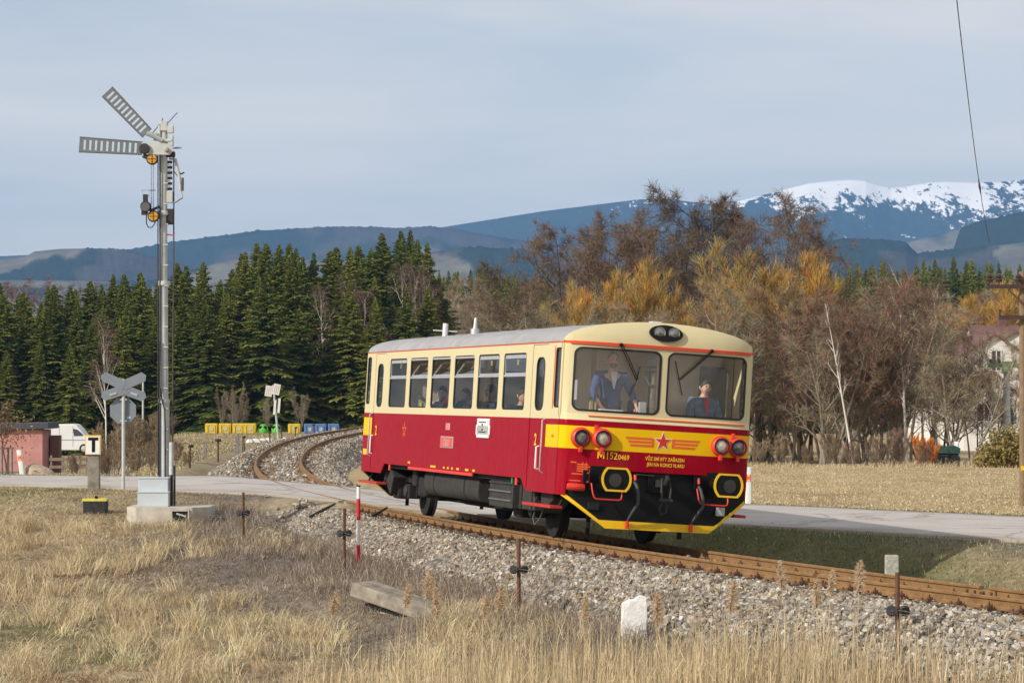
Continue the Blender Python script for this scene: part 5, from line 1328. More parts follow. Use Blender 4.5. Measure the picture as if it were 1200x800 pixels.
# passengers behind the side windows
PAS = [((467, 458), -1.21, 'older man in dark jacket looking out of the rearmost side window', dark, h_gr, -PI / 2 * 0.75, -35, -30, None),
       ((518, 461), -1.21, 'child in pale shirt drinking from a red cup by the side window', pale, h_br, -PI / 2 * 0.35, 0, 2, 'cup'),
       ((545, 464), -1.21, 'woman in white and teal raising a hand to her face by the window', teal, h_br, -PI / 2 * 0.6, 15, 0, 'hand'),
       ((575, 460), -1.21, 'dark haired man in black and white top turned to the aisle', dark, h_bk, PI / 2 * 0.55, 10, 10, None),
       ((612, 464), -1.21, 'passenger beside the wooden post at the front side window', dark, h_br, 0.3, 10, 10, None)]
for (p, X, lab, topm, hm, yaw, low, fr, extra) in PAS:
    q = car_on_x(p[0], p[1], X); J = dict(SIT)
    if extra == 'cup': J.update(elR=(-0.22, -0.14, 0.74), wrR=(-0.03, -0.22, 0.97))
    if extra == 'hand': J.update(elR=(-0.26, -0.16, 0.80), wrR=(-0.09, -0.14, 1.10))
    pr = person(lab, seat_m(X, q.y, 0.0, q.z - 1.16 * 1.04), J, 1.04, topm, dark, hm, yaw, hair_low=low, fringe=fr, tee=(pale if 'white' in lab else None))
    if extra == 'cup':
        c = MB(); c.lathe([(0.028, 0), (0.038, 0.10), (0.035, 0.10), (0.026, 0.005), (0, 0.005)], 14)
        cp = c.build('cup', MATS['signal_red'], None, 40); tag(cp, 'red cup held to the mouth of the child', 'cup')
        cp.matrix_world = pr.matrix_world @ Matrix.Translation((0.02, -0.30, 1.02))
gq = car_on_x(495, 476, -1.35)
gcup = MB().lathe([(0.03, 0), (0.04, 0.11), (0.037, 0.11), (0.028, 0.005), (0, 0.005)], 14).build('cup', plain('lime_cup', (0.45, 0.62, 0.03), 0.5), None, 40)
gcup.matrix_world = VM @ Matrix.Translation((-1.37, gq.y, 1.97)); tag(gcup, 'lime green cup standing on the ledge of a side window', 'cup')
# ------------------------------------------------------------------ semaphore signal with its foundation and cabinet
plain('galvanised', (0.47, 0.49, 0.48), 0.5, 0.0, 0.15, 4); plain('grey_enamel', (0.34, 0.36, 0.37), 0.55, 0, 0.12, 6); plain('arm_back', (0.145, 0.158, 0.155), 0.6, 0, 0.15, 10)
plain('cabinet_blue_grey', (0.50, 0.55, 0.58), 0.5, 0, 0.06, 3); plain('lamp_black', (0.025, 0.025, 0.026), 0.6, 0, 0.3, 8)
plain('cast_concrete', (0.46, 0.42, 0.36), 0.9, 0, 0.18, 5, 0.4, bscale=40); plain('old_concrete', (0.26, 0.225, 0.18), 0.95, 0, 0.45, 5, 0.5, bscale=50)
plain('amber_glass', (0.60, 0.28, 0.012), 0.25, 0, 0.15, 14); plain('mast_white', (0.48, 0.50, 0.47), 0.55, 0, 0.12, 5); plain('wire_grey', (0.16, 0.16, 0.16), 0.5, 0.4)
SD = 55.0
sb = at(193, 600, SD); sb.z = float(gz(sb.x, sb.y)) - 0.02
def sg(px, py, off=0.0): return at(px, py, SD + off) - sb        # into the signal's own frame
sig = empty('semaphore_signal', sb)
tag(sig, 'tall grey lattice-armed railway semaphore signal on a tubular mast', 'signal')
PX = SD / FPX
mast_b, mast_t = sg(193, 590), sg(192, 148); mast_t.x = mast_b.x - 0.03
m1 = sg(191, 430)
MB().tube([mast_b + Vector((0, 0, -0.1)), sg(192.5, 470)], 0.104, 14).build('mast', MATS['galvanised'], sig, 40)
MB().tube([sg(192.3, 474), sg(191.5, 330)], 0.088, 14).build('mast', MATS['galvanised'], sig, 40)
MB().tube([sg(191.5, 334), mast_t], [0.078, 0.072], 14).build('mast', MATS['mast_white'], sig, 40)
for py in (470, 332, 250): MB().lathe([(0.122, -0.04), (0.125, 0.0), (0.11, 0.05)], 14, sg(192, py)).build('mast_collar', MATS['galvanised'], sig, 40)
MB().lathe([(0.085, 0), (0.085, 0.05), (0.0, 0.07)], 12, mast_t).build('mast_cap', MATS['mast_white'], sig, 40)
for i, py in enumerate(range(215, 545, 24)):
    MB().tube([sg(191.5, py, -0.09), sg(196.8, py - 0.5, -0.14)], 0.011, 6).build('step_iron', MATS['galvanised'], sig)
# cables and wire ropes down the mast
MB().tube([sg(187.5, 180, -0.1), sg(187.6, 320, -0.1), sg(186.8, 560, -0.1)], 0.020, 6).build('pull_rod', plain('rod_blue', (0.07, 0.075, 0.10), 0.5), sig)
MB().tube([sg(203.6, 178), sg(203.6, 300), sg(202.5, 420), sg(202, 590)], 0.016, 6).build('pull_rod', plain('rod_plum', (0.07, 0.045, 0.06), 0.5), sig)
MB().tube([sg(185.2, 180, -0.12), sg(185.0, 330, -0.12), sg(185.4, 556, -0.12)], 0.012, 5).build('cable', MATS['lamp_black'], sig)
cbp = [sg(187, 400, -0.13), sg(187.5, 455, -0.13), sg(190, 470, -0.14), sg(193, 480, -0.14), sg(193.5, 500, -0.14), sg(193.5, 560, -0.14)]
MB().tube(cbp, 0.016, 6).build('cable', MATS['lamp_black'], sig, 60)
# arms: ladder-like blades
def arm(p0, p1, w, nslot, name_label):
    p0, p1 = Vector(p0), Vector(p1); L = (p1 - p0).length; d = (p1 - p0).normalized(); n = Vector((0, -1, 0)).cross(d); n.normalize()
    if n.z < 0: n = -n
    M = Matrix((( d.x, n.x, 0, p0.x), (d.y, n.y, -1, p0.y), (d.z, n.z, 0, p0.z), (0, 0, 0, 1)))
    outer = [(0, -w * 0.42), (L, -w / 2), (L, w / 2), (0, w * 0.42)]
    ho = []; a0, a1 = L * 0.06, L * 0.955; st_ = (a1 - a0) / nslot
    for i in range(nslot):
        u = a0 + st_ * (i + 0.55); ho.append([(u - 0.023, -w * 0.33), (u + 0.023, -w * 0.33), (u + 0.023, w * 0.33), (u - 0.023, w * 0.33)])
    o = bm_obj('arm', sheet2d(outer, ho, 0.012), lambda u, v, q: M @ Vector((u, v, q)), MATS['arm_back'], sig, None)
    for sgn in (-1, 1):
        MB().tube([M @ Vector((0, sgn * w * 0.42, 0.006)), M @ Vector((L, sgn * w * 0.5, 0.006))], 0.011, 5).build('arm_rim', plain('rim_dark', (0.06, 0.065, 0.06), 0.6), o)
    return o, M
o1, M1 = arm(sg(167, 174, -0.22), sg(93, 169.5, -0.22), 0.305, 10, '')
o2, M2 = arm(sg(172.5, 156.5, -0.20), sg(125.5, 107.5, -0.20), 0.285, 10, '')
# bright hub castings
pl = [(200, 169), (202.5, 173), (202, 178), (199, 181.5), (180, 181), (167, 180), (166, 167), (180, 166.5)]
hub = MB(); hub.add([sg(x, y, -0.25) for x, y in pl] + [sg(x, y, -0.23) for x, y in pl], [tuple(range(8)), tuple(range(15, 7, -1))] + [(i, i + 8, (i + 1) % 8 + 8, (i + 1) % 8) for i in range(8)])
hb = hub.build('arm_casting', MATS['mast_white'], sig)
RYs = Matrix.Rotation(PI / 2, 3, 'X')
MB().lathe([(0.05, 0), (0.05, 0.09), (0.03, 0.10), (0, 0.10)], 14, sg(195, 175.5, -0.25), RYs).build('pivot', MATS['grey_enamel'], hb, 40)
MB().lathe([(0.105, 0), (0.11, 0.04), (0.10, 0.06), (0, 0.065)], 20, sg(169.5, 174.5, -0.25), RYs).build('spectacle_lamp', MATS['lamp_black'], hb, 40)
MB().tube([sg(172, 156, -0.2), sg(181, 160, -0.15), sg(190, 165, -0.1)], 0.05, 8).build('arm_casting', MATS['mast_white'], sig, 40)
for (x, y, w, h) in ((183, 161, 0.10, 0.14), (187, 156, 0.05, 0.30), (192.5, 148, 0.14, 0.20), (200, 152, 0.13, 0.15), (197, 165, 0.22, 0.06), (202, 165, 0.05, 0.22)):
    MB().box(sg(x, y, -0.05), (w, 0.10, h)).build('head_bracket', MATS['mast_white'], sig, bevel=0.015)
for a, b_ in (((186, 152), (191, 138.5)), ((197, 144), (208, 132)), ((176, 160), (187, 146))): MB().tube([sg(*a, -0.05), sg(*b_, -0.05)], 0.009, 5).build('guard_rod', MATS['lamp_black'], sig)
MB().tube([sg(199, 174), sg(213, 173)], 0.022, 6).build('crank_arm', MATS['grey_enamel'], sig)
# spectacles and lamps
def lamp(px, py, amber):
    r_ = MB(); p = sg(px, py, -0.20)
    r_.lathe([(0.118, -0.03), (0.122, 0.03), (0.108, 0.04)], 20, p, RYs)
    o = r_.build('spectacle', MATS['lamp_black'], sig, 40)
    MB().lathe([(0.10, 0.035), (0.09, 0.05), (0, 0.055)], 20, p, RYs).build('amber_lens', MATS['amber_glass'], o, 40)
    MB().box(p + Vector((0, -0.057, 0)), (0.012, 0.008, 0.18)).build('lens_bar', MATS['lamp_black'], o); MB().box(p + Vector((0, -0.058, 0)), (0.18, 0.008, 0.010)).build('lens_bar', MATS['lamp_black'], o)
lamp(178.5, 186.5, 1); lamp(180, 253.5, 1)
MB().box(sg(172, 184, -0.2), (0.17, 0.08, 0.10), Matrix.Rotation(0.4, 3, 'Y')).build('lamp_shade', MATS['lamp_black'], sig, bevel=0.02)
lb = MB(); lb.lathe([(0.105, -0.10), (0.11, 0.06), (0.10, 0.11), (0.0, 0.11)], 18, sg(171, 242, -0.2), RYs); lb.box(sg(170.5, 232, -0.18), (0.09, 0.12, 0.14)); lb.box(sg(169.5, 249, -0.18), (0.12, 0.12, 0.10))
lo = lb.build('signal_lamp', MATS['lamp_black'], sig, 40)
MB().lathe([(0.09, 0), (0.085, 0.012), (0, 0.014)], 18, sg(170.5, 242.5, -0.31), RYs).build('lamp_lid', plain('lid_grey', (0.10, 0.10, 0.105), 0.5), lo, 40)
MB().tube([sg(167, 228, -0.2), sg(167, 223, -0.2), sg(174.5, 223, -0.2), sg(174.5, 230, -0.2)], 0.011, 5).build('lamp_handle', MATS['mast_white'], lo)
MB().tube([sg(166, 223, -0.2), sg(182.5, 223, -0.15)], 0.010, 5).build('lamp_arm', MATS['wire_grey'], sig)
MB().tube([sg(176, 247, -0.2), sg(187, 242, -0.1)], 0.03, 6).build('lamp_arm', MATS['lamp_black'], sig)
cp = [sg(171.5, 252, -0.2), sg(171.6, 262, -0.2), sg(174, 266.5, -0.2), sg(178, 266.5, -0.2), sg(181.5, 262, -0.2), sg(182, 256, -0.15)]
MB().tube(cp, 0.012, 6).build('cable', MATS['lamp_black'], sig, 60)
for px in (177.2, 179.6): MB().tube([sg(px, 192, -0.15), sg(px, 245, -0.15)], 0.008, 5).build('wire_rope', plain('rope_blue', (0.22, 0.26, 0.34), 0.5), sig)
# drive case, ladder back-board and motor on the right of the mast
for i in range(6): MB().box(sg(198.6, 190 + 6.3 * i, 0.02), (0.115, 0.03, 0.055)).build('ladder_plate', MATS['lamp_black'], sig)
for i in range(5): MB().box(sg(198.6, 193.2 + 6.3 * i, 0.02), (0.085, 0.02, 0.035)).build('ladder_step', MATS['white_paint'], sig)
MB().box(sg(199, 231, 0.0), (0.13, 0.10, 0.24)).build('drive_case', MATS['mast_white'], sig, bevel=0.015)
MB().box(sg(199.5, 254, 0.0), (0.15, 0.14, 0.32)).build('drive_case', MATS['lamp_black'], sig, bevel=0.02)
MB().box(sg(199.5, 181, 0.0), (0.20, 0.12, 0.12)).build('drive_case', plain('case_maroon', (0.055, 0.02, 0.025), 0.6), sig, bevel=0.02)
MB().tube([sg(205.5, 186), sg(210, 207), sg(211.5, 223)], [0.03, 0.035, 0.03], 8).build('lever', MATS['mast_white'], sig, 40)
MB().tube([sg(198, 186), sg(206, 187)], 0.022, 8).build('lever', MATS['grey_enamel'], sig, 40)
MB().tube([sg(211.5, 222), sg(213.5, 231)], 0.022, 8).build('lever', MATS['mast_white'], sig, 40)
MB().tube([sg(214, 231), sg(203, 238)], 0.026, 8).build('lever', MATS['grey_enamel'], sig, 40)
MB().box(sg(214, 216, 0.0), (0.045, 0.06, 0.27)).build('counterweight', MATS['rim_dark'] if 'rim_dark' in MATS else MATS['lamp_black'], sig, bevel=0.01)
MB().tube([sg(207, 201), sg(212.5, 204), sg(216, 202)], 0.018, 6).build('lever', MATS['lamp_black'], sig)
MB().tube([sg(196, 275), sg(204, 275.5)], 0.016, 6).build('rod_guide', MATS['signal_red'], sig)
MB().tube([sg(203.5, 200), sg(209, 208), sg(212, 210)], 0.010, 5).build('cable', MATS['lamp_black'], sig)
for px, py0, py1, r_ in ((201, 556, 596, 0.028), (204.5, 545, 596, 0.022)): MB().tube([sg(px, py0, -0.3), sg(px, py1, -0.3)], r_, 8).build('conduit', MATS['lamp_black'], sig)
MB().tube([sg(201, 518, -0.3), sg(200.8, 556, -0.3)], 0.048, 12).build('conduit_cover', MATS['galvanised'], sig, 40)
# concrete foundation
fb = at(196, 607, SD - 0.75); fb.z = float(gz(fb.x, fb.y)) - 0.12
fo = empty('signal_foundation', fb); tag(fo, 'low pale concrete foundation block under the semaphore mast', 'foundation')
W2 = 1.62; H2 = 0.42
plan = [(-0.80, -0.10), (-0.58, -0.36), (0.55, -0.36), (0.86, -0.02), (0.86, 1.0), (-0.80, 1.0)]
fm = bm_obj('block', sheet2d(plan, (), H2), lambda u, v, w: (u, v, w), MATS['cast_concrete'], fo, None)
bv = fm.modifiers.new('bevel', 'BEVEL'); bv.width = 0.012; bv.segments = 2
MB().box((0.305, -0.355, 0.24), (0.32, 0.06, 0.22)).build('recess_shade', plain('shade_black', (0.006, 0.006, 0.006), 0.9), fo)  # solid black block painting the shade inside the opening
for nm, c_, d_ in (('recess_frame', (0.305, -0.385, 0.36), (0.36, 0.03, 0.03)), ('recess_frame', (0.135, -0.385, 0.24), (0.03, 0.03, 0.21)), ('recess_frame', (0.475, -0.385, 0.24), (0.03, 0.03, 0.21))): MB().box(c_, d_).build(nm, MATS['cast_concrete'], fo)
MB().box((0.33, -0.40, 0.27), (0.20, 0.02, 0.03), Matrix.Rotation(0.3, 3, 'Y')).build('cable_end', MATS['galvanised'], fo)
# cabinet on it
cbm = empty('relay_cabinet', at(179, 588, SD - 0.62)); cbm.location.z = fb.z + H2
tag(cbm, 'pale blue-grey stepped metal cabinet on the concrete foundation', 'cabinet')
MB().box((0.0, 0.22, 0.28), (0.60, 0.34, 0.56)).build('case', MATS['cabinet_blue_grey'], cbm, bevel=0.008)
MB().box((0.02, -0.01, 0.14), (0.62, 0.22, 0.28)).build('lower_case', MATS['cabinet_blue_grey'], cbm, bevel=0.008)
MB().box((0.02, -0.01, 0.290), (0.65, 0.25, 0.022)).build('lid', MATS['cabinet_blue_grey'], cbm, bevel=0.005)
MB().box((0.0, 0.22, 0.570), (0.63, 0.37, 0.022)).build('lid', MATS['cabinet_blue_grey'], cbm, bevel=0.005)

# ------------------------------------------------------------------ T board on a concrete post
p = at(110, 574, 60.0); p.z = float(gz(p.x, p.y)) - 0.15
tb = empty('marker_post', p); tag(tb, 'square concrete post carrying a white board with black letter T', 'marker post')
MB().box((0, 0, 0.62), (0.265, 0.20, 1.20), None, 0.92).build('post', MATS['old_concrete'], tb, bevel=0.012)
zt = at(110, 521, 60).z - p.z
MB().box((0, -0.125, zt), (0.350, 0.02, 0.435)).build('board_edge', plain('edge_yellow', (0.76, 0.50, 0.10), 0.6), tb, bevel=0.004)
MB().box((0.0, -0.139, zt - 0.012), (0.300, 0.012, 0.385)).build('board', MATS['white_paint'], tb)
MB().box((0.005, -0.148, zt + 0.135), (0.225, 0.006, 0.065)).build('letter_bar', MATS['black_paint'], tb); MB().box((0.010, -0.148, zt - 0.028), (0.072, 0.006, 0.262)).build('letter_stem', MATS['black_paint'], tb)
# black box with yellow rim
p = hit(112, 603); bx = empty('point_box', p + Vector((0, 0, -0.04))); tag(bx, 'small black box with chipped yellow lid edge lying in the grass', 'box')
MB().box((0, 0, 0.15), (0.46, 0.34, 0.30), None, 1.06).build('case', plain('tarred_black', (0.02, 0.02, 0.02), 0.7, 0, 0.6, 9, 0.3), bx, bevel=0.02)
for c_, d_ in (((0, -0.165, 0.30), (0.50, 0.03, 0.05)), ((0, 0.165, 0.30), (0.50, 0.03, 0.05)), ((-0.235, 0, 0.30), (0.03, 0.30, 0.05)), ((0.235, 0, 0.30), (0.03, 0.30, 0.05))): MB().box(c_, d_).build('lid_edge', plain('chipped_yellow', (0.66, 0.55, 0.10), 0.7, 0, 0.3, 20), bx)
MB().lathe([(0.035, 0), (0.035, 0.06), (0, 0.07)], 10, (0.02, -0.03, 0.31)).build('knob', MATS['black_paint'], bx, 40)

# ------------------------------------------------------------------ crossing sign seen from behind
p = at(144.5, 567, 64.2); p.z = float(gz(p.x, p.y)) - 0.1
cs = empty('crossing_sign', p); tag(cs, 'grey back of a crossbuck and octagonal stop sign on one post', 'road sign')
S0 = 64.2 / FPX
hz_ = lambda py: at(144.5, py, 64.2).z - p.z
plain('sign_back', (0.21, 0.235, 0.27), 0.5, 0.2, 0.08, 3)
MB().tube([(0, 0, 0), (0, 0, hz_(444))], 0.042, 12).build('post', MATS['galvanised'], cs, 40)
def blade(cx, cz, ang):
    L, w = 0.27, 0.115
    poly = [(-L, -w), (L, -w), (L + 0.07, 0), (L, w), (-L, w), (-L - 0.0, 0)]
    ca, sa = math.cos(ang), math.sin(ang)
    o = MB(); o.prism([(cx + u * ca - v * sa, cz + u * sa + v * ca) for u, v in poly], 0.02, Matrix(((1, 0, 0, 0), (0, 0, -1, -0.05), (0, 1, 0, 0), (0, 0, 0, 1))))
    return o
for i_, (cx, py, a) in enumerate(((-0.215, 446.5, PI - 0.44), (0.235, 446.5, 0.42), (-0.205, 460, PI + 0.30), (0.225, 460, -0.36))):
    bo_ = blade(cx, hz_(py), a).build('crossbuck_blade', MATS['sign_back'], cs); bo_.location.y = 0.0035 * i_
for cx, py, a in ((-0.24, 461.5, 0.30), (0.26, 461.5, -0.36)):
    MB().box((cx, -0.075, hz_(py)), (0.17, 0.008, 0.05), Matrix.Rotation(-a, 3, 'Y')).build('lettering_plate', plain('letters_grey', (0.40, 0.42, 0.45), 0.5), cs)
for py in (451, 457): MB().box((0, -0.02, hz_(py)), (0.36, 0.02, 0.035)).build('clamp', MATS['galvanised'], cs)
R8 = 0.335
oc = [(R8 * math.cos(RAD(22.5 + 45 * i)), hz_(481) + R8 * math.sin(RAD(22.5 + 45 * i))) for i in range(8)]
st8 = MB(); st8.prism(oc, 0.02, Matrix(((1, 0, 0, -0.02), (0, 0, 1, 0.05), (0, 1, 0, 0), (0, 0, 0, 1))))
stp = st8.build('stop_plate', MATS['sign_back'], cs)
for py in (468, 493): MB().box((0, 0.03, hz_(py)), (0.16, 0.10, 0.03)).build('clamp', MATS['galvanised'], stp)
MB().box((0.12, 0.046, hz_(489)), (0.09, 0.006, 0.05)).build('sticker', plain('sticker_blue', (0.35, 0.55, 0.72), 0.5), stp)

# ------------------------------------------------------------------ point-rod and wire posts beside the track
def wire_post(px, pt, pb, label, r_=0.026, head=0.52, two=True, depth=None, lean=0.0):
    b_ = hit(px, pb) if depth is None else at(px, pb, depth)
    h = (pb - pt) * b_.y / FPX
    o = empty('wire_post', b_ + Vector((0, 0, -0.12))); tag(o, label, 'post', 'wire guide posts along the track')
    tp = Vector((lean * h, 0, h + 0.12))
    MB().tube([(0, 0, 0), tp], r_, 8).build('post', MATS['rusty_iron'], o, 50)
    zc = (h + 0.12) * head + 0.06; xc_ = lean * zc
    hd = MB().box((xc_, -0.03, zc), (0.24 if two else 0.14, 0.05, 0.035)).build('bracket', MATS['lamp_black'], o, bevel=0.008)
    for s_ in ((-1, 1) if two else (1,)):
        MB().lathe([(0.058, -0.02), (0.045, -0.006), (0.045, 0.006), (0.058, 0.02)], 16, (xc_ + s_ * 0.072, -0.055, zc + 0.012), RYs @ Matrix.Rotation(0.5 * s_, 3, 'X')).build('pulley', MATS['lamp_black'], o, 40)
        MB().tube([(xc_ + s_ * 0.072, -0.10, zc + 0.012), (xc_ + s_ * 0.072, 0.0, zc + 0.012)], 0.012, 6).build('pin', MATS['rusty_iron'], o)
    return o, b_ + Vector((xc_, 0, zc - 0.12))
wp = []
for a in ((285, 577, 637, 'rusty guide post with twin pulleys beside the signal foundation'), (403.5, 597, 669, 'rusty guide post with twin pulleys next to the striped pole'), (608, 630, 721, 'rusty guide post with twin pulleys by the ballast near the train front'), (1052, 672, 796, 'tall rusty guide post with pulleys standing near the rail joint')):
    wp.append(wire_post(*a, head=0.58 if a[0] != 1052 else 0.62)[1])
for k in (-0.04, 0.04):
    pts = [fb + Vector((0.6, -0.2, 0.3 + k * 0.3))] + [q + Vector((0, -0.06, k * 0.5)) for q in wp] + [wp[-1] + (wp[-1] - wp[-2]) * 0.8]
    dense = []
    for a, b_ in zip(pts[:-1], pts[1:]):
        for i in range(10): t_ = i / 10; q = a.lerp(b_, t_); q.z -= 0.10 * 4 * t_ * (1 - t_) * 0.6; dense.append(q)
    o = MB().tube(dense, 0.0035, 4).build('signal_wire', MATS['steel_worn'], None); tag(o, 'thin steel signal wire strung along the guide posts', 'wire', 'signal wires beside the track')
for a in ((222.5, 521, 548, 'short rusty guide post standing alone in the lawn beyond the road', False), (255.5, 514, 541, 'rusty guide post carrying a large wheel beyond the road', True), (287, 511, 530, 'leaning guide post with a pulley near the timber trestle', False), (317, 506, 521, 'leaning guide post by the white stones at the track bend', False), (331, 499, 519, 'slim leaning guide post behind the double-bladed sign', False), (346, 500, 515, 'thin guide post past the double-bladed sign', False), (367.5, 497, 511, 'farthest guide post in front of the blue containers', True)):
    wire_post(a[0], a[1], a[2], a[3], 0.04, 0.88, a[4], lean=-0.10 if 'leaning' in a[3] else 0.0)
# timber trestle and stumps
for px, pt, pb, w, lab in ((240.5, 516, 536, 0.14, 'grey weathered post stump beyond the road'), (278, 509, 538, 0.16, 'tall grey timber post of the old trestle'), (232, 527, 537, 0.12, 'short grey stump in the straw beyond the road')):
    b_ = hit(px, pb); h = (pb - pt) * b_.y / FPX; o = empty('timber_post', b_ + Vector((0, 0, -0.1))); tag(o, lab, 'post')
    MB().box((0, 0, h / 2), (w, w, h + 0.1), Matrix.Rotation(0.04, 3, 'Y'), 0.85).build('post', plain('weathered_timber', (0.20, 0.19, 0.17), 0.95, 0, 0.3, 10, 0.4), o)
    MB().box((0, 0, h + 0.03), (w * 0.8, w * 0.8, 0.06), None, 0.5).build('cap', MATS['weathered_timber'], o)
    if 'trestle' in lab:
        MB().box((-0.45, 0, h * 0.12), (1.0, 0.12, 0.12)).build('beam', MATS['weathered_timber'], o); MB().box((0.25, 0.1, h * 0.45), (0.08, 0.08, h * 0.9)).build('post', MATS['weathered_timber'], o)
# red and white pole
b_ = hit(420, 667); h = (667 - 569) * b_.y / FPX
o = empty('striped_pole', b_ + Vector((0, 0, -0.1))); tag(o, 'thin red and white striped pole stuck beside the ballast', 'pole')
z = 0; cut = [(0, 0.29, 'r'), (0.29, 0.585, 'w'), (0.585, 0.84, 'r'), (0.84, 0.985, 'w'), (0.985, 1.0, 'k')]
for a, c_, k in cut:
    MB().tube([(0, 0, a * h + (0 if a == 0 else 0.1)), (0, 0, c_ * h + 0.1)], 0.032 if k != 'k' else 0.034, 10).build('red_band' if k == 'r' else 'white_band' if k == 'w' else 'top_cap', plain('pole_red', (0.55, 0.01, 0.03), 0.5) if k == 'r' else MATS['white_paint'] if k == 'w' else MATS['black_paint'], o, 50)
# planks and rusty bar on the ballast
for (px, py, L, az, lab) in ((436, 640, 0.9, 0.9, 'dark loose stick lying on the ballast slope near the striped pole'), (516, 652, 0.5, 0.3, 'short dark stick lying on the ballast beside the rail'), (378, 617, 0.7, 0.8, 'grey stick on the stones near the crossing')):
    q = hit(px, py); d_ = float(trk_d(q.x, q.y)); q.z = float(ballast_z(d_, q.y)) + 0.07 if d_ > -3 else q.z + 0.05
    v = Vector((math.cos(az), math.sin(az), 0.35)) * L / 2
    st_ = MB().tube([q - v, q, q + v], [0.028, 0.034, 0.02], 6).build('stick', MATS['sleeper_wood'], None); tag(st_, lab, 'stick')

# ------------------------------------------------------------------ culvert, white stone, concrete marker
q = at(458, 712, 39.4); gq_ = float(gz(q.x, q.y))
cv_ = empty('culvert', Vector((q.x, q.y, -1.17))); cv_.rotation_euler = (0, 0.20, RAD(-34)); tag(cv_, 'broken concrete culvert headwall half buried in the dry grass', 'culvert')
MB().box((0, 0.15, 0.42), (1.50, 0.55, 0.21), Matrix.Rotation(0.03, 3, 'Y')).build('coping', MATS['old_concrete'], cv_, bevel=0.02)
MB().box((0.18, 0.20, 0.05), (0.95, 0.35, 0.52), None, 0.98).build('wall', plain('pale_concrete', (0.44, 0.41, 0.36), 0.95, 0, 0.2, 7, 0.4), cv_, bevel=0.02)
MB().box((0.05, 0.02, 0.275), (1.10, 0.14, 0.03)).build('gap_shade', plain('shade_black', (0.006, 0.006, 0.006), 0.9), cv_)  # black strip painting the shade of the gap under the coping
q = hit(743, 748); h = (748 - 704) * q.y / FPX
ws = empty('boundary_stone', q + Vector((0, 0, -0.15))); tag(ws, 'white painted rough boundary stone standing in the reeds', 'stone')
bm = bmesh.new(); bmesh.ops.create_cube(bm, size=1.0); bmesh.ops.subdivide_edges(bm, edges=bm.edges[:], cuts=3, use_grid_fill=True)
rr = random.Random(5)
for v in bm.verts:
    v.co.x *= 0.34 * (1 - 0.16 * (v.co.z + 0.5)); v.co.y *= 0.24; v.co.z = (v.co.z + 0.5) * (h + 0.15) + (0.05 if v.co.x > 0 and v.co.z > 0.4 else 0) - (0.04 if v.co.x < -0.1 and v.co.z > 0.4 else 0); v.co += Vector((rr.uniform(-1, 1), rr.uniform(-1, 1), rr.uniform(-1, 1))) * 0.012
bm_obj('stone', bm, lambda x, y, z: (x, y, z), plain('limewash', (0.72, 0.71, 0.68), 0.9, 0, 0.18, 9, 0.5), ws, 50)
q = at(1045, 672, 39.5); mk = empty('marker_stone', Vector((q.x, q.y, at(1045, 692, 39.5).z))); tag(mk, 'weathered grey concrete marker post behind the far rail', 'marker stone')
MB().box((0, 0, 0.26), (0.20, 0.16, 0.53), None, 0.94).build('post', plain('lichen_concrete', (0.40, 0.38, 0.32), 0.95, 0, 0.4, 14, 0.5), mk, bevel=0.015)

# ------------------------------------------------------------------ roadside delineators
def delineator(loc, h, lean, label):
    o = empty('delineator', loc); tag(o, label, 'road marker'); o.rotation_euler = (0, lean, 0)
    prof = rrect(-0.075, 0.075, -0.05, 0.05, 0.035, 3)
    MB().prism(prof, h, Matrix.Translation((0, 0, -0.05))).build('post', MATS['white_paint'], o, 40)
    MB().box((0, -0.052, h * 0.68), (0.11, 0.008, 0.16)).build('orange_reflector', plain('reflector_orange', (0.75, 0.14, 0.02), 0.4), o)
    for z in (0.74, 0.62): MB().box((0, -0.057, h * z), (0.06, 0.006, 0.035)).build('reflector_mark', plain('mark_pale', (0.85, 0.55, 0.40), 0.4), o)
q = at(27, 551, 77.5); delineator(Vector((q.x, q.y, float(gz(q.x, q.y)))), 0.88, -0.14, 'leaning white delineator post with orange reflector beside the young tree')
q = at(877, 578, 60.5); delineator(Vector((q.x, q.y, float(gz(q.x, q.y)))), 0.92, 0.0, 'upright white delineator post with orange reflector beside the straw field')

# ------------------------------------------------------------------ double-bladed white sign by the bend
b_ = hit(327, 521); o = empty('warning_sign', b_ + Vector((0, 0, -0.1))); tag(o, 'two tilted white sign plates over narrow panels on a leaning post', 'railway sign')
k = b_.y / FPX; top = Vector(((320 - 327) * k, 0, (521 - 449) * k))
MB().tube([(0, 0, 0), top], 0.055, 8).build('post', MATS['galvanised'], o, 40)
for cx, cy, a in ((315, 456, 0.14), (324, 454, 0.20)):
    c_ = Vector(((cx - 327) * k, -0.06, (521 - cy) * k))
    pl_ = MB().box(c_, (8.2 * k, 0.02, 12.5 * k), Matrix.Rotation(a, 3, 'Y')).build('sign_plate', plain('sign_white', (0.68, 0.68, 0.64), 0.5, 0, 0.1, 4), o)
    for q in (-0.3, 0.0, 0.3): MB().box(c_ + Vector((q * 8 * k * 0.9, -0.014, 0)), (0.03, 0.006, 10 * k), Matrix.Rotation(a, 3, 'Y')).build('plate_line', plain('line_tan', (0.42, 0.36, 0.26), 0.6), pl_)
for cx, cy in ((322, 475), (327, 473)):
    MB().box(((cx - 327) * k, -0.06, (521 - cy) * k), (2.8 * k, 0.02, 17 * k), Matrix.Rotation(0.08, 3, 'Y')).build('narrow_panel', MATS['sign_white'], o)
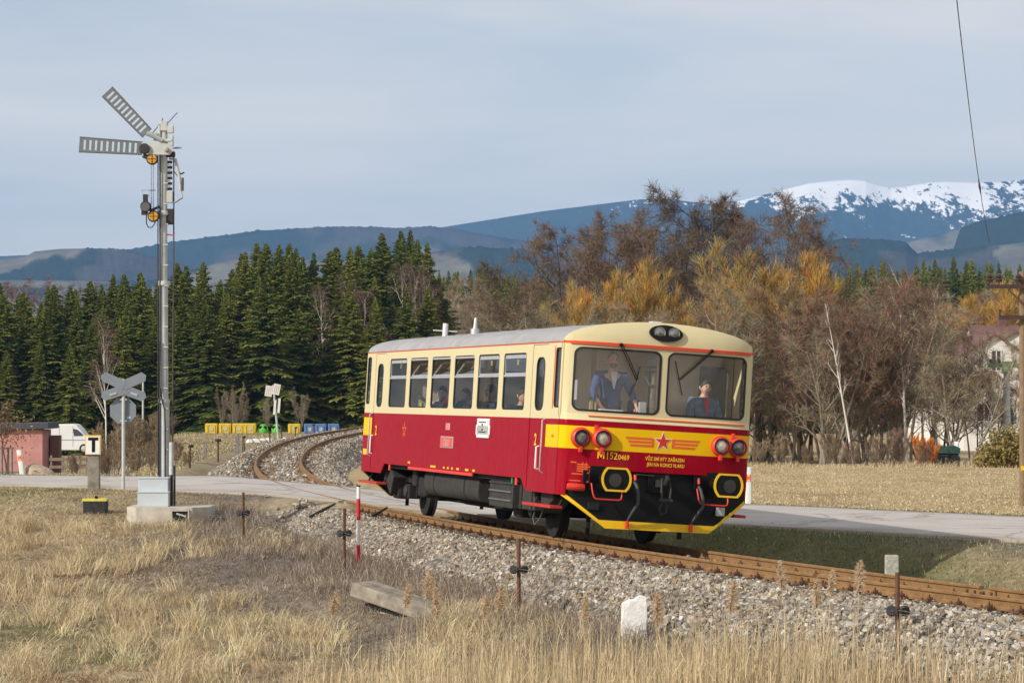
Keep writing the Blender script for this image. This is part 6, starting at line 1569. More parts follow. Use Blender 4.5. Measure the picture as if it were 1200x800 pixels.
# white stones near it
for px, py, w in ((293, 519, 0.5), (300, 518.5, 0.7), (308, 518, 0.5), (315, 517.5, 0.6), (334, 517, 0.5)):
    q = hit(px, py); s_ = MB(); r5 = random.Random(px)
    s_.lathe([(0, 0)] + [(w * (0.5 + 0.15 * r5.random()) * c_, h_) for c_, h_ in ((1, 0.02), (0.9, 0.12), (0.55, 0.22))] + [(0, 0.24)], 7, q)
    tag(s_.build('white_stone', plain('chalk_white', (0.66, 0.65, 0.62), 0.9, 0, 0.15, 3), None), 'low white stone edging the lawn beside the track bend', 'stone', 'white stones beside the track')
# ------------------------------------------------------------------ trees
vcol_mat('needles', 0.75, 0.12, 0.22); vcol_mat('twigs', 0.9, 0.0, 0.15, 0.1); vcol_mat('bark', 0.95, 0.0, 0.08, 0.1)
def tri_mesh(name, V, F, C):
    F = np.array(F, dtype=np.int32); return np_mesh(name, np.array(V, dtype=np.float32), F.reshape(-1), np.full(len(F), F.shape[1]), np.array(C, dtype=np.float32))
def spruce_mesh(seed, H=16.0, bw=2.5, n=480):
    r = np.random.default_rng(seed); V = []; F = []; C = []
    for i in range(n):
        t = (i + r.random()) / n; z = 0.4 + (H - 0.45) * (1 - (1 - t) ** 1.02) * (1 if t < 0.985 else 1.0); k = max(0.0, 1 - z / H)
        az = i * 2.39996 + r.uniform(-0.5, 0.5); ca, sa = math.cos(az), math.sin(az)
        R = bw * (k ** 0.88) * r.uniform(0.42, 1.22) * (0.86 + 0.28 * float(vnoise(z * 0.7, az * 0.9, seed))) + 0.02
        up0 = 0.55 * (1 - k) ** 2 - 0.18 * k; droop = (0.30 + 0.28 * k) * r.uniform(0.7, 1.3)
        m = 4 + int(R * 2.2)
        g = r.uniform(0.75, 1.3); warm = r.random()
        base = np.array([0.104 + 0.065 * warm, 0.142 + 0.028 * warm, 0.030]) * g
        for j in range(m):
            u = 0.18 + 0.82 * (j + r.random() * 0.6) / m; rad = R * u
            zz = z + up0 * rad - droop * rad * u * 0.55 + 0.10 * R * max(0, u - 0.75) * 2
            for s_ in ((-1, 1) if j < m - 1 else (0,)):
                L = (0.06 + 0.30 * R) * (1.15 - 0.55 * u) * r.uniform(0.75, 1.25)
                fx = ca * 0.72 - s_ * sa * 0.75; fy = sa * 0.72 + s_ * ca * 0.75; nl = math.hypot(fx, fy); fx /= nl; fy /= nl
                tip = (rad * ca + fx * L, rad * sa + fy * L, zz - L * r.uniform(0.10, 0.55))
                w = 0.03 + 0.03 * r.random() + 0.055 * R; b = len(V)
                px, py = -fy * w, fx * w
                V += [(rad * ca - px, rad * sa - py, zz + 0.03), (rad * ca + px, rad * sa + py, zz + 0.03), tip, (rad * ca + fx * L * 0.3, rad * sa + fy * L * 0.3, zz - 0.22 * L - 0.10)]
                F += [(b, b + 1, b + 2), (b, b + 2, b + 3)]
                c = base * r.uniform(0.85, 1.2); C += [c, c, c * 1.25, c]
    top = len(V); return tri_mesh('crown', V, F, C)
def trunk_mesh(H, r0, col, seed):
    r = random.Random(seed); V = []; F = []; C = []; n = 6; ks = 6
    for i in range(ks + 1):
        t = i / ks
        for j in range(n):
            w = 2 * PI * j / n; rr = r0 * (1 - 0.93 * t); V.append((rr * math.cos(w), rr * math.sin(w), -0.3 + (H * 0.98 + 0.3) * t)); C.append([c * (0.8 + 0.4 * r.random()) for c in col])
    for i in range(ks):
        for j in range(n): F.append((i * n + j, i * n + (j + 1) % n, (i + 1) * n + (j + 1) % n, (i + 1) * n + j))
    return tri_mesh('trunk', V, F, C)
SPR = []
for sd, bw in ((1, 3.1), (2, 3.6), (3, 2.8), (4, 4.0), (5, 3.4)):
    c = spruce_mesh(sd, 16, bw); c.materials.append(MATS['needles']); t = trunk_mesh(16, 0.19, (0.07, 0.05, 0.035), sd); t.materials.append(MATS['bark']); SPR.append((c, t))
rt = random.Random(12)
def put_tree(name, meshes, loc, sx, sz, label, group, cat='tree', rz=None, tilt=(0, 0)):
    o = empty(name, loc, rt.uniform(0, 6.28) if rz is None else rz); o.scale = (sx, sx, sz); o.rotation_euler[0] = tilt[0]; o.rotation_euler[1] = tilt[1]
    tag(o, label, cat, group)
    link('crown', meshes[0], o); link('trunk', meshes[1], o)
    return o
PROF = [(-80, 330), (0, 326), (30, 336), (60, 330), (90, 334), (120, 325), (150, 318), (185, 322), (215, 300), (235, 308), (260, 326), (290, 286), (320, 274), (345, 288), (370, 300), (395, 281), (425, 288), (450, 273), (485, 266), (503, 286), (522, 312)]
def pf(px): return float(interp_px(PROF, px))
def tree_at(px, py_top, depth, zb=None):
    b_ = at(px, 458, depth); zb = float(gz(b_.x, b_.y)) if zb is None else zb
    return Vector((b_.x, b_.y, zb)), at(px, py_top, depth).z - zb
rows = [(232, 34, 40, 30), (241, 31, 18, 30), (251, 28, 4, 16), (264, 26, -2, 12), (284, 30, 2, 16)]
for ri, (dep, sp, low, jit) in enumerate(rows):
    px = -55 + (ri % 2) * sp * 0.5
    while px < 522:
        x = px + rt.uniform(-6, 6); dd = dep + rt.uniform(-4, 4)
        if x > 160 and ri == 0 and rt.random() < 0.12: px += sp; continue
        top = pf(x) + low + rt.uniform(-2, jit)
        if x < 40 and ri == 0: top += 14
        if x > 512: top += 20
        p, h = tree_at(x, top, dd)
        if h > 3:
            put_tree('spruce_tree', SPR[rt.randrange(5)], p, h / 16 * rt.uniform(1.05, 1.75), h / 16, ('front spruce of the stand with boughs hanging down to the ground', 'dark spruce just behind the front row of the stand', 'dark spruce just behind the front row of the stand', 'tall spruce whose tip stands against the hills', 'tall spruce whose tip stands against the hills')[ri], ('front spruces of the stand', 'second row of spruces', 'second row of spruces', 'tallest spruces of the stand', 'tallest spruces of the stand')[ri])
        px += sp * rt.uniform(0.8, 1.2)
for i in range(30):
    x = 508 + 4.6 * i + rt.uniform(-4, 4); p, h = tree_at(x, 318 + rt.uniform(-6, 10) + max(0, x - 600) * 0.02, 420 + rt.uniform(-30, 40))
    put_tree('spruce_tree', SPR[rt.randrange(5)], p, h / 16 * 0.95, h / 16, 'distant spruce in the far wood beyond the railcar roof', 'spruces of the far wood')
for i in range(58):
    x = 930 + 5.6 * i + rt.uniform(-4, 4); p, h = tree_at(x, 306 + rt.uniform(-6, 12) + (8 if x < 1000 else 0), 430 + rt.uniform(-40, 60))
    put_tree('spruce_tree', SPR[rt.randrange(5)], p, h / 16 * 0.95, h / 16, 'distant spruce in the dark wood above the village', 'spruces above the village')

# leafless trees
def bare_meshes(seed, H, r0, n1, n2, n3, n4, bark, twig, z0=0.3, ang=(0.9, 0.8, 0.7, 0.6), up=(0.0, 0.25, 0.2, 0.15), ratio=(0.40, 0.42, 0.42), stems=1, tw=0.020, spread=0.0, tl=0.55, droop=0.0, wob=0.05, lean=(0, 0)):
    r = random.Random(seed); V = []; F = []; C = []; TV = []; TF = []; TC = []
    def rv(): return Vector((r.gauss(0, 1), r.gauss(0, 1), r.gauss(0, 1)))
    def tube(pts, rads, n):
        b = len(V); k = len(pts)
        for i, p in enumerate(pts):
            t = (pts[min(i + 1, k - 1)] - pts[max(i - 1, 0)]).normalized(); a = t.cross(Vector((0.3, 0.9, 0.1))); a.normalize(); bb = t.cross(a)
            sh = r.uniform(0.8, 1.2)
            for j in range(n):
                w = 2 * PI * j / n; q = p + (a * math.cos(w) + bb * math.sin(w)) * rads[i]; V.append((q.x, q.y, q.z)); C.append([c * sh for c in bark])
        for i in range(k - 1):
            for j in range(n): F.append((b + i * n + j, b + i * n + (j + 1) % n, b + (i + 1) * n + (j + 1) % n, b + (i + 1) * n + j))
    def ribbon(p, q, w, col):
        d = q - p; a = d.cross(rv()); 
        if a.length < 1e-6: return
        a.normalize(); a *= w / 2; b = len(TV)
        TV.extend([(p - a)[:], (p + a)[:], (q + a * 0.45)[:], (q - a * 0.45)[:]]); TF.append((b, b + 1, b + 2, b + 3)); TC.extend([col] * 4)
    def grow(p, d, L, rad, lvl):
        ns = (7, 4, 3, 2)[lvl]; pts = [p]; dd = d.copy()
        for i in range(ns):
            dd = (dd + rv() * wob * (1 + lvl) + Vector((0, 0, up[lvl] - (droop * (i / ns) if lvl > 0 else 0)))).normalized(); pts.append(pts[-1] + dd * (L / ns))
        rads = [max(rad * (1 - 0.85 * i / ns), 0.006) for i in range(ns + 1)]
        if lvl < 3: tube(pts, rads, (6, 4, 3)[lvl])
        else:
            tc = [c * r.uniform(0.7, 1.3) for c in twig]
            for a, b in zip(pts[:-1], pts[1:]): ribbon(a, b, tw * 1.5, tc)
        nch = (n1, n2, n3, n4)[lvl]
        for i in range(nch):
            t = (z0 if lvl == 0 else 0.22) + (1 - (z0 if lvl == 0 else 0.22)) * (i + r.random()) / nch
            s = t * ns; k = min(int(s), ns - 1); q = pts[k].lerp(pts[k + 1], s - k)
            ax = (pts[k + 1] - pts[k]).normalized(); e = ax.cross(rv()); 
            if e.length < 1e-6: continue
            e.normalize(); an = ang[lvl] * r.uniform(0.65, 1.25)
            cd = (ax * math.cos(an) + e * math.sin(an)).normalized()
            if lvl < 3:
                shape = (1.0 - 0.62 * max(0, (t - 0.45) / 0.55)) if lvl == 0 else (1.05 - 0.5 * t)
                grow(q, cd, L * ratio[lvl] * shape * r.uniform(0.75, 1.25), rads[k] * 0.55, lvl + 1)
            else:
                tc = [c * r.uniform(0.65, 1.35) for c in twig]; cd = (cd + Vector((0, 0, up[3] - droop))).normalized()
                ribbon(q, q + cd * tl * r.uniform(0.5, 1.2), tw, tc)
    for s_ in range(stems):
        d0 = Vector((r.gauss(0, 1) * spread + lean[0], r.gauss(0, 1) * spread + lean[1], 1)).normalized()
        grow(Vector((r.gauss(0, 0.25) if stems > 1 else 0, r.gauss(0, 0.25) if stems > 1 else 0, -0.2)), d0, H * (1 if stems == 1 else r.uniform(0.75, 1.0)), r0, 0)
    a = tri_mesh('crown', TV, TF, TC); a.materials.append(MATS['twigs']); b = tri_mesh('trunk', V, F, C); b.materials.append(MATS['bark'])
    return a, b
ALD = [bare_meshes(20 + i, 14, 0.17, 19, 8, 7, 7, (0.085, 0.062, 0.050), ((0.160, 0.112, 0.074), (0.175, 0.122, 0.080), (0.148, 0.106, 0.074))[i], z0=0.28, tl=0.5, tw=0.022, ang=(1.05, 0.9, 0.9, 0.9), up=(0.0, 0.10, 0.04, 0.02)) for i in range(3)]
WIL = [bare_meshes(30 + i, 9, 0.13, 11, 7, 6, 7, (0.16, 0.11, 0.06), ((0.48, 0.28, 0.070), (0.43, 0.285, 0.10))[i], z0=0.2, ang=(0.8, 0.6, 0.5, 0.45), up=(0.05, 0.25, 0.25, 0.25), stems=4, spread=0.33, tl=0.6, tw=0.018, ratio=(0.42, 0.45, 0.42)) for i in range(2)]
BIR = [bare_meshes(40 + i, 12, 0.12, 18, 5, 5, 5, (0.62, 0.58, 0.52), (0.17, 0.105, 0.085), z0=0.30, ang=(0.65, 0.6, 0.6, 0.5), up=(0.0, 0.18, 0.0, -0.1), tl=0.7, tw=0.018, droop=0.18, ratio=(0.30, 0.42, 0.42)) for i in range(2)]
GRY = [bare_meshes(50 + i, 9, 0.09, 13, 6, 5, 6, (0.30, 0.26, 0.21), ((0.245, 0.195, 0.128), (0.31, 0.25, 0.165), (0.255, 0.19, 0.122))[i], z0=0.15, ang=(0.75, 0.7, 0.7, 0.7), up=(0.02, 0.14, 0.08, 0.06), stems=3, spread=0.20, tl=0.45, tw=0.016, ratio=(0.36, 0.42, 0.42)) for i in range(3)]
RED = [bare_meshes(60, 9.5, 0.10, 15, 7, 6, 6, (0.15, 0.10, 0.075), (0.215, 0.140, 0.092), z0=0.25, ang=(0.85, 0.8, 0.8, 0.8), up=(0.0, 0.12, 0.06, 0.04), stems=2, spread=0.10, tl=0.4, tw=0.015, ratio=(0.36, 0.42, 0.42))]
SHR = [bare_meshes(70 + i, 3.0, 0.03, 9, 5, 4, 4, (0.20, 0.16, 0.12), ((0.31, 0.235, 0.15), (0.25, 0.175, 0.12))[i], z0=0.08, ang=(0.5, 0.5, 0.5, 0.5), up=(0.05, 0.3, 0.2, 0.2), stems=7, spread=0.35, tl=0.22, tw=0.014, ratio=(0.42, 0.42, 0.42)) for i in range(2)]
def bare(kind, px, top, depth, label, group, w=1.0, name='bare_tree', H0=None, tilt=(0, 0), cat='tree'):
    ms = {'A': ALD, 'W': WIL, 'B': BIR, 'G': GRY, 'R': RED, 'S': SHR}[kind]; H = {'A': 14.6, 'W': 9.8, 'B': 12.5, 'G': 9.6, 'R': 10, 'S': 3.2}[kind]
    p, h = tree_at(px, top, depth); ms = [ms[rt.randrange(len(ms))]]
    H = max(v.co.z for v in ms[0][0].vertices)
    return put_tree(name, ms[0], p, h / H * w, h / H, label, group, cat, tilt=tilt)
A_L, A_G = 'tall dark alder rising above the thicket behind the railcar', 'alders behind the railcar'
for px, top, dep in ((640, 300, 168), (662, 252, 160), (688, 236, 158), (706, 262, 165), (724, 248, 170), (748, 232, 160), (772, 262, 168), (800, 238, 158), (828, 222, 162), (852, 240, 170), (872, 208, 158), (905, 236, 166), (922, 218, 160), (948, 262, 165)): bare('A', px, top, dep, A_L, A_G, 0.98, 'alder_tree')
for px, top, dep, w in ((690, 322, 142, 1.0), (715, 300, 140, 1.0), (745, 292, 138, 1.05), (772, 320, 142, 1.0), (842, 305, 140, 0.95), (868, 272, 136, 1.15), (900, 288, 138, 1.1), (936, 308, 140, 1.0)): bare('W', px, top, dep, 'golden ochre willow with upright shoots below the alders', 'golden willows', w, 'willow_tree')
for px in range(625, 1010, 24):
    bare('G', px + rt.uniform(-8, 8), 338 + rt.uniform(-20, 34), 128 + rt.uniform(-6, 8), 'grey-brown bare thicket tree at the edge of the straw field', 'thicket along the straw field', 1.25, 'thicket_tree')
for px in range(1000, 1136, 21):
    bare('G', px + rt.uniform(-6, 6), 338 + rt.uniform(-14, 36) + (25 if px > 1085 else 0), 127 + rt.uniform(-5, 8), 'grey-brown bare thicket tree at the edge of the straw field', 'thicket along the straw field', 1.2, 'thicket_tree')
for px, top in ((970, 322), (984, 312), (1006, 326)): bare('R', px, top, 126, 'reddish brown bare tree between the willows and the birches', 'reddish bare trees', 0.85, 'bare_tree')
for px, top, dep in ((1062, 300, 126), (1082, 322, 130), (1040, 330, 132), (1012, 340, 133), (1100, 318, 140)): bare('B', px, top, dep, 'upright pale barked birch standing in the thicket', 'birches in the thicket', 0.9, 'birch_tree')
for px, top, dep in ((1118, 402, 135), (1136, 420, 150), (1106, 380, 138), (1150, 440, 128), (1172, 436, 145), (1146, 424, 142), (1184, 430, 150), (1164, 450, 132)): bare('A', px, top, dep, 'small dark bare tree screening the white house', 'bare trees before the white house', 0.95, 'bare_tree')
for px, top, dep in ((1085, 335, 330), (1110, 340, 330), (1135, 325, 320), (1160, 330, 330), (1185, 335, 330), (1210, 330, 330), (1060, 340, 330), (1010, 332, 330), (1035, 338, 330)): bare('W' if px == 1135 else 'G', px, top, dep, 'far bare tree behind the village roofs', 'bare trees behind the village', 1.3, 'bare_tree')
bl = bare_meshes(45, 9.4, 0.075, 16, 4, 4, 4, (0.74, 0.70, 0.64), (0.20, 0.13, 0.10), z0=0.40, ang=(0.55, 0.5, 0.5, 0.5), up=(0.0, 0.12, 0.0, 0), tl=0.35, tw=0.010, ratio=(0.11, 0.4, 0.4), wob=0.012)
p, h = tree_at(1000, 344, 121); put_tree('birch_tree', bl, p, h / 9.6, h / 9.6, 'slender white birch leaning at the edge of the straw field', None, tilt=(0, -0.17), rz=0)
for px, top, dep in ((533, 322, 300), (546, 318, 310), (558, 326, 300), (570, 334, 290)): bare('G', px, top, dep, 'pale grey bare tree beyond the end of the spruce stand', 'pale bare trees past the spruces', 1.0, 'bare_tree')
for px, top, dep in ((590, 345, 170), (606, 352, 175), (622, 345, 176)): bare('B', px, top, dep, 'whitish birch rising behind the railcar roof', 'birches behind the railcar roof', 0.9, 'birch_tree')
for px, top, dep in ((380, 326, 237), (414, 316, 237), (426, 330, 237), (476, 300, 237), (490, 298, 237), (502, 308, 236)): bare('B', px, top, dep, 'slim birch standing before the spruce stand', 'birches before the spruces', 0.75, 'birch_tree')
for px, top, dep in ((8, 318, 300), (24, 322, 305), (40, 326, 298), (70, 320, 310), (95, 322, 300), (112, 330, 300), (258, 318, 300), (272, 322, 300)): bare('B', px, top, dep, 'pinkish birch showing between the spruce tops', 'birches among the spruce tops', 1.1, 'birch_tree')
bare('B', 125, 362, 215, 'bare pale birch before the spruces near the crossbuck', None, 0.7, 'birch_tree')
for px, top, dep in ((262, 452, 222), (273, 446, 220), (281, 460, 222), (312, 462, 224), (352, 452, 226)): bare('G', px, top, dep, 'spindly bare sapling behind the containers', 'saplings behind the containers', 0.7, 'sapling')
for px, top, dep in ((178, 516, 102), (190, 508, 100), (205, 512, 104), (218, 526, 96), (160, 520, 100), (88, 530, 92), (120, 522, 98)): bare('S', px, top, dep, 'low brown bare shrub on the verge across the road', 'shrubs across the road', 1.0, 'shrub', cat='shrub')
for px, top, dep in ((160, 478, 150), (172, 484, 150), (188, 480, 155), (130, 492, 150), (146, 486, 152)): bare('S', px, top, dep, 'tall tangled shrub between the shed and the lawn', 'tangled shrubs by the shed', 1.1, 'shrub', cat='shrub')
for px, top in list(zip(range(890, 1080, 27), [512, 505, 520, 500, 515, 508, 498, 516, 505, 500, 512, 506, 515, 510])): bare('S', px, top, 119 + rt.uniform(-2, 3), 'brown shrub at the foot of the thicket', 'shrubs at the foot of the thicket', 1.1, 'shrub', cat='shrub')
# young tree with dry leaves tied to its stakes
p, h = tree_at(9, 470, 78.5)
yt = empty('young_tree', p); tag(yt, 'young staked tree with dry brown leaves beside the road', 'tree')
ym = bare_meshes(81, 2.4, 0.035, 12, 5, 4, 3, (0.12, 0.10, 0.08), (0.20, 0.14, 0.09), z0=0.45, ang=(0.7, 0.6, 0.5, 0.5), up=(0, 0.2, 0.1, 0.1), tl=0.16, tw=0.010, ratio=(0.36, 0.4, 0.4))
for nm, me_ in zip(('crown', 'trunk'), ym): 
    q = link(nm, me_, yt); q.scale = (1, 1, h / 2.5)
r_ = np.random.default_rng(9); n = 420; PP = r_.normal(0, 1, (n, 3)) * np.array([0.36, 0.36, 0.30]) + np.array([0, 0, h * 0.60])
LV = []; LF = []; LC = []
for q in PP:
    a = r_.normal(0, 1, 3); a /= np.linalg.norm(a); b = np.cross(a, r_.normal(0, 1, 3)); b /= np.linalg.norm(b); k = len(LV)
    LV += [q - a * 0.05, q + b * 0.022, q + a * 0.05, q - b * 0.022]; LF.append((k, k + 1, k + 2, k + 3)); LC += [np.array([0.33, 0.20, 0.10]) * r_.uniform(0.6, 1.3)] * 4
lm = tri_mesh('dry_leaves', LV, LF, LC); lm.materials.append(MATS['twigs']); tag(link('dry_leaves', lm, yt), kind='stuff')
for dx in (-0.16, 0.02, 0.13): MB().tube([(dx, 0.05 * dx, -0.2), (dx, 0, 0.86)], 0.032, 6).build('stake', MATS['weathered_timber'], yt)
MB().box((-0.02, 0, 0.86), (0.42, 0.06, 0.05)).build('stake_rail', MATS['weathered_timber'], yt)
# orange shrub and evergreen bush by the pole
ors = bare_meshes(90, 1.9, 0.02, 10, 4, 4, 4, (0.45, 0.20, 0.06), (0.62, 0.24, 0.045), z0=0.05, ang=(0.35, 0.3, 0.3, 0.3), up=(0.05, 0.3, 0.3, 0.3), stems=10, spread=0.40, tl=0.2, tw=0.016, ratio=(0.42, 0.42, 0.42))
p, h = tree_at(1080, 508, 119); put_tree('orange_shrub', ors, p, h / 1.9 * 1.0, h / 1.9, 'bright orange upright shrub in front of the thicket', None, 'shrub')
r_ = np.random.default_rng(19); n = 5000
def bush_mesh(seed, col, n, rad, leaf):
    r_ = np.random.default_rng(seed); d = r_.normal(0, 1, (n, 3)); d /= np.linalg.norm(d, axis=1)[:, None]; lump = 0.75 + 0.5 * vnoise(d[:, 0] * 2.2 + 5, d[:, 1] * 2.2 + d[:, 2] * 3, seed)
    q = d * (r_.random((n, 1)) ** 0.4) * lump[:, None] * np.array(rad); q[:, 2] = np.abs(q[:, 2])
    a = r_.normal(0, 1, (n, 3)); a /= np.linalg.norm(a, axis=1)[:, None]; b = np.cross(a, r_.normal(0, 1, (n, 3))); b /= np.linalg.norm(b, axis=1)[:, None]
    V = np.stack([q - a * leaf, q + b * leaf * 0.5, q + a * leaf, q - b * leaf * 0.5], 1).reshape(-1, 3); F = np.arange(4 * n).reshape(-1, 4); C = np.repeat(np.array(col) * r_.uniform(0.5, 1.5, (n, 1)), 4, 0)
    m_ = tri_mesh('crown', V, F, C); m_.materials.append(MATS['needles']); return m_
for px, top, dep, rad, col in ((1178, 500, 116, (1.7, 1.3, 2.0), (0.20, 0.165, 0.05)), (1196, 510, 118, (1.4, 1.2, 1.9), (0.17, 0.145, 0.045))):
    p, h = tree_at(px, top, dep); tk = trunk_mesh(1.0, 0.06, (0.1, 0.07, 0.05), 3) ; tk.materials.append(MATS['bark'])
    put_tree('evergreen_bush', (bush_mesh(px, col, 2600, rad, 0.11), tk), p, h / 2.0, h / 2.0, 'olive evergreen bush at the foot of the timber utility pole', 'evergreen bushes by the pole', 'bush')
# ------------------------------------------------------------------ grasses, reeds and weeds
gr_ = np.random.default_rng(77)
def blades(name, P, h, w, lean, col, label, yaw=None, bend=0.35):
    n = len(P); yaw = gr_.random(n) * 6.283 if yaw is None else yaw
    sx = np.cos(yaw) * w / 2; sy = np.sin(yaw) * w / 2; zer = np.zeros(n)
    S = np.stack([sx, sy, zer], -1); up = np.stack([lean[:, 0] * bend * h, lean[:, 1] * bend * h, 0.55 * h], -1); tip = np.stack([lean[:, 0] * h, lean[:, 1] * h, h * np.clip(1 - 0.35 * np.hypot(lean[:, 0], lean[:, 1]), 0.15, 1)], -1)
    V = np.stack([P - S, P + S, P + up + S * 0.8, P + up - S * 0.8, P + tip], 1).reshape(-1, 3)
    b = (np.arange(n) * 5)[:, None]
    L = np.concatenate([b + np.array([[0, 1, 2, 3]]), b + np.array([[3, 2, 4]])], 1).reshape(-1); cnt = np.tile(np.array([4, 3]), n)
    me = np_mesh(name, V, L, cnt, np.repeat(col, 5, 0))
    return tag(link(name, me, None, vcol_mat('dry_blades', 0.85, 0.25)), label, kind='stuff')
def onground(x, y): return np.stack([x, y, gz(x, y) - 0.015], -1)
def wedge(n, px0, px1, y0, y1, bias=1.0):
    y = y0 + (y1 - y0) * gr_.random(n) ** bias; px = px0 + (px1 - px0) * gr_.random(n); return (px - 600) / FPX * y, y
STRAW = np.array([(0.50, 0.40, 0.245), (0.41, 0.315, 0.185), (0.31, 0.23, 0.135), (0.57, 0.47, 0.30), (0.22, 0.16, 0.10)])
GREYB = np.array([(0.26, 0.215, 0.17), (0.17, 0.135, 0.10), (0.34, 0.29, 0.24), (0.21, 0.16, 0.12)])
GREEN = np.array([(0.10, 0.13, 0.035), (0.14, 0.15, 0.05), (0.075, 0.10, 0.03), (0.20, 0.19, 0.08)])
def pick(pal, n): return pal[gr_.integers(0, len(pal), n)] * (0.75 + 0.5 * gr_.random((n, 1)))
# matted dead grass on the near bank
x, y = wedge(365000, -60, 1260, 25.5, 66, 0.8)
d = trk_d(x, y); e = road_e(x, y)
k = (d < -2.25 + 0.5 * (vnoise(x * 1.3, y * 1.3, 3) - 0.5)) & (e < -ROAD_W - 0.15); x, y, d = x[k], y[k], d[k]; n = len(x)
patch = fbm(x * 0.55, y * 0.55, 71); wind = vnoise(x * 0.8, y * 0.8, 72) * 6.283 * 1.5
gkey = np.maximum(sstep(-5.2, -3.0, d) * sstep(0.30, 0.55, fbm(x * 0.5, y * 0.5, 14)) * 0.9, patchw(x, y, GRY_P) * 1.1)
grk = np.maximum(patchw(x, y, GRN_P) * (d < -3.5) * 1.0, sstep(62.5, 65, y) * 0.6)
u = gr_.random(n); col = pick(STRAW, n); gc = pick(GREYB, n) * 0.9; nc = pick(GREEN, n)
col = np.where((u < gkey)[:, None], gc, col); u2 = gr_.random(n); col = np.where((u2 < grk)[:, None], nc, col)
bk = patchw(x, y, BRN_P); col = np.where((gr_.random(n) < bk)[:, None], pick(np.array([(0.16, 0.09, 0.05), (0.12, 0.08, 0.055), (0.20, 0.12, 0.07)]), n), col)
col = np.minimum(col * (0.66 + 1.2 * patch[:, None]), 0.72)
h = (0.045 + 0.17 * patch * gr_.random(n)) * np.where(u2 < grk, 0.6, 1.0); mag = 0.7 + 1.8 * gr_.random(n); ang_ = wind + gr_.normal(0, 1.0, n)
blades('dry_grass', onground(x, y), h, 0.006 + 0.007 * gr_.random(n), np.stack([np.cos(ang_), np.sin(ang_)], -1) * mag[:, None], col, 'matted dead grass covering the near bank')
# taller tussocks
tx, ty = wedge(1500, -40, 1000, 27, 54, 0.8); td = trk_d(tx, ty)
dens = fbm(tx * 0.45 + 9, ty * 0.45, 91); k = (td < -3.4) & (dens > 0.44) & ~((np.abs(tx / ty * FPX + 600 - 745) < 40) & (ty > 29.5)) & ~((np.abs(tx / ty * FPX + 600 - 455) < 50) & (ty > 34)); tx, ty = tx[k], ty[k]; m_ = 46
X = np.repeat(tx, m_) + gr_.normal(0, 0.10, len(tx) * m_); Y = np.repeat(ty, m_) + gr_.normal(0, 0.10, len(tx) * m_); n = len(X)
ht = np.repeat(0.22 + 0.34 * gr_.random(len(tx)), m_) * (0.5 + 0.6 * gr_.random(n)); la = np.repeat(gr_.random(len(tx)) * 6.28, m_) + gr_.normal(0, 0.8, n); lm_ = 0.35 + 0.9 * gr_.random(n)
tone = np.repeat(0.8 + 0.5 * gr_.random(len(tx)), m_)[:, None]
blades('tussock_grass', onground(X, Y), ht, 0.006 + 0.005 * gr_.random(n), np.stack([np.cos(la), np.sin(la)], -1) * lm_[:, None], np.minimum(pick(STRAW[[0, 1, 3]], n) * tone * 1.15, 0.72), 'bent straw coloured tussocks among the dead grass')
# grey weeds along the toe of the ballast
y = 26 + 32 * gr_.random(26000); dd = -2.1 - 2.9 * gr_.random(26000) ** 1.2; t_ = trk_th(y); x = trk_x(y) + dd * np.cos(t_); yy = y + dd * np.sin(t_)
k = (road_e(x, yy) < -ROAD_W - 0.3) & (fbm(x * 0.9, yy * 0.9, 55) > 0.36 + 0.25 * (dd > -2.5)); x, yy = x[k], yy[k]; n = len(x)
P = onground(x, yy); P[:, 2] = np.maximum(P[:, 2], ballast_z(trk_d(x, yy), yy))
la = gr_.random(n) * 6.28
blades('dry_weeds', P, 0.10 + 0.26 * gr_.random(n), 0.006 + 0.006 * gr_.random(n), np.stack([np.cos(la), np.sin(la)], -1) * (0.2 + 0.7 * gr_.random(n))[:, None], pick(GREYB, n) * 1.25, 'grey-brown dead weeds along the foot of the ballast')
# reeds in the ditch in front
x, y = wedge(19000, 150, 1230, 25.8, 31.5, 1.0)
px = x / y * FPX + 600; d = trk_d(x, y)
lim = np.interp(px, [150, 300, 420, 520, 640, 800, 950, 1050, 1230], [27.0, 28.6, 30.2, 31.0, 31.2, 30.6, 29.6, 28.2, 27.2])
k = (y < lim + 1.6 * (fbm(x * 0.9, y * 0.5, 44) - 0.5)) & (gr_.random(len(x)) < 0.35 + 1.3 * (fbm(x * 1.1, y * 0.8, 45) - 0.36)) & (d < -2.6); x, y, px = x[k], y[k], px[k]; n = len(x)
hh = (0.36 + 0.62 * gr_.random(n) ** 1.3) * np.interp(px, [150, 300, 450, 700, 900, 1230], [0.45, 0.65, 0.9, 1.05, 0.95, 0.75]) * (1 - 0.33 * np.exp(-((px - 745) / 48) ** 2)) * (0.55 + 1.0 * fbm(x * 1.5, y * 0.7, 48)); la = gr_.normal(0.6, 1.3, n)
blades('reeds', onground(x, y), hh, 0.006 + 0.006 * gr_.random(n), np.stack([np.cos(la), np.sin(la)], -1) * (0.02 + 0.22 * gr_.random(n) ** 2)[:, None], pick(STRAW[[0, 3, 3, 1]], n) * 1.12, 'pale upright dead reed stems filling the ditch')
n2 = n // 3; x2 = x[:n2]; y2 = y[:n2]; P = onground(x2, y2); P[:, 2] += hh[:n2] * (0.2 + 0.5 * gr_.random(n2)); la = gr_.random(n2) * 6.28
blades('reed_leaves', P, 0.12 + 0.20 * gr_.random(n2), 0.008 + 0.008 * gr_.random(n2), np.stack([np.cos(la), np.sin(la)], -1) * (0.7 + 0.5 * gr_.random(n2))[:, None], pick(STRAW[[0, 3]], n2) * 1.05, 'dry curled leaves on the reed stems')
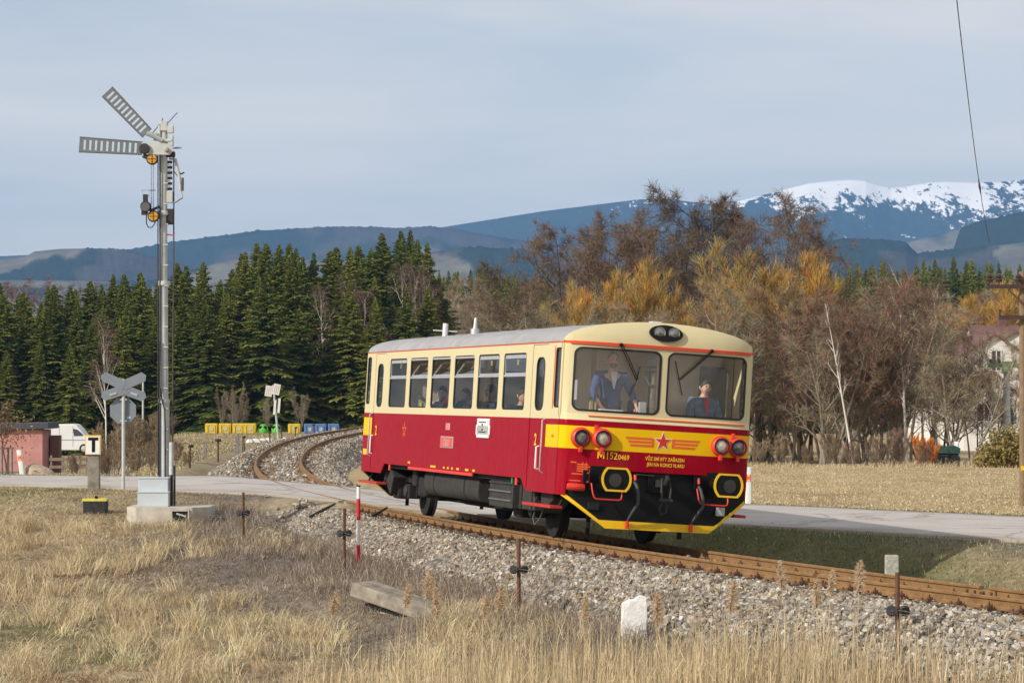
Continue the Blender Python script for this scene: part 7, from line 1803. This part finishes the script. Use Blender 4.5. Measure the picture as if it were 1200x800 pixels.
# reed plumes one can pick out
def plume(px, py_tip, py_base, dep, lab, size=1.0):
    size *= 1.25; b_ = at(px, py_base, dep); zg = float(gz(b_.x, b_.y)); tipz = at(px, py_tip, dep).z
    o = empty('reed_plume', (b_.x, b_.y, zg)); tag(o, lab, 'reed', 'feathery reed plumes'); H = tipz - zg
    r5 = random.Random(int(px)); bend = Vector((r5.uniform(-0.06, 0.10), 0, 0))
    MB().tube([(0, 0, -0.05), Vector((0, 0, H * 0.5)) + bend * 0.3, Vector((0, 0, H * 0.8)) + bend], [0.006, 0.005, 0.004], 5).build('stem', plain('reed_stem', (0.46, 0.36, 0.20), 0.8), o)
    q = Vector((0, 0, H * 0.80)) + bend; V = []; F = []; C = []; L = (0.20 + 0.05 * r5.random()) * size
    for i in range(420):
        t = r5.random(); p0 = q + Vector((bend.x * 0.6 * t, 0, L * t)); a = r5.uniform(0, 6.28); ln = (0.03 + 0.05 * math.sin(PI * min(1, t * 0.9 + 0.12))) * size * r5.uniform(0.6, 1.2)
        d_ = Vector((math.cos(a) * 0.9 + 0.45, math.sin(a) * 0.9, r5.uniform(-0.7, 0.9))).normalized(); s_ = d_.cross(Vector((r5.random(), r5.random(), 0.3))).normalized() * 0.0055
        k = len(V); V += [(p0 - s_)[:], (p0 + s_)[:], (p0 + d_ * ln)[:]]; F.append((k, k + 1, k + 2)); c = r5.uniform(1.0, 1.45); C += [(0.48 * c, 0.37 * c, 0.25 * c)] * 3
    me = tri_mesh('plume', V, F, C); me.materials.append(MATS['dry_blades']); link('plume', me, o)
PL = 'feathery tan plume on a dead reed stem before the ballast'
for px, tip, dep, s_ in ((495, 676, 31.5, 1.2), (578, 692, 31, 1.1), (560, 700, 30.8, 1.0), (515, 702, 31, 1.1), (466, 688, 31.2, 1.0), (922, 664, 30.0, 1.0), (964, 672, 29.8, 0.9), (1005, 668, 29.6, 1.1), (958, 692, 30, 1.0), (848, 700, 30.5, 1.2), (770, 716, 30.5, 1.2), (380, 700, 31, 1.0), (680, 708, 31, 0.9)): plume(px, tip, 840, dep, PL, s_)
# grass in the hollow between track and road, and on the verges
y = 28 + 34 * gr_.random(62000); dd = 1.9 + 9.5 * gr_.random(62000); t_ = trk_th(y); x = trk_x(y) + dd * np.cos(t_); yy = y + dd * np.sin(t_)
k = (road_e(x, yy) < -ROAD_W - 0.1); x, yy = x[k], yy[k]; n = len(x); gk = 0.80 * (1 - 0.7 * sstep(5.6, 8.4, x) * (1 - sstep(49, 51, yy)))
col = np.where((gr_.random(n) < gk)[:, None], pick(GREEN, n) * 1.6, pick(STRAW, n)); la = gr_.random(n) * 6.28
P = onground(x, yy); blades('hollow_grass', P, 0.04 + 0.09 * gr_.random(n), 0.010 + 0.008 * gr_.random(n), np.stack([np.cos(la), np.sin(la)], -1) * (0.3 + 0.7 * gr_.random(n))[:, None], col, 'short green grass in the hollow beside the track')
x, y = wedge(64000, 420, 1250, 53, 122, 1.3); k = (road_e(x, y) > ROAD_W + 0.2) & (trk_d(x, y) > 3); x, y = x[k], y[k]; n = len(x); la = gr_.random(n) * 6.28
edge = sstep(112, 120, y); vg = 1 - sstep(ROAD_W + 0.4, ROAD_W + 2.2, road_e(x, y))
col = np.where((gr_.random(n) < vg * 0.7)[:, None], pick(GREEN, n), pick(STRAW[[0, 3, 3, 1]], n) * 1.05)
blades('field_grass', onground(x, y), (0.035 + 0.05 * gr_.random(n)) * (1 + 9 * edge * fbm(x * 0.4, y * 0.1, 6)), 0.018 + 0.02 * gr_.random(n), np.stack([np.cos(la), np.sin(la)], -1) * (0.3 + 0.6 * gr_.random(n))[:, None], col, 'straw coloured grass of the field across the road')
x, y = wedge(45000, -40, 330, 75, 215, 1.6); k = (road_e(x, y) > ROAD_W + 0.1) & (trk_d(x, y) < -3.4); x, y = x[k], y[k]; n = len(x); la = gr_.random(n) * 6.28
col = np.where((gr_.random(n) < 0.25 + 0.3 * fbm(x * 0.1, y * 0.1, 2))[:, None], pick(GREEN, n) * 1.2, pick(STRAW[[0, 1, 3]], n) * 1.1)
blades('lawn_grass', onground(x, y), 0.07 + 0.16 * gr_.random(n) * fbm(x * 0.4, y * 0.2, 16), 0.02 + 0.03 * gr_.random(n), np.stack([np.cos(la), np.sin(la)], -1) * (0.3 + 0.6 * gr_.random(n))[:, None], col, 'short faded grass of the lawn across the road')
# ------------------------------------------------------------------ recycling containers on the lawn
CZ = 205.0
def cont(px, w_px, h_px, col, label, name='container', group=None):
    b_ = at(px, 506.5, CZ); b_.z = float(gz(b_.x, b_.y)); k = CZ / FPX
    o = empty(name, b_); tag(o, label, 'container', group); w, h = w_px * k, h_px * k
    MB().box((0, 0, h * 0.42), (w * 0.94, w * 0.8, h * 0.84), None, 1.06).build('body', col, o, bevel=0.03)
    MB().box((0, 0, h * 0.90), (w, w * 0.88, h * 0.16), None, 0.94).build('lid', col, o, bevel=0.05)
    for s_ in (-1, 1): MB().box((s_ * w * 0.30, -w * 0.44, h * 0.45), (w * 0.05, 0.05, h * 0.7)).build('rib', col, o)
    MB().box((0.02, -w * 0.425, h * 0.42), (w * 0.34, 0.03, h * 0.36)).build('label_sheet', plain('faded_label', (0.42, 0.40, 0.34), 0.6, 0, 0.5, 8), o)
    return o
yel = plain('container_yellow', (0.66, 0.47, 0.03), 0.55, 0, 0.2, 2); blu = plain('container_blue', (0.09, 0.19, 0.42), 0.55, 0, 0.2, 2); grn_ = plain('container_green', (0.10, 0.42, 0.04), 0.5, 0, 0.2, 2)
for px in (248, 264, 280, 293): cont(px, 14.5, 12, yel, 'yellow lidded recycling container in the row of four', group='yellow containers in a row')
cont(345, 14.5, 11.5, yel, 'single yellow recycling container between the green and blue ones')
for px in (363, 376, 391): cont(px, 13, 11.5, blu, 'blue paper recycling container under the spruces', group='blue containers')
for px in (308.5, 324):
    b_ = at(px, 506, CZ); b_.z = float(gz(b_.x, b_.y)); k = CZ / FPX; o = empty('bottle_bank', b_); tag(o, 'green domed bottle bank beside the yellow containers', 'bottle bank', 'green bottle banks')
    MB().lathe([(5.6 * k, 0), (6.2 * k, 2.5 * k), (5.8 * k, 6 * k), (4.2 * k, 9.3 * k), (1.8 * k, 11 * k), (0, 11.2 * k)], 18).build('dome', grn_, o, 50)
    for a in (-0.6, 0.6): MB().lathe([(0.13, 0), (0.13, 0.06), (0, 0.06)], 12, (math.sin(a) * 5 * k, -5.2 * k * math.cos(a), 7 * k), Matrix.Rotation(PI / 2, 3, 'X')).build('hatch', MATS['black_paint'], o, 40)
# lamp post / pole by the forest
b_ = at(167.5, 502, 150); b_.z = float(gz(b_.x, b_.y)); o = empty('lamp_post', b_); tag(o, 'thin pale street lamp post before the spruces', 'lamp post')
hh_ = at(167.5, 447, 150).z - b_.z
MB().tube([(0, 0, -0.2), (0, 0, hh_)], [0.07, 0.05], 8).build('post', MATS['galvanised'], o, 40); MB().box((-0.12, 0, hh_), (0.35, 0.12, 0.08)).build('lamp_head', MATS['galvanised'], o, bevel=0.02)
# ------------------------------------------------------------------ red shed, van, boulder
SDp = 150.0; b_ = at(0, 557, SDp); zb = float(gz(b_.x, b_.y)); k = SDp / FPX
sh = empty('shed', Vector(((18 - 600) * k, SDp, zb))); tag(sh, 'low dusky red shed with dark flat roof', 'shed')
topz = at(0, 503.5, SDp).z - zb; x1 = (50 - 18) * k; x0 = (-60 - 18) * k
plain('dusky_red', (0.50, 0.23, 0.21), 0.85, 0, 0.12, 1.5); plain('roof_slate', (0.05, 0.06, 0.075), 0.7, 0, 0.15, 2)
MB().box(((x0 + x1) / 2, 1.4, topz / 2 - 0.1), (x1 - x0, 2.8, topz + 0.2)).build('wall', MATS['dusky_red'], sh)
MB().box(((x0 + x1) / 2 + 0.1, 1.4, topz + 0.18), (x1 - x0 + 0.6, 3.4, 0.36), Matrix.Rotation(-0.02, 3, 'Y')).build('roof', MATS['roof_slate'], sh, bevel=0.03)
MB().box((x1 + 0.35, 2.4, topz / 2 - 0.2), (0.5, 0.8, topz * 0.9)).build('annex', plain('annex_brown', (0.16, 0.085, 0.07), 0.9), sh)
MB().box((x0 / 2 + x1 / 2, -0.012, 0.25), (x1 - x0, 0.03, 0.5)).build('plinth', plain('plinth_grey', (0.16, 0.14, 0.13), 0.9), sh)
VD = 185.0; b_ = at(80, 527, VD); k = VD / FPX
van = empty('parked_van', Vector((b_.x, VD, at(80, 531, VD).z))); tag(van, 'white high-roofed delivery van parked beyond the red shed', 'van')
pts = [(-26, 34), (8, 34.5), (12, 33.5), (17, 28), (22, 21.5), (28, 18.5), (30, 15), (30, 4), (-26, 4)]
m_ = MB(); m_.prism([(u * k, v * k) for u, v in pts], 1.9, Matrix(((1, 0, 0, 0), (0, 0, 1, -0.95), (0, 1, 0, 0), (0, 0, 0, 1)))); m_.build('body', plain('van_white', (0.74, 0.74, 0.73), 0.4, 0, 0.04, 1), van, bevel=0.06)
wn_ = [(8, 29), (13, 28.2), (17, 25), (20.5, 21), (9.5, 20.5)]
MB().prism([(u * k, v * k) for u, v in wn_], 0.03, Matrix(((1, 0, 0, 0), (0, 0, 1, -0.975), (0, 1, 0, 0), (0, 0, 0, 1)))).build('side_window', plain('tinted', (0.06, 0.065, 0.075), 0.15), van)
MB().box((8 * k, -0.955, 20 * k), (0.02, 0.02, 24 * k)).build('door_seam', plain('seam_grey', (0.30, 0.30, 0.31), 0.6), van); MB().box((-8 * k, -0.955, 20 * k), (0.02, 0.02, 26 * k)).build('door_seam', MATS['seam_grey'], van); MB().box((-2 * k, -0.955, 16 * k), (50 * k, 0.02, 0.05)).build('rub_strip', MATS['seam_grey'], van)
for u in (-17, 21):
    w_ = MB().lathe([(0.20, -0.1), (0.33, -0.1), (0.34, 0.0), (0.33, 0.1), (0.20, 0.1)], 18, (u * k, -0.86, 0.34), Matrix.Rotation(PI / 2, 3, 'X')).build('wheel', MATS['rubber'], van, 40)
    MB().lathe([(0.2, 0.0), (0.2, 0.06), (0.05, 0.09), (0, 0.09)], 14, (u * k, -0.90, 0.34), Matrix.Rotation(PI / 2, 3, 'X')).build('rim', MATS['alu_frame'], w_, 40)
MB().box((29.5 * k, -0.6, 14 * k), (0.06, 0.25, 0.2)).build('headlight', MATS['lamp_glass'], van)
# timber fence before the van, heap of soil
b_ = at(80, 548, 142); fz = float(gz(b_.x, b_.y)); fn_ = empty('timber_fence', Vector((b_.x, 142, fz))); tag(fn_, 'weathered timber rail fence in front of the van', 'fence'); k = 142 / FPX
for u in (-20, -6, 8, 22): MB().box((u * k, 0, 0.75), (0.10, 0.10, 1.6)).build('post', MATS['weathered_timber'], fn_)
for z in (0.55, 0.95, 1.35): MB().box((1 * k, -0.07, z), (46 * k, 0.05, 0.16)).build('rail', plain('fence_brown', (0.22, 0.15, 0.10), 0.9, 0, 0.3, 5), fn_)
def rock(name, px, pyb, dep, w_px, h_px, mat, label, cat, seed, skew=0.0):
    b_ = at(px, pyb, dep); z = float(gz(b_.x, b_.y)); k = dep / FPX
    bm = bmesh.new(); bmesh.ops.create_icosphere(bm, subdivisions=3, radius=1.0)
    for v in bm.verts:
        q = v.co; f_ = 0.78 + 0.5 * float(fbm(q.x * 1.3 + seed, q.y * 1.3 + q.z * 2.1, seed)); q.x *= w_px * k / 2 * f_; q.y *= w_px * k / 2.6 * f_; q.z = max(q.z, -0.25) * h_px * k * 0.95 * f_; q.x += skew * q.z
    o = bm_obj(name, bm, lambda x, y, z_: (x, y, z_), mat, None, 24); o.location = (b_.x, b_.y, z); tag(o, label, cat); return o
rock('boulder', 47, 551, 79.0, 36, 17, plain('boulder_tan', (0.42, 0.33, 0.24), 0.9, 0, 0.3, 3, 0.5), 'large tan boulder lying on the road verge', 'boulder', 4, -0.4)
rock('soil_heap', 130, 538, 125, 52, 18, plain('soil_purple', (0.12, 0.055, 0.055), 0.95, 0, 0.3, 2, 0.4), 'low heap of dark reddish soil beyond the road', 'heap', 8)
rock('gravel_heap', 82, 549, 105, 40, 9, plain('gravel_grey', (0.20, 0.19, 0.18), 0.95, 0, 0.3, 4, 0.5), 'flat grey heap of gravel beyond the boulder', 'heap', 9)
# ------------------------------------------------------------------ village houses on the right
plain('render_white', (0.70, 0.68, 0.64), 0.9, 0, 0.08, 0.8); plain('tile_red', (0.15, 0.075, 0.06), 0.8, 0, 0.25, 2); plain('tile_brown', (0.16, 0.09, 0.075), 0.8, 0, 0.25, 2); plain('pane_dark', (0.04, 0.045, 0.05), 0.2)
def house(px, dep, w, dpt, eave_py, ridge_py, base_py, rz, roofm, label, wins, gable_front=True, chimney=False):
    b_ = at(px, base_py, dep); o = empty('house', Vector((b_.x, dep, b_.z)), rz); tag(o, label, 'house')
    he = at(px, eave_py, dep).z - b_.z; hr = at(px, ridge_py, dep).z - b_.z
    if gable_front: prof = [(-w / 2, -6), (w / 2, -6), (w / 2, he), (0, hr), (-w / 2, he)]; M = Matrix(((1, 0, 0, 0), (0, 0, 1, 0), (0, 1, 0, 0), (0, 0, 0, 1)))
    else: prof = [(0, -6), (dpt, -6), (dpt, he), (dpt / 2, hr), (0, he)]; M = Matrix(((0, 0, 1, -w / 2), (1, 0, 0, 0), (0, 1, 0, 0), (0, 0, 0, 1)))
    MB().prism(prof, dpt if gable_front else w, M).build('wall', MATS['render_white'], o)
    for s_ in (-1, 1):
        t = 0.16
        if gable_front:
            a = Vector((s_ * (w / 2 + 0.35), 0, he - (hr - he) * 0.35 / (w / 2))); c = Vector((0, 0, hr))
            n = Vector((s_ * (hr - he), 0, w / 2)).normalized() * t
            vs = [q + e_ + Vector((0, y_, 0)) for y_ in (-0.35, dpt + 0.35) for q, e_ in ((a, n * 0.05), (c, n * 0.05), (c, n + Vector((0, 0, 0.02))), (a, n))]
        else:
            a = Vector((0, dpt / 2 - s_ * (dpt / 2 + 0.35), he - (hr - he) * 0.35 / (dpt / 2))); c = Vector((0, dpt / 2, hr)); n = Vector((0, -s_ * (hr - he), dpt / 2)).normalized() * t
            vs = [q + e_ + Vector((x_, 0, 0)) for x_ in (-w / 2 - 0.35, w / 2 + 0.35) for q, e_ in ((a, n * 0.05), (c, n * 0.05), (c, n + Vector((0, 0, 0.02))), (a, n))]
        rf = MB().add(vs, [(0, 1, 2, 3), (7, 6, 5, 4), (0, 4, 5, 1), (1, 5, 6, 2), (2, 6, 7, 3), (3, 7, 4, 0)]).build('roof', roofm, o)
        if chimney and s_ > 0: MB().box((w * 0.15, dpt / 2, hr + 0.3), (0.7, 0.7, 1.6)).build('chimney', MATS['tile_red'], rf)
    for u, v, ww, hw in wins:
        f_ = MB().box((u, -0.02, v), (ww + 0.24, 0.10, hw + 0.24)).build('window', MATS['white_paint'], o); MB().box((u, -0.075, v), (ww, 0.03, hw)).build('pane', MATS['pane_dark'], f_); MB().box((u, -0.10, v), (0.07, 0.03, hw)).build('glazing_bar', MATS['white_paint'], f_)
    return o
house(1166, 225, 4.6, 9, 414, 393, 470, 0.1, MATS['tile_red'], 'tall white house front with narrow window under a red roof', [(0.1, 3.4, 0.7, 1.6)], True)
house(1178, 246, 4.6, 7, 405, 382, 480, 0.1, MATS['tile_red'], 'white house with long red tiled roof and chimney', [], False, True)
house(1192, 230, 4.4, 8, 408, 389, 470, -0.2, MATS['tile_brown'], 'small gabled white house at the foot of the utility pole', [(-0.2, 3.4, 0.8, 1.1)], True)
house(1163, 190, 4.0, 9, 468, 436, 500, 0.0, MATS['tile_brown'], 'low white gabled house half hidden behind bare trees', [(-0.6, 1.0, 0.9, 1.1), (1.0, 1.0, 0.9, 1.1)], True)
house(1130, 250, 6.0, 7, 418, 398, 480, 0.25, MATS['roof_slate'], 'pale house with slate roof behind the bare trees', [(0.6, 2.6, 0.8, 1.1)], False)
house(1115, 255, 3.6, 8, 424, 402, 480, 0.1, plain('tile_ochre', (0.40, 0.27, 0.12), 0.8, 0, 0.2, 2), 'narrow pale gable glimpsed through the bare trees', [(0.0, 2.2, 0.6, 0.9)], True)
# ------------------------------------------------------------------ poles and overhead wire
ud = 62.0; b_ = at(1199, 560, ud); b_.z = float(gz(b_.x, b_.y)); up_ = empty('utility_pole', b_); tag(up_, 'timber utility pole with rusty cross-arms and dark insulators', 'utility pole')
H_ = lambda py: at(1197, py, ud).z - b_.z
kx = ud / FPX
MB().tube([(0, 0, -0.3), (0, 0, H_(318))], [0.09, 0.075], 12).build('pole', plain('pole_timber', (0.21, 0.145, 0.085), 0.9, 0, 0.25, 6, 0.3), up_, 40)
for py, a, c_ in ((336, -43, 42), (372, -29, 30)):
    ar = MB().box(((a + c_) / 2 * kx, -0.16, H_(py)), ((c_ - a) * kx, 0.09, 0.09)).build('cross_arm', plain('arm_dark_rust', (0.05, 0.028, 0.024), 0.8, 0, 0.3, 12), up_)
    for u in ([-40, -29, -6, 8, 30, 40] if py == 336 else [-28, 28]):
        MB().lathe([(0.018, 0), (0.018, 0.06), (0.07, 0.07), (0.085, 0.12), (0.055, 0.15), (0.075, 0.19), (0.045, 0.24), (0, 0.25)] if py == 336 else [(0.018, 0), (0.018, 0.1), (0.03, 0.14), (0, 0.15)], 12, (u * kx, -0.16, H_(py) + 0.04)).build('insulator', plain('glaze_brown', (0.05, 0.022, 0.018), 0.25), ar, 40)
MB().tube([(-18 * kx, -0.16, H_(339)), (0, -0.14, H_(358))], 0.025, 6).build('brace', MATS['rusty_iron'], up_); MB().tube([(18 * kx, -0.16, H_(339)), (0, -0.14, H_(358))], 0.025, 6).build('brace', MATS['rusty_iron'], up_)
MB().box((0.02, -0.16, H_(548)), (0.20, 0.02, 0.10)).build('yellow_tag', MATS['signal_yellow'], up_)
gd = 130.0; b_ = at(1180, 552, gd); b_.z = float(gz(b_.x, b_.y)); gp = empty('utility_pole', b_); tag(gp, 'grey concrete pole with green cross-beam near the houses', 'utility pole')
h_ = at(1180, 428, gd).z - b_.z; kx = gd / FPX; gm_ = plain('beam_green', (0.17, 0.30, 0.15), 0.6)
MB().tube([(0, 0, -0.3), (0, 0, h_)], [0.21, 0.15], 12).build('pole', MATS['galvanised'], gp, 40)
MB().box((-2 * kx, 0, h_), (40 * kx, 0.2, 0.22)).build('cross_beam', gm_, gp); MB().box((0, -0.1, h_ - 0.1), (0.5, 0.3, 0.6)).build('bracket', gm_, gp, bevel=0.05)
for u in (-18, -8, 10, 16): MB().lathe([(0.03, 0), (0.07, 0.05), (0.05, 0.2), (0, 0.22)], 10, (u * kx, 0, h_ + 0.1)).build('insulator', MATS['glaze_brown'], gp, 40)
# the line that runs from a near span down to the pole
p0 = at(1119, -20, 34); p1 = b_ * 0 + Vector((up_.location.x - 40 * ud / FPX, ud - 0.16, up_.location.z + H_(327)))
pts = [p1 + (p0 - p1) * 3.2, p1 + (p0 - p1) * 2.0]
for i in range(25):
    t_ = i / 24; q = p0.lerp(p1, t_); q.z -= 0.35 * 4 * t_ * (1 - t_); pts.append(q)
lw = MB().tube(pts, 0.007, 5).build('overhead_wire', MATS['lamp_black'], None); tag(lw, 'dark overhead wire sagging towards the timber utility pole', 'wire')
MB().tube([pts[15], pts[16], pts[17]], [0.007, 0.022, 0.007], 6).build('splice', MATS['lamp_black'], lw, 40)
# ------------------------------------------------------------------ covered trailer by the field's edge
td_ = 121.0; b_ = at(1107, 556, td_); b_.z = float(gz(b_.x, b_.y)); k = td_ / FPX
tr_ = empty('parked_trailer', b_); tag(tr_, 'small trailer under a dark green tarpaulin beside the orange shrub', 'trailer')
MB().box((-1 * k, 0, 0.50), (30 * k, 1.2, 0.22), None, 0.98).build('bed', MATS['dark_grime'], tr_, bevel=0.03)
bm = sheet2d([(-17 * k, 0.60), (15 * k, 0.56), (16 * k, 0.80), (10 * k, 0.92), (0, 0.86), (-10 * k, 0.94), (-17 * k, 0.78)], (), 1.3)
tp = bm_obj('tarpaulin', bm, lambda u, v, w: (u, w - 0.65, v), plain('tarp_green', (0.03, 0.075, 0.06), 0.4, 0, 0.4, 5, 0.4), tr_, None)
for u in (-9, 9): MB().lathe([(0.1, -0.07), (0.26, -0.07), (0.27, 0), (0.26, 0.07), (0.1, 0.07)], 14, (u * k, -0.62, 0.26), Matrix.Rotation(PI / 2, 3, 'X')).build('wheel', MATS['rubber'], tr_, 40)
MB().box((13 * k, -0.2, 0.95), (4 * k, 0.6, 0.30)).build('white_bundle', MATS['white_paint'], tr_, bevel=0.06)
# ------------------------------------------------------------------ the air
hz = MB().box((0, 5150, 385), (14800, 11300, 810)).mesh('haze')
m = bpy.data.materials.new('thin_haze'); m.use_nodes = True
nt = m.node_tree; nt.nodes.clear()
ou = nt.nodes.new('ShaderNodeOutputMaterial'); pv = nt.nodes.new('ShaderNodeVolumePrincipled')
pv.inputs['Color'].default_value = (0.26, 0.53, 1.0, 1)
pv.inputs['Density'].default_value = 8.5e-5
pv.inputs['Anisotropy'].default_value = 0.0
nt.links.new(pv.outputs['Volume'], ou.inputs['Volume'])
tag(link('haze', hz, None, m), 'thin bluish haze over the far hills', kind='stuff')
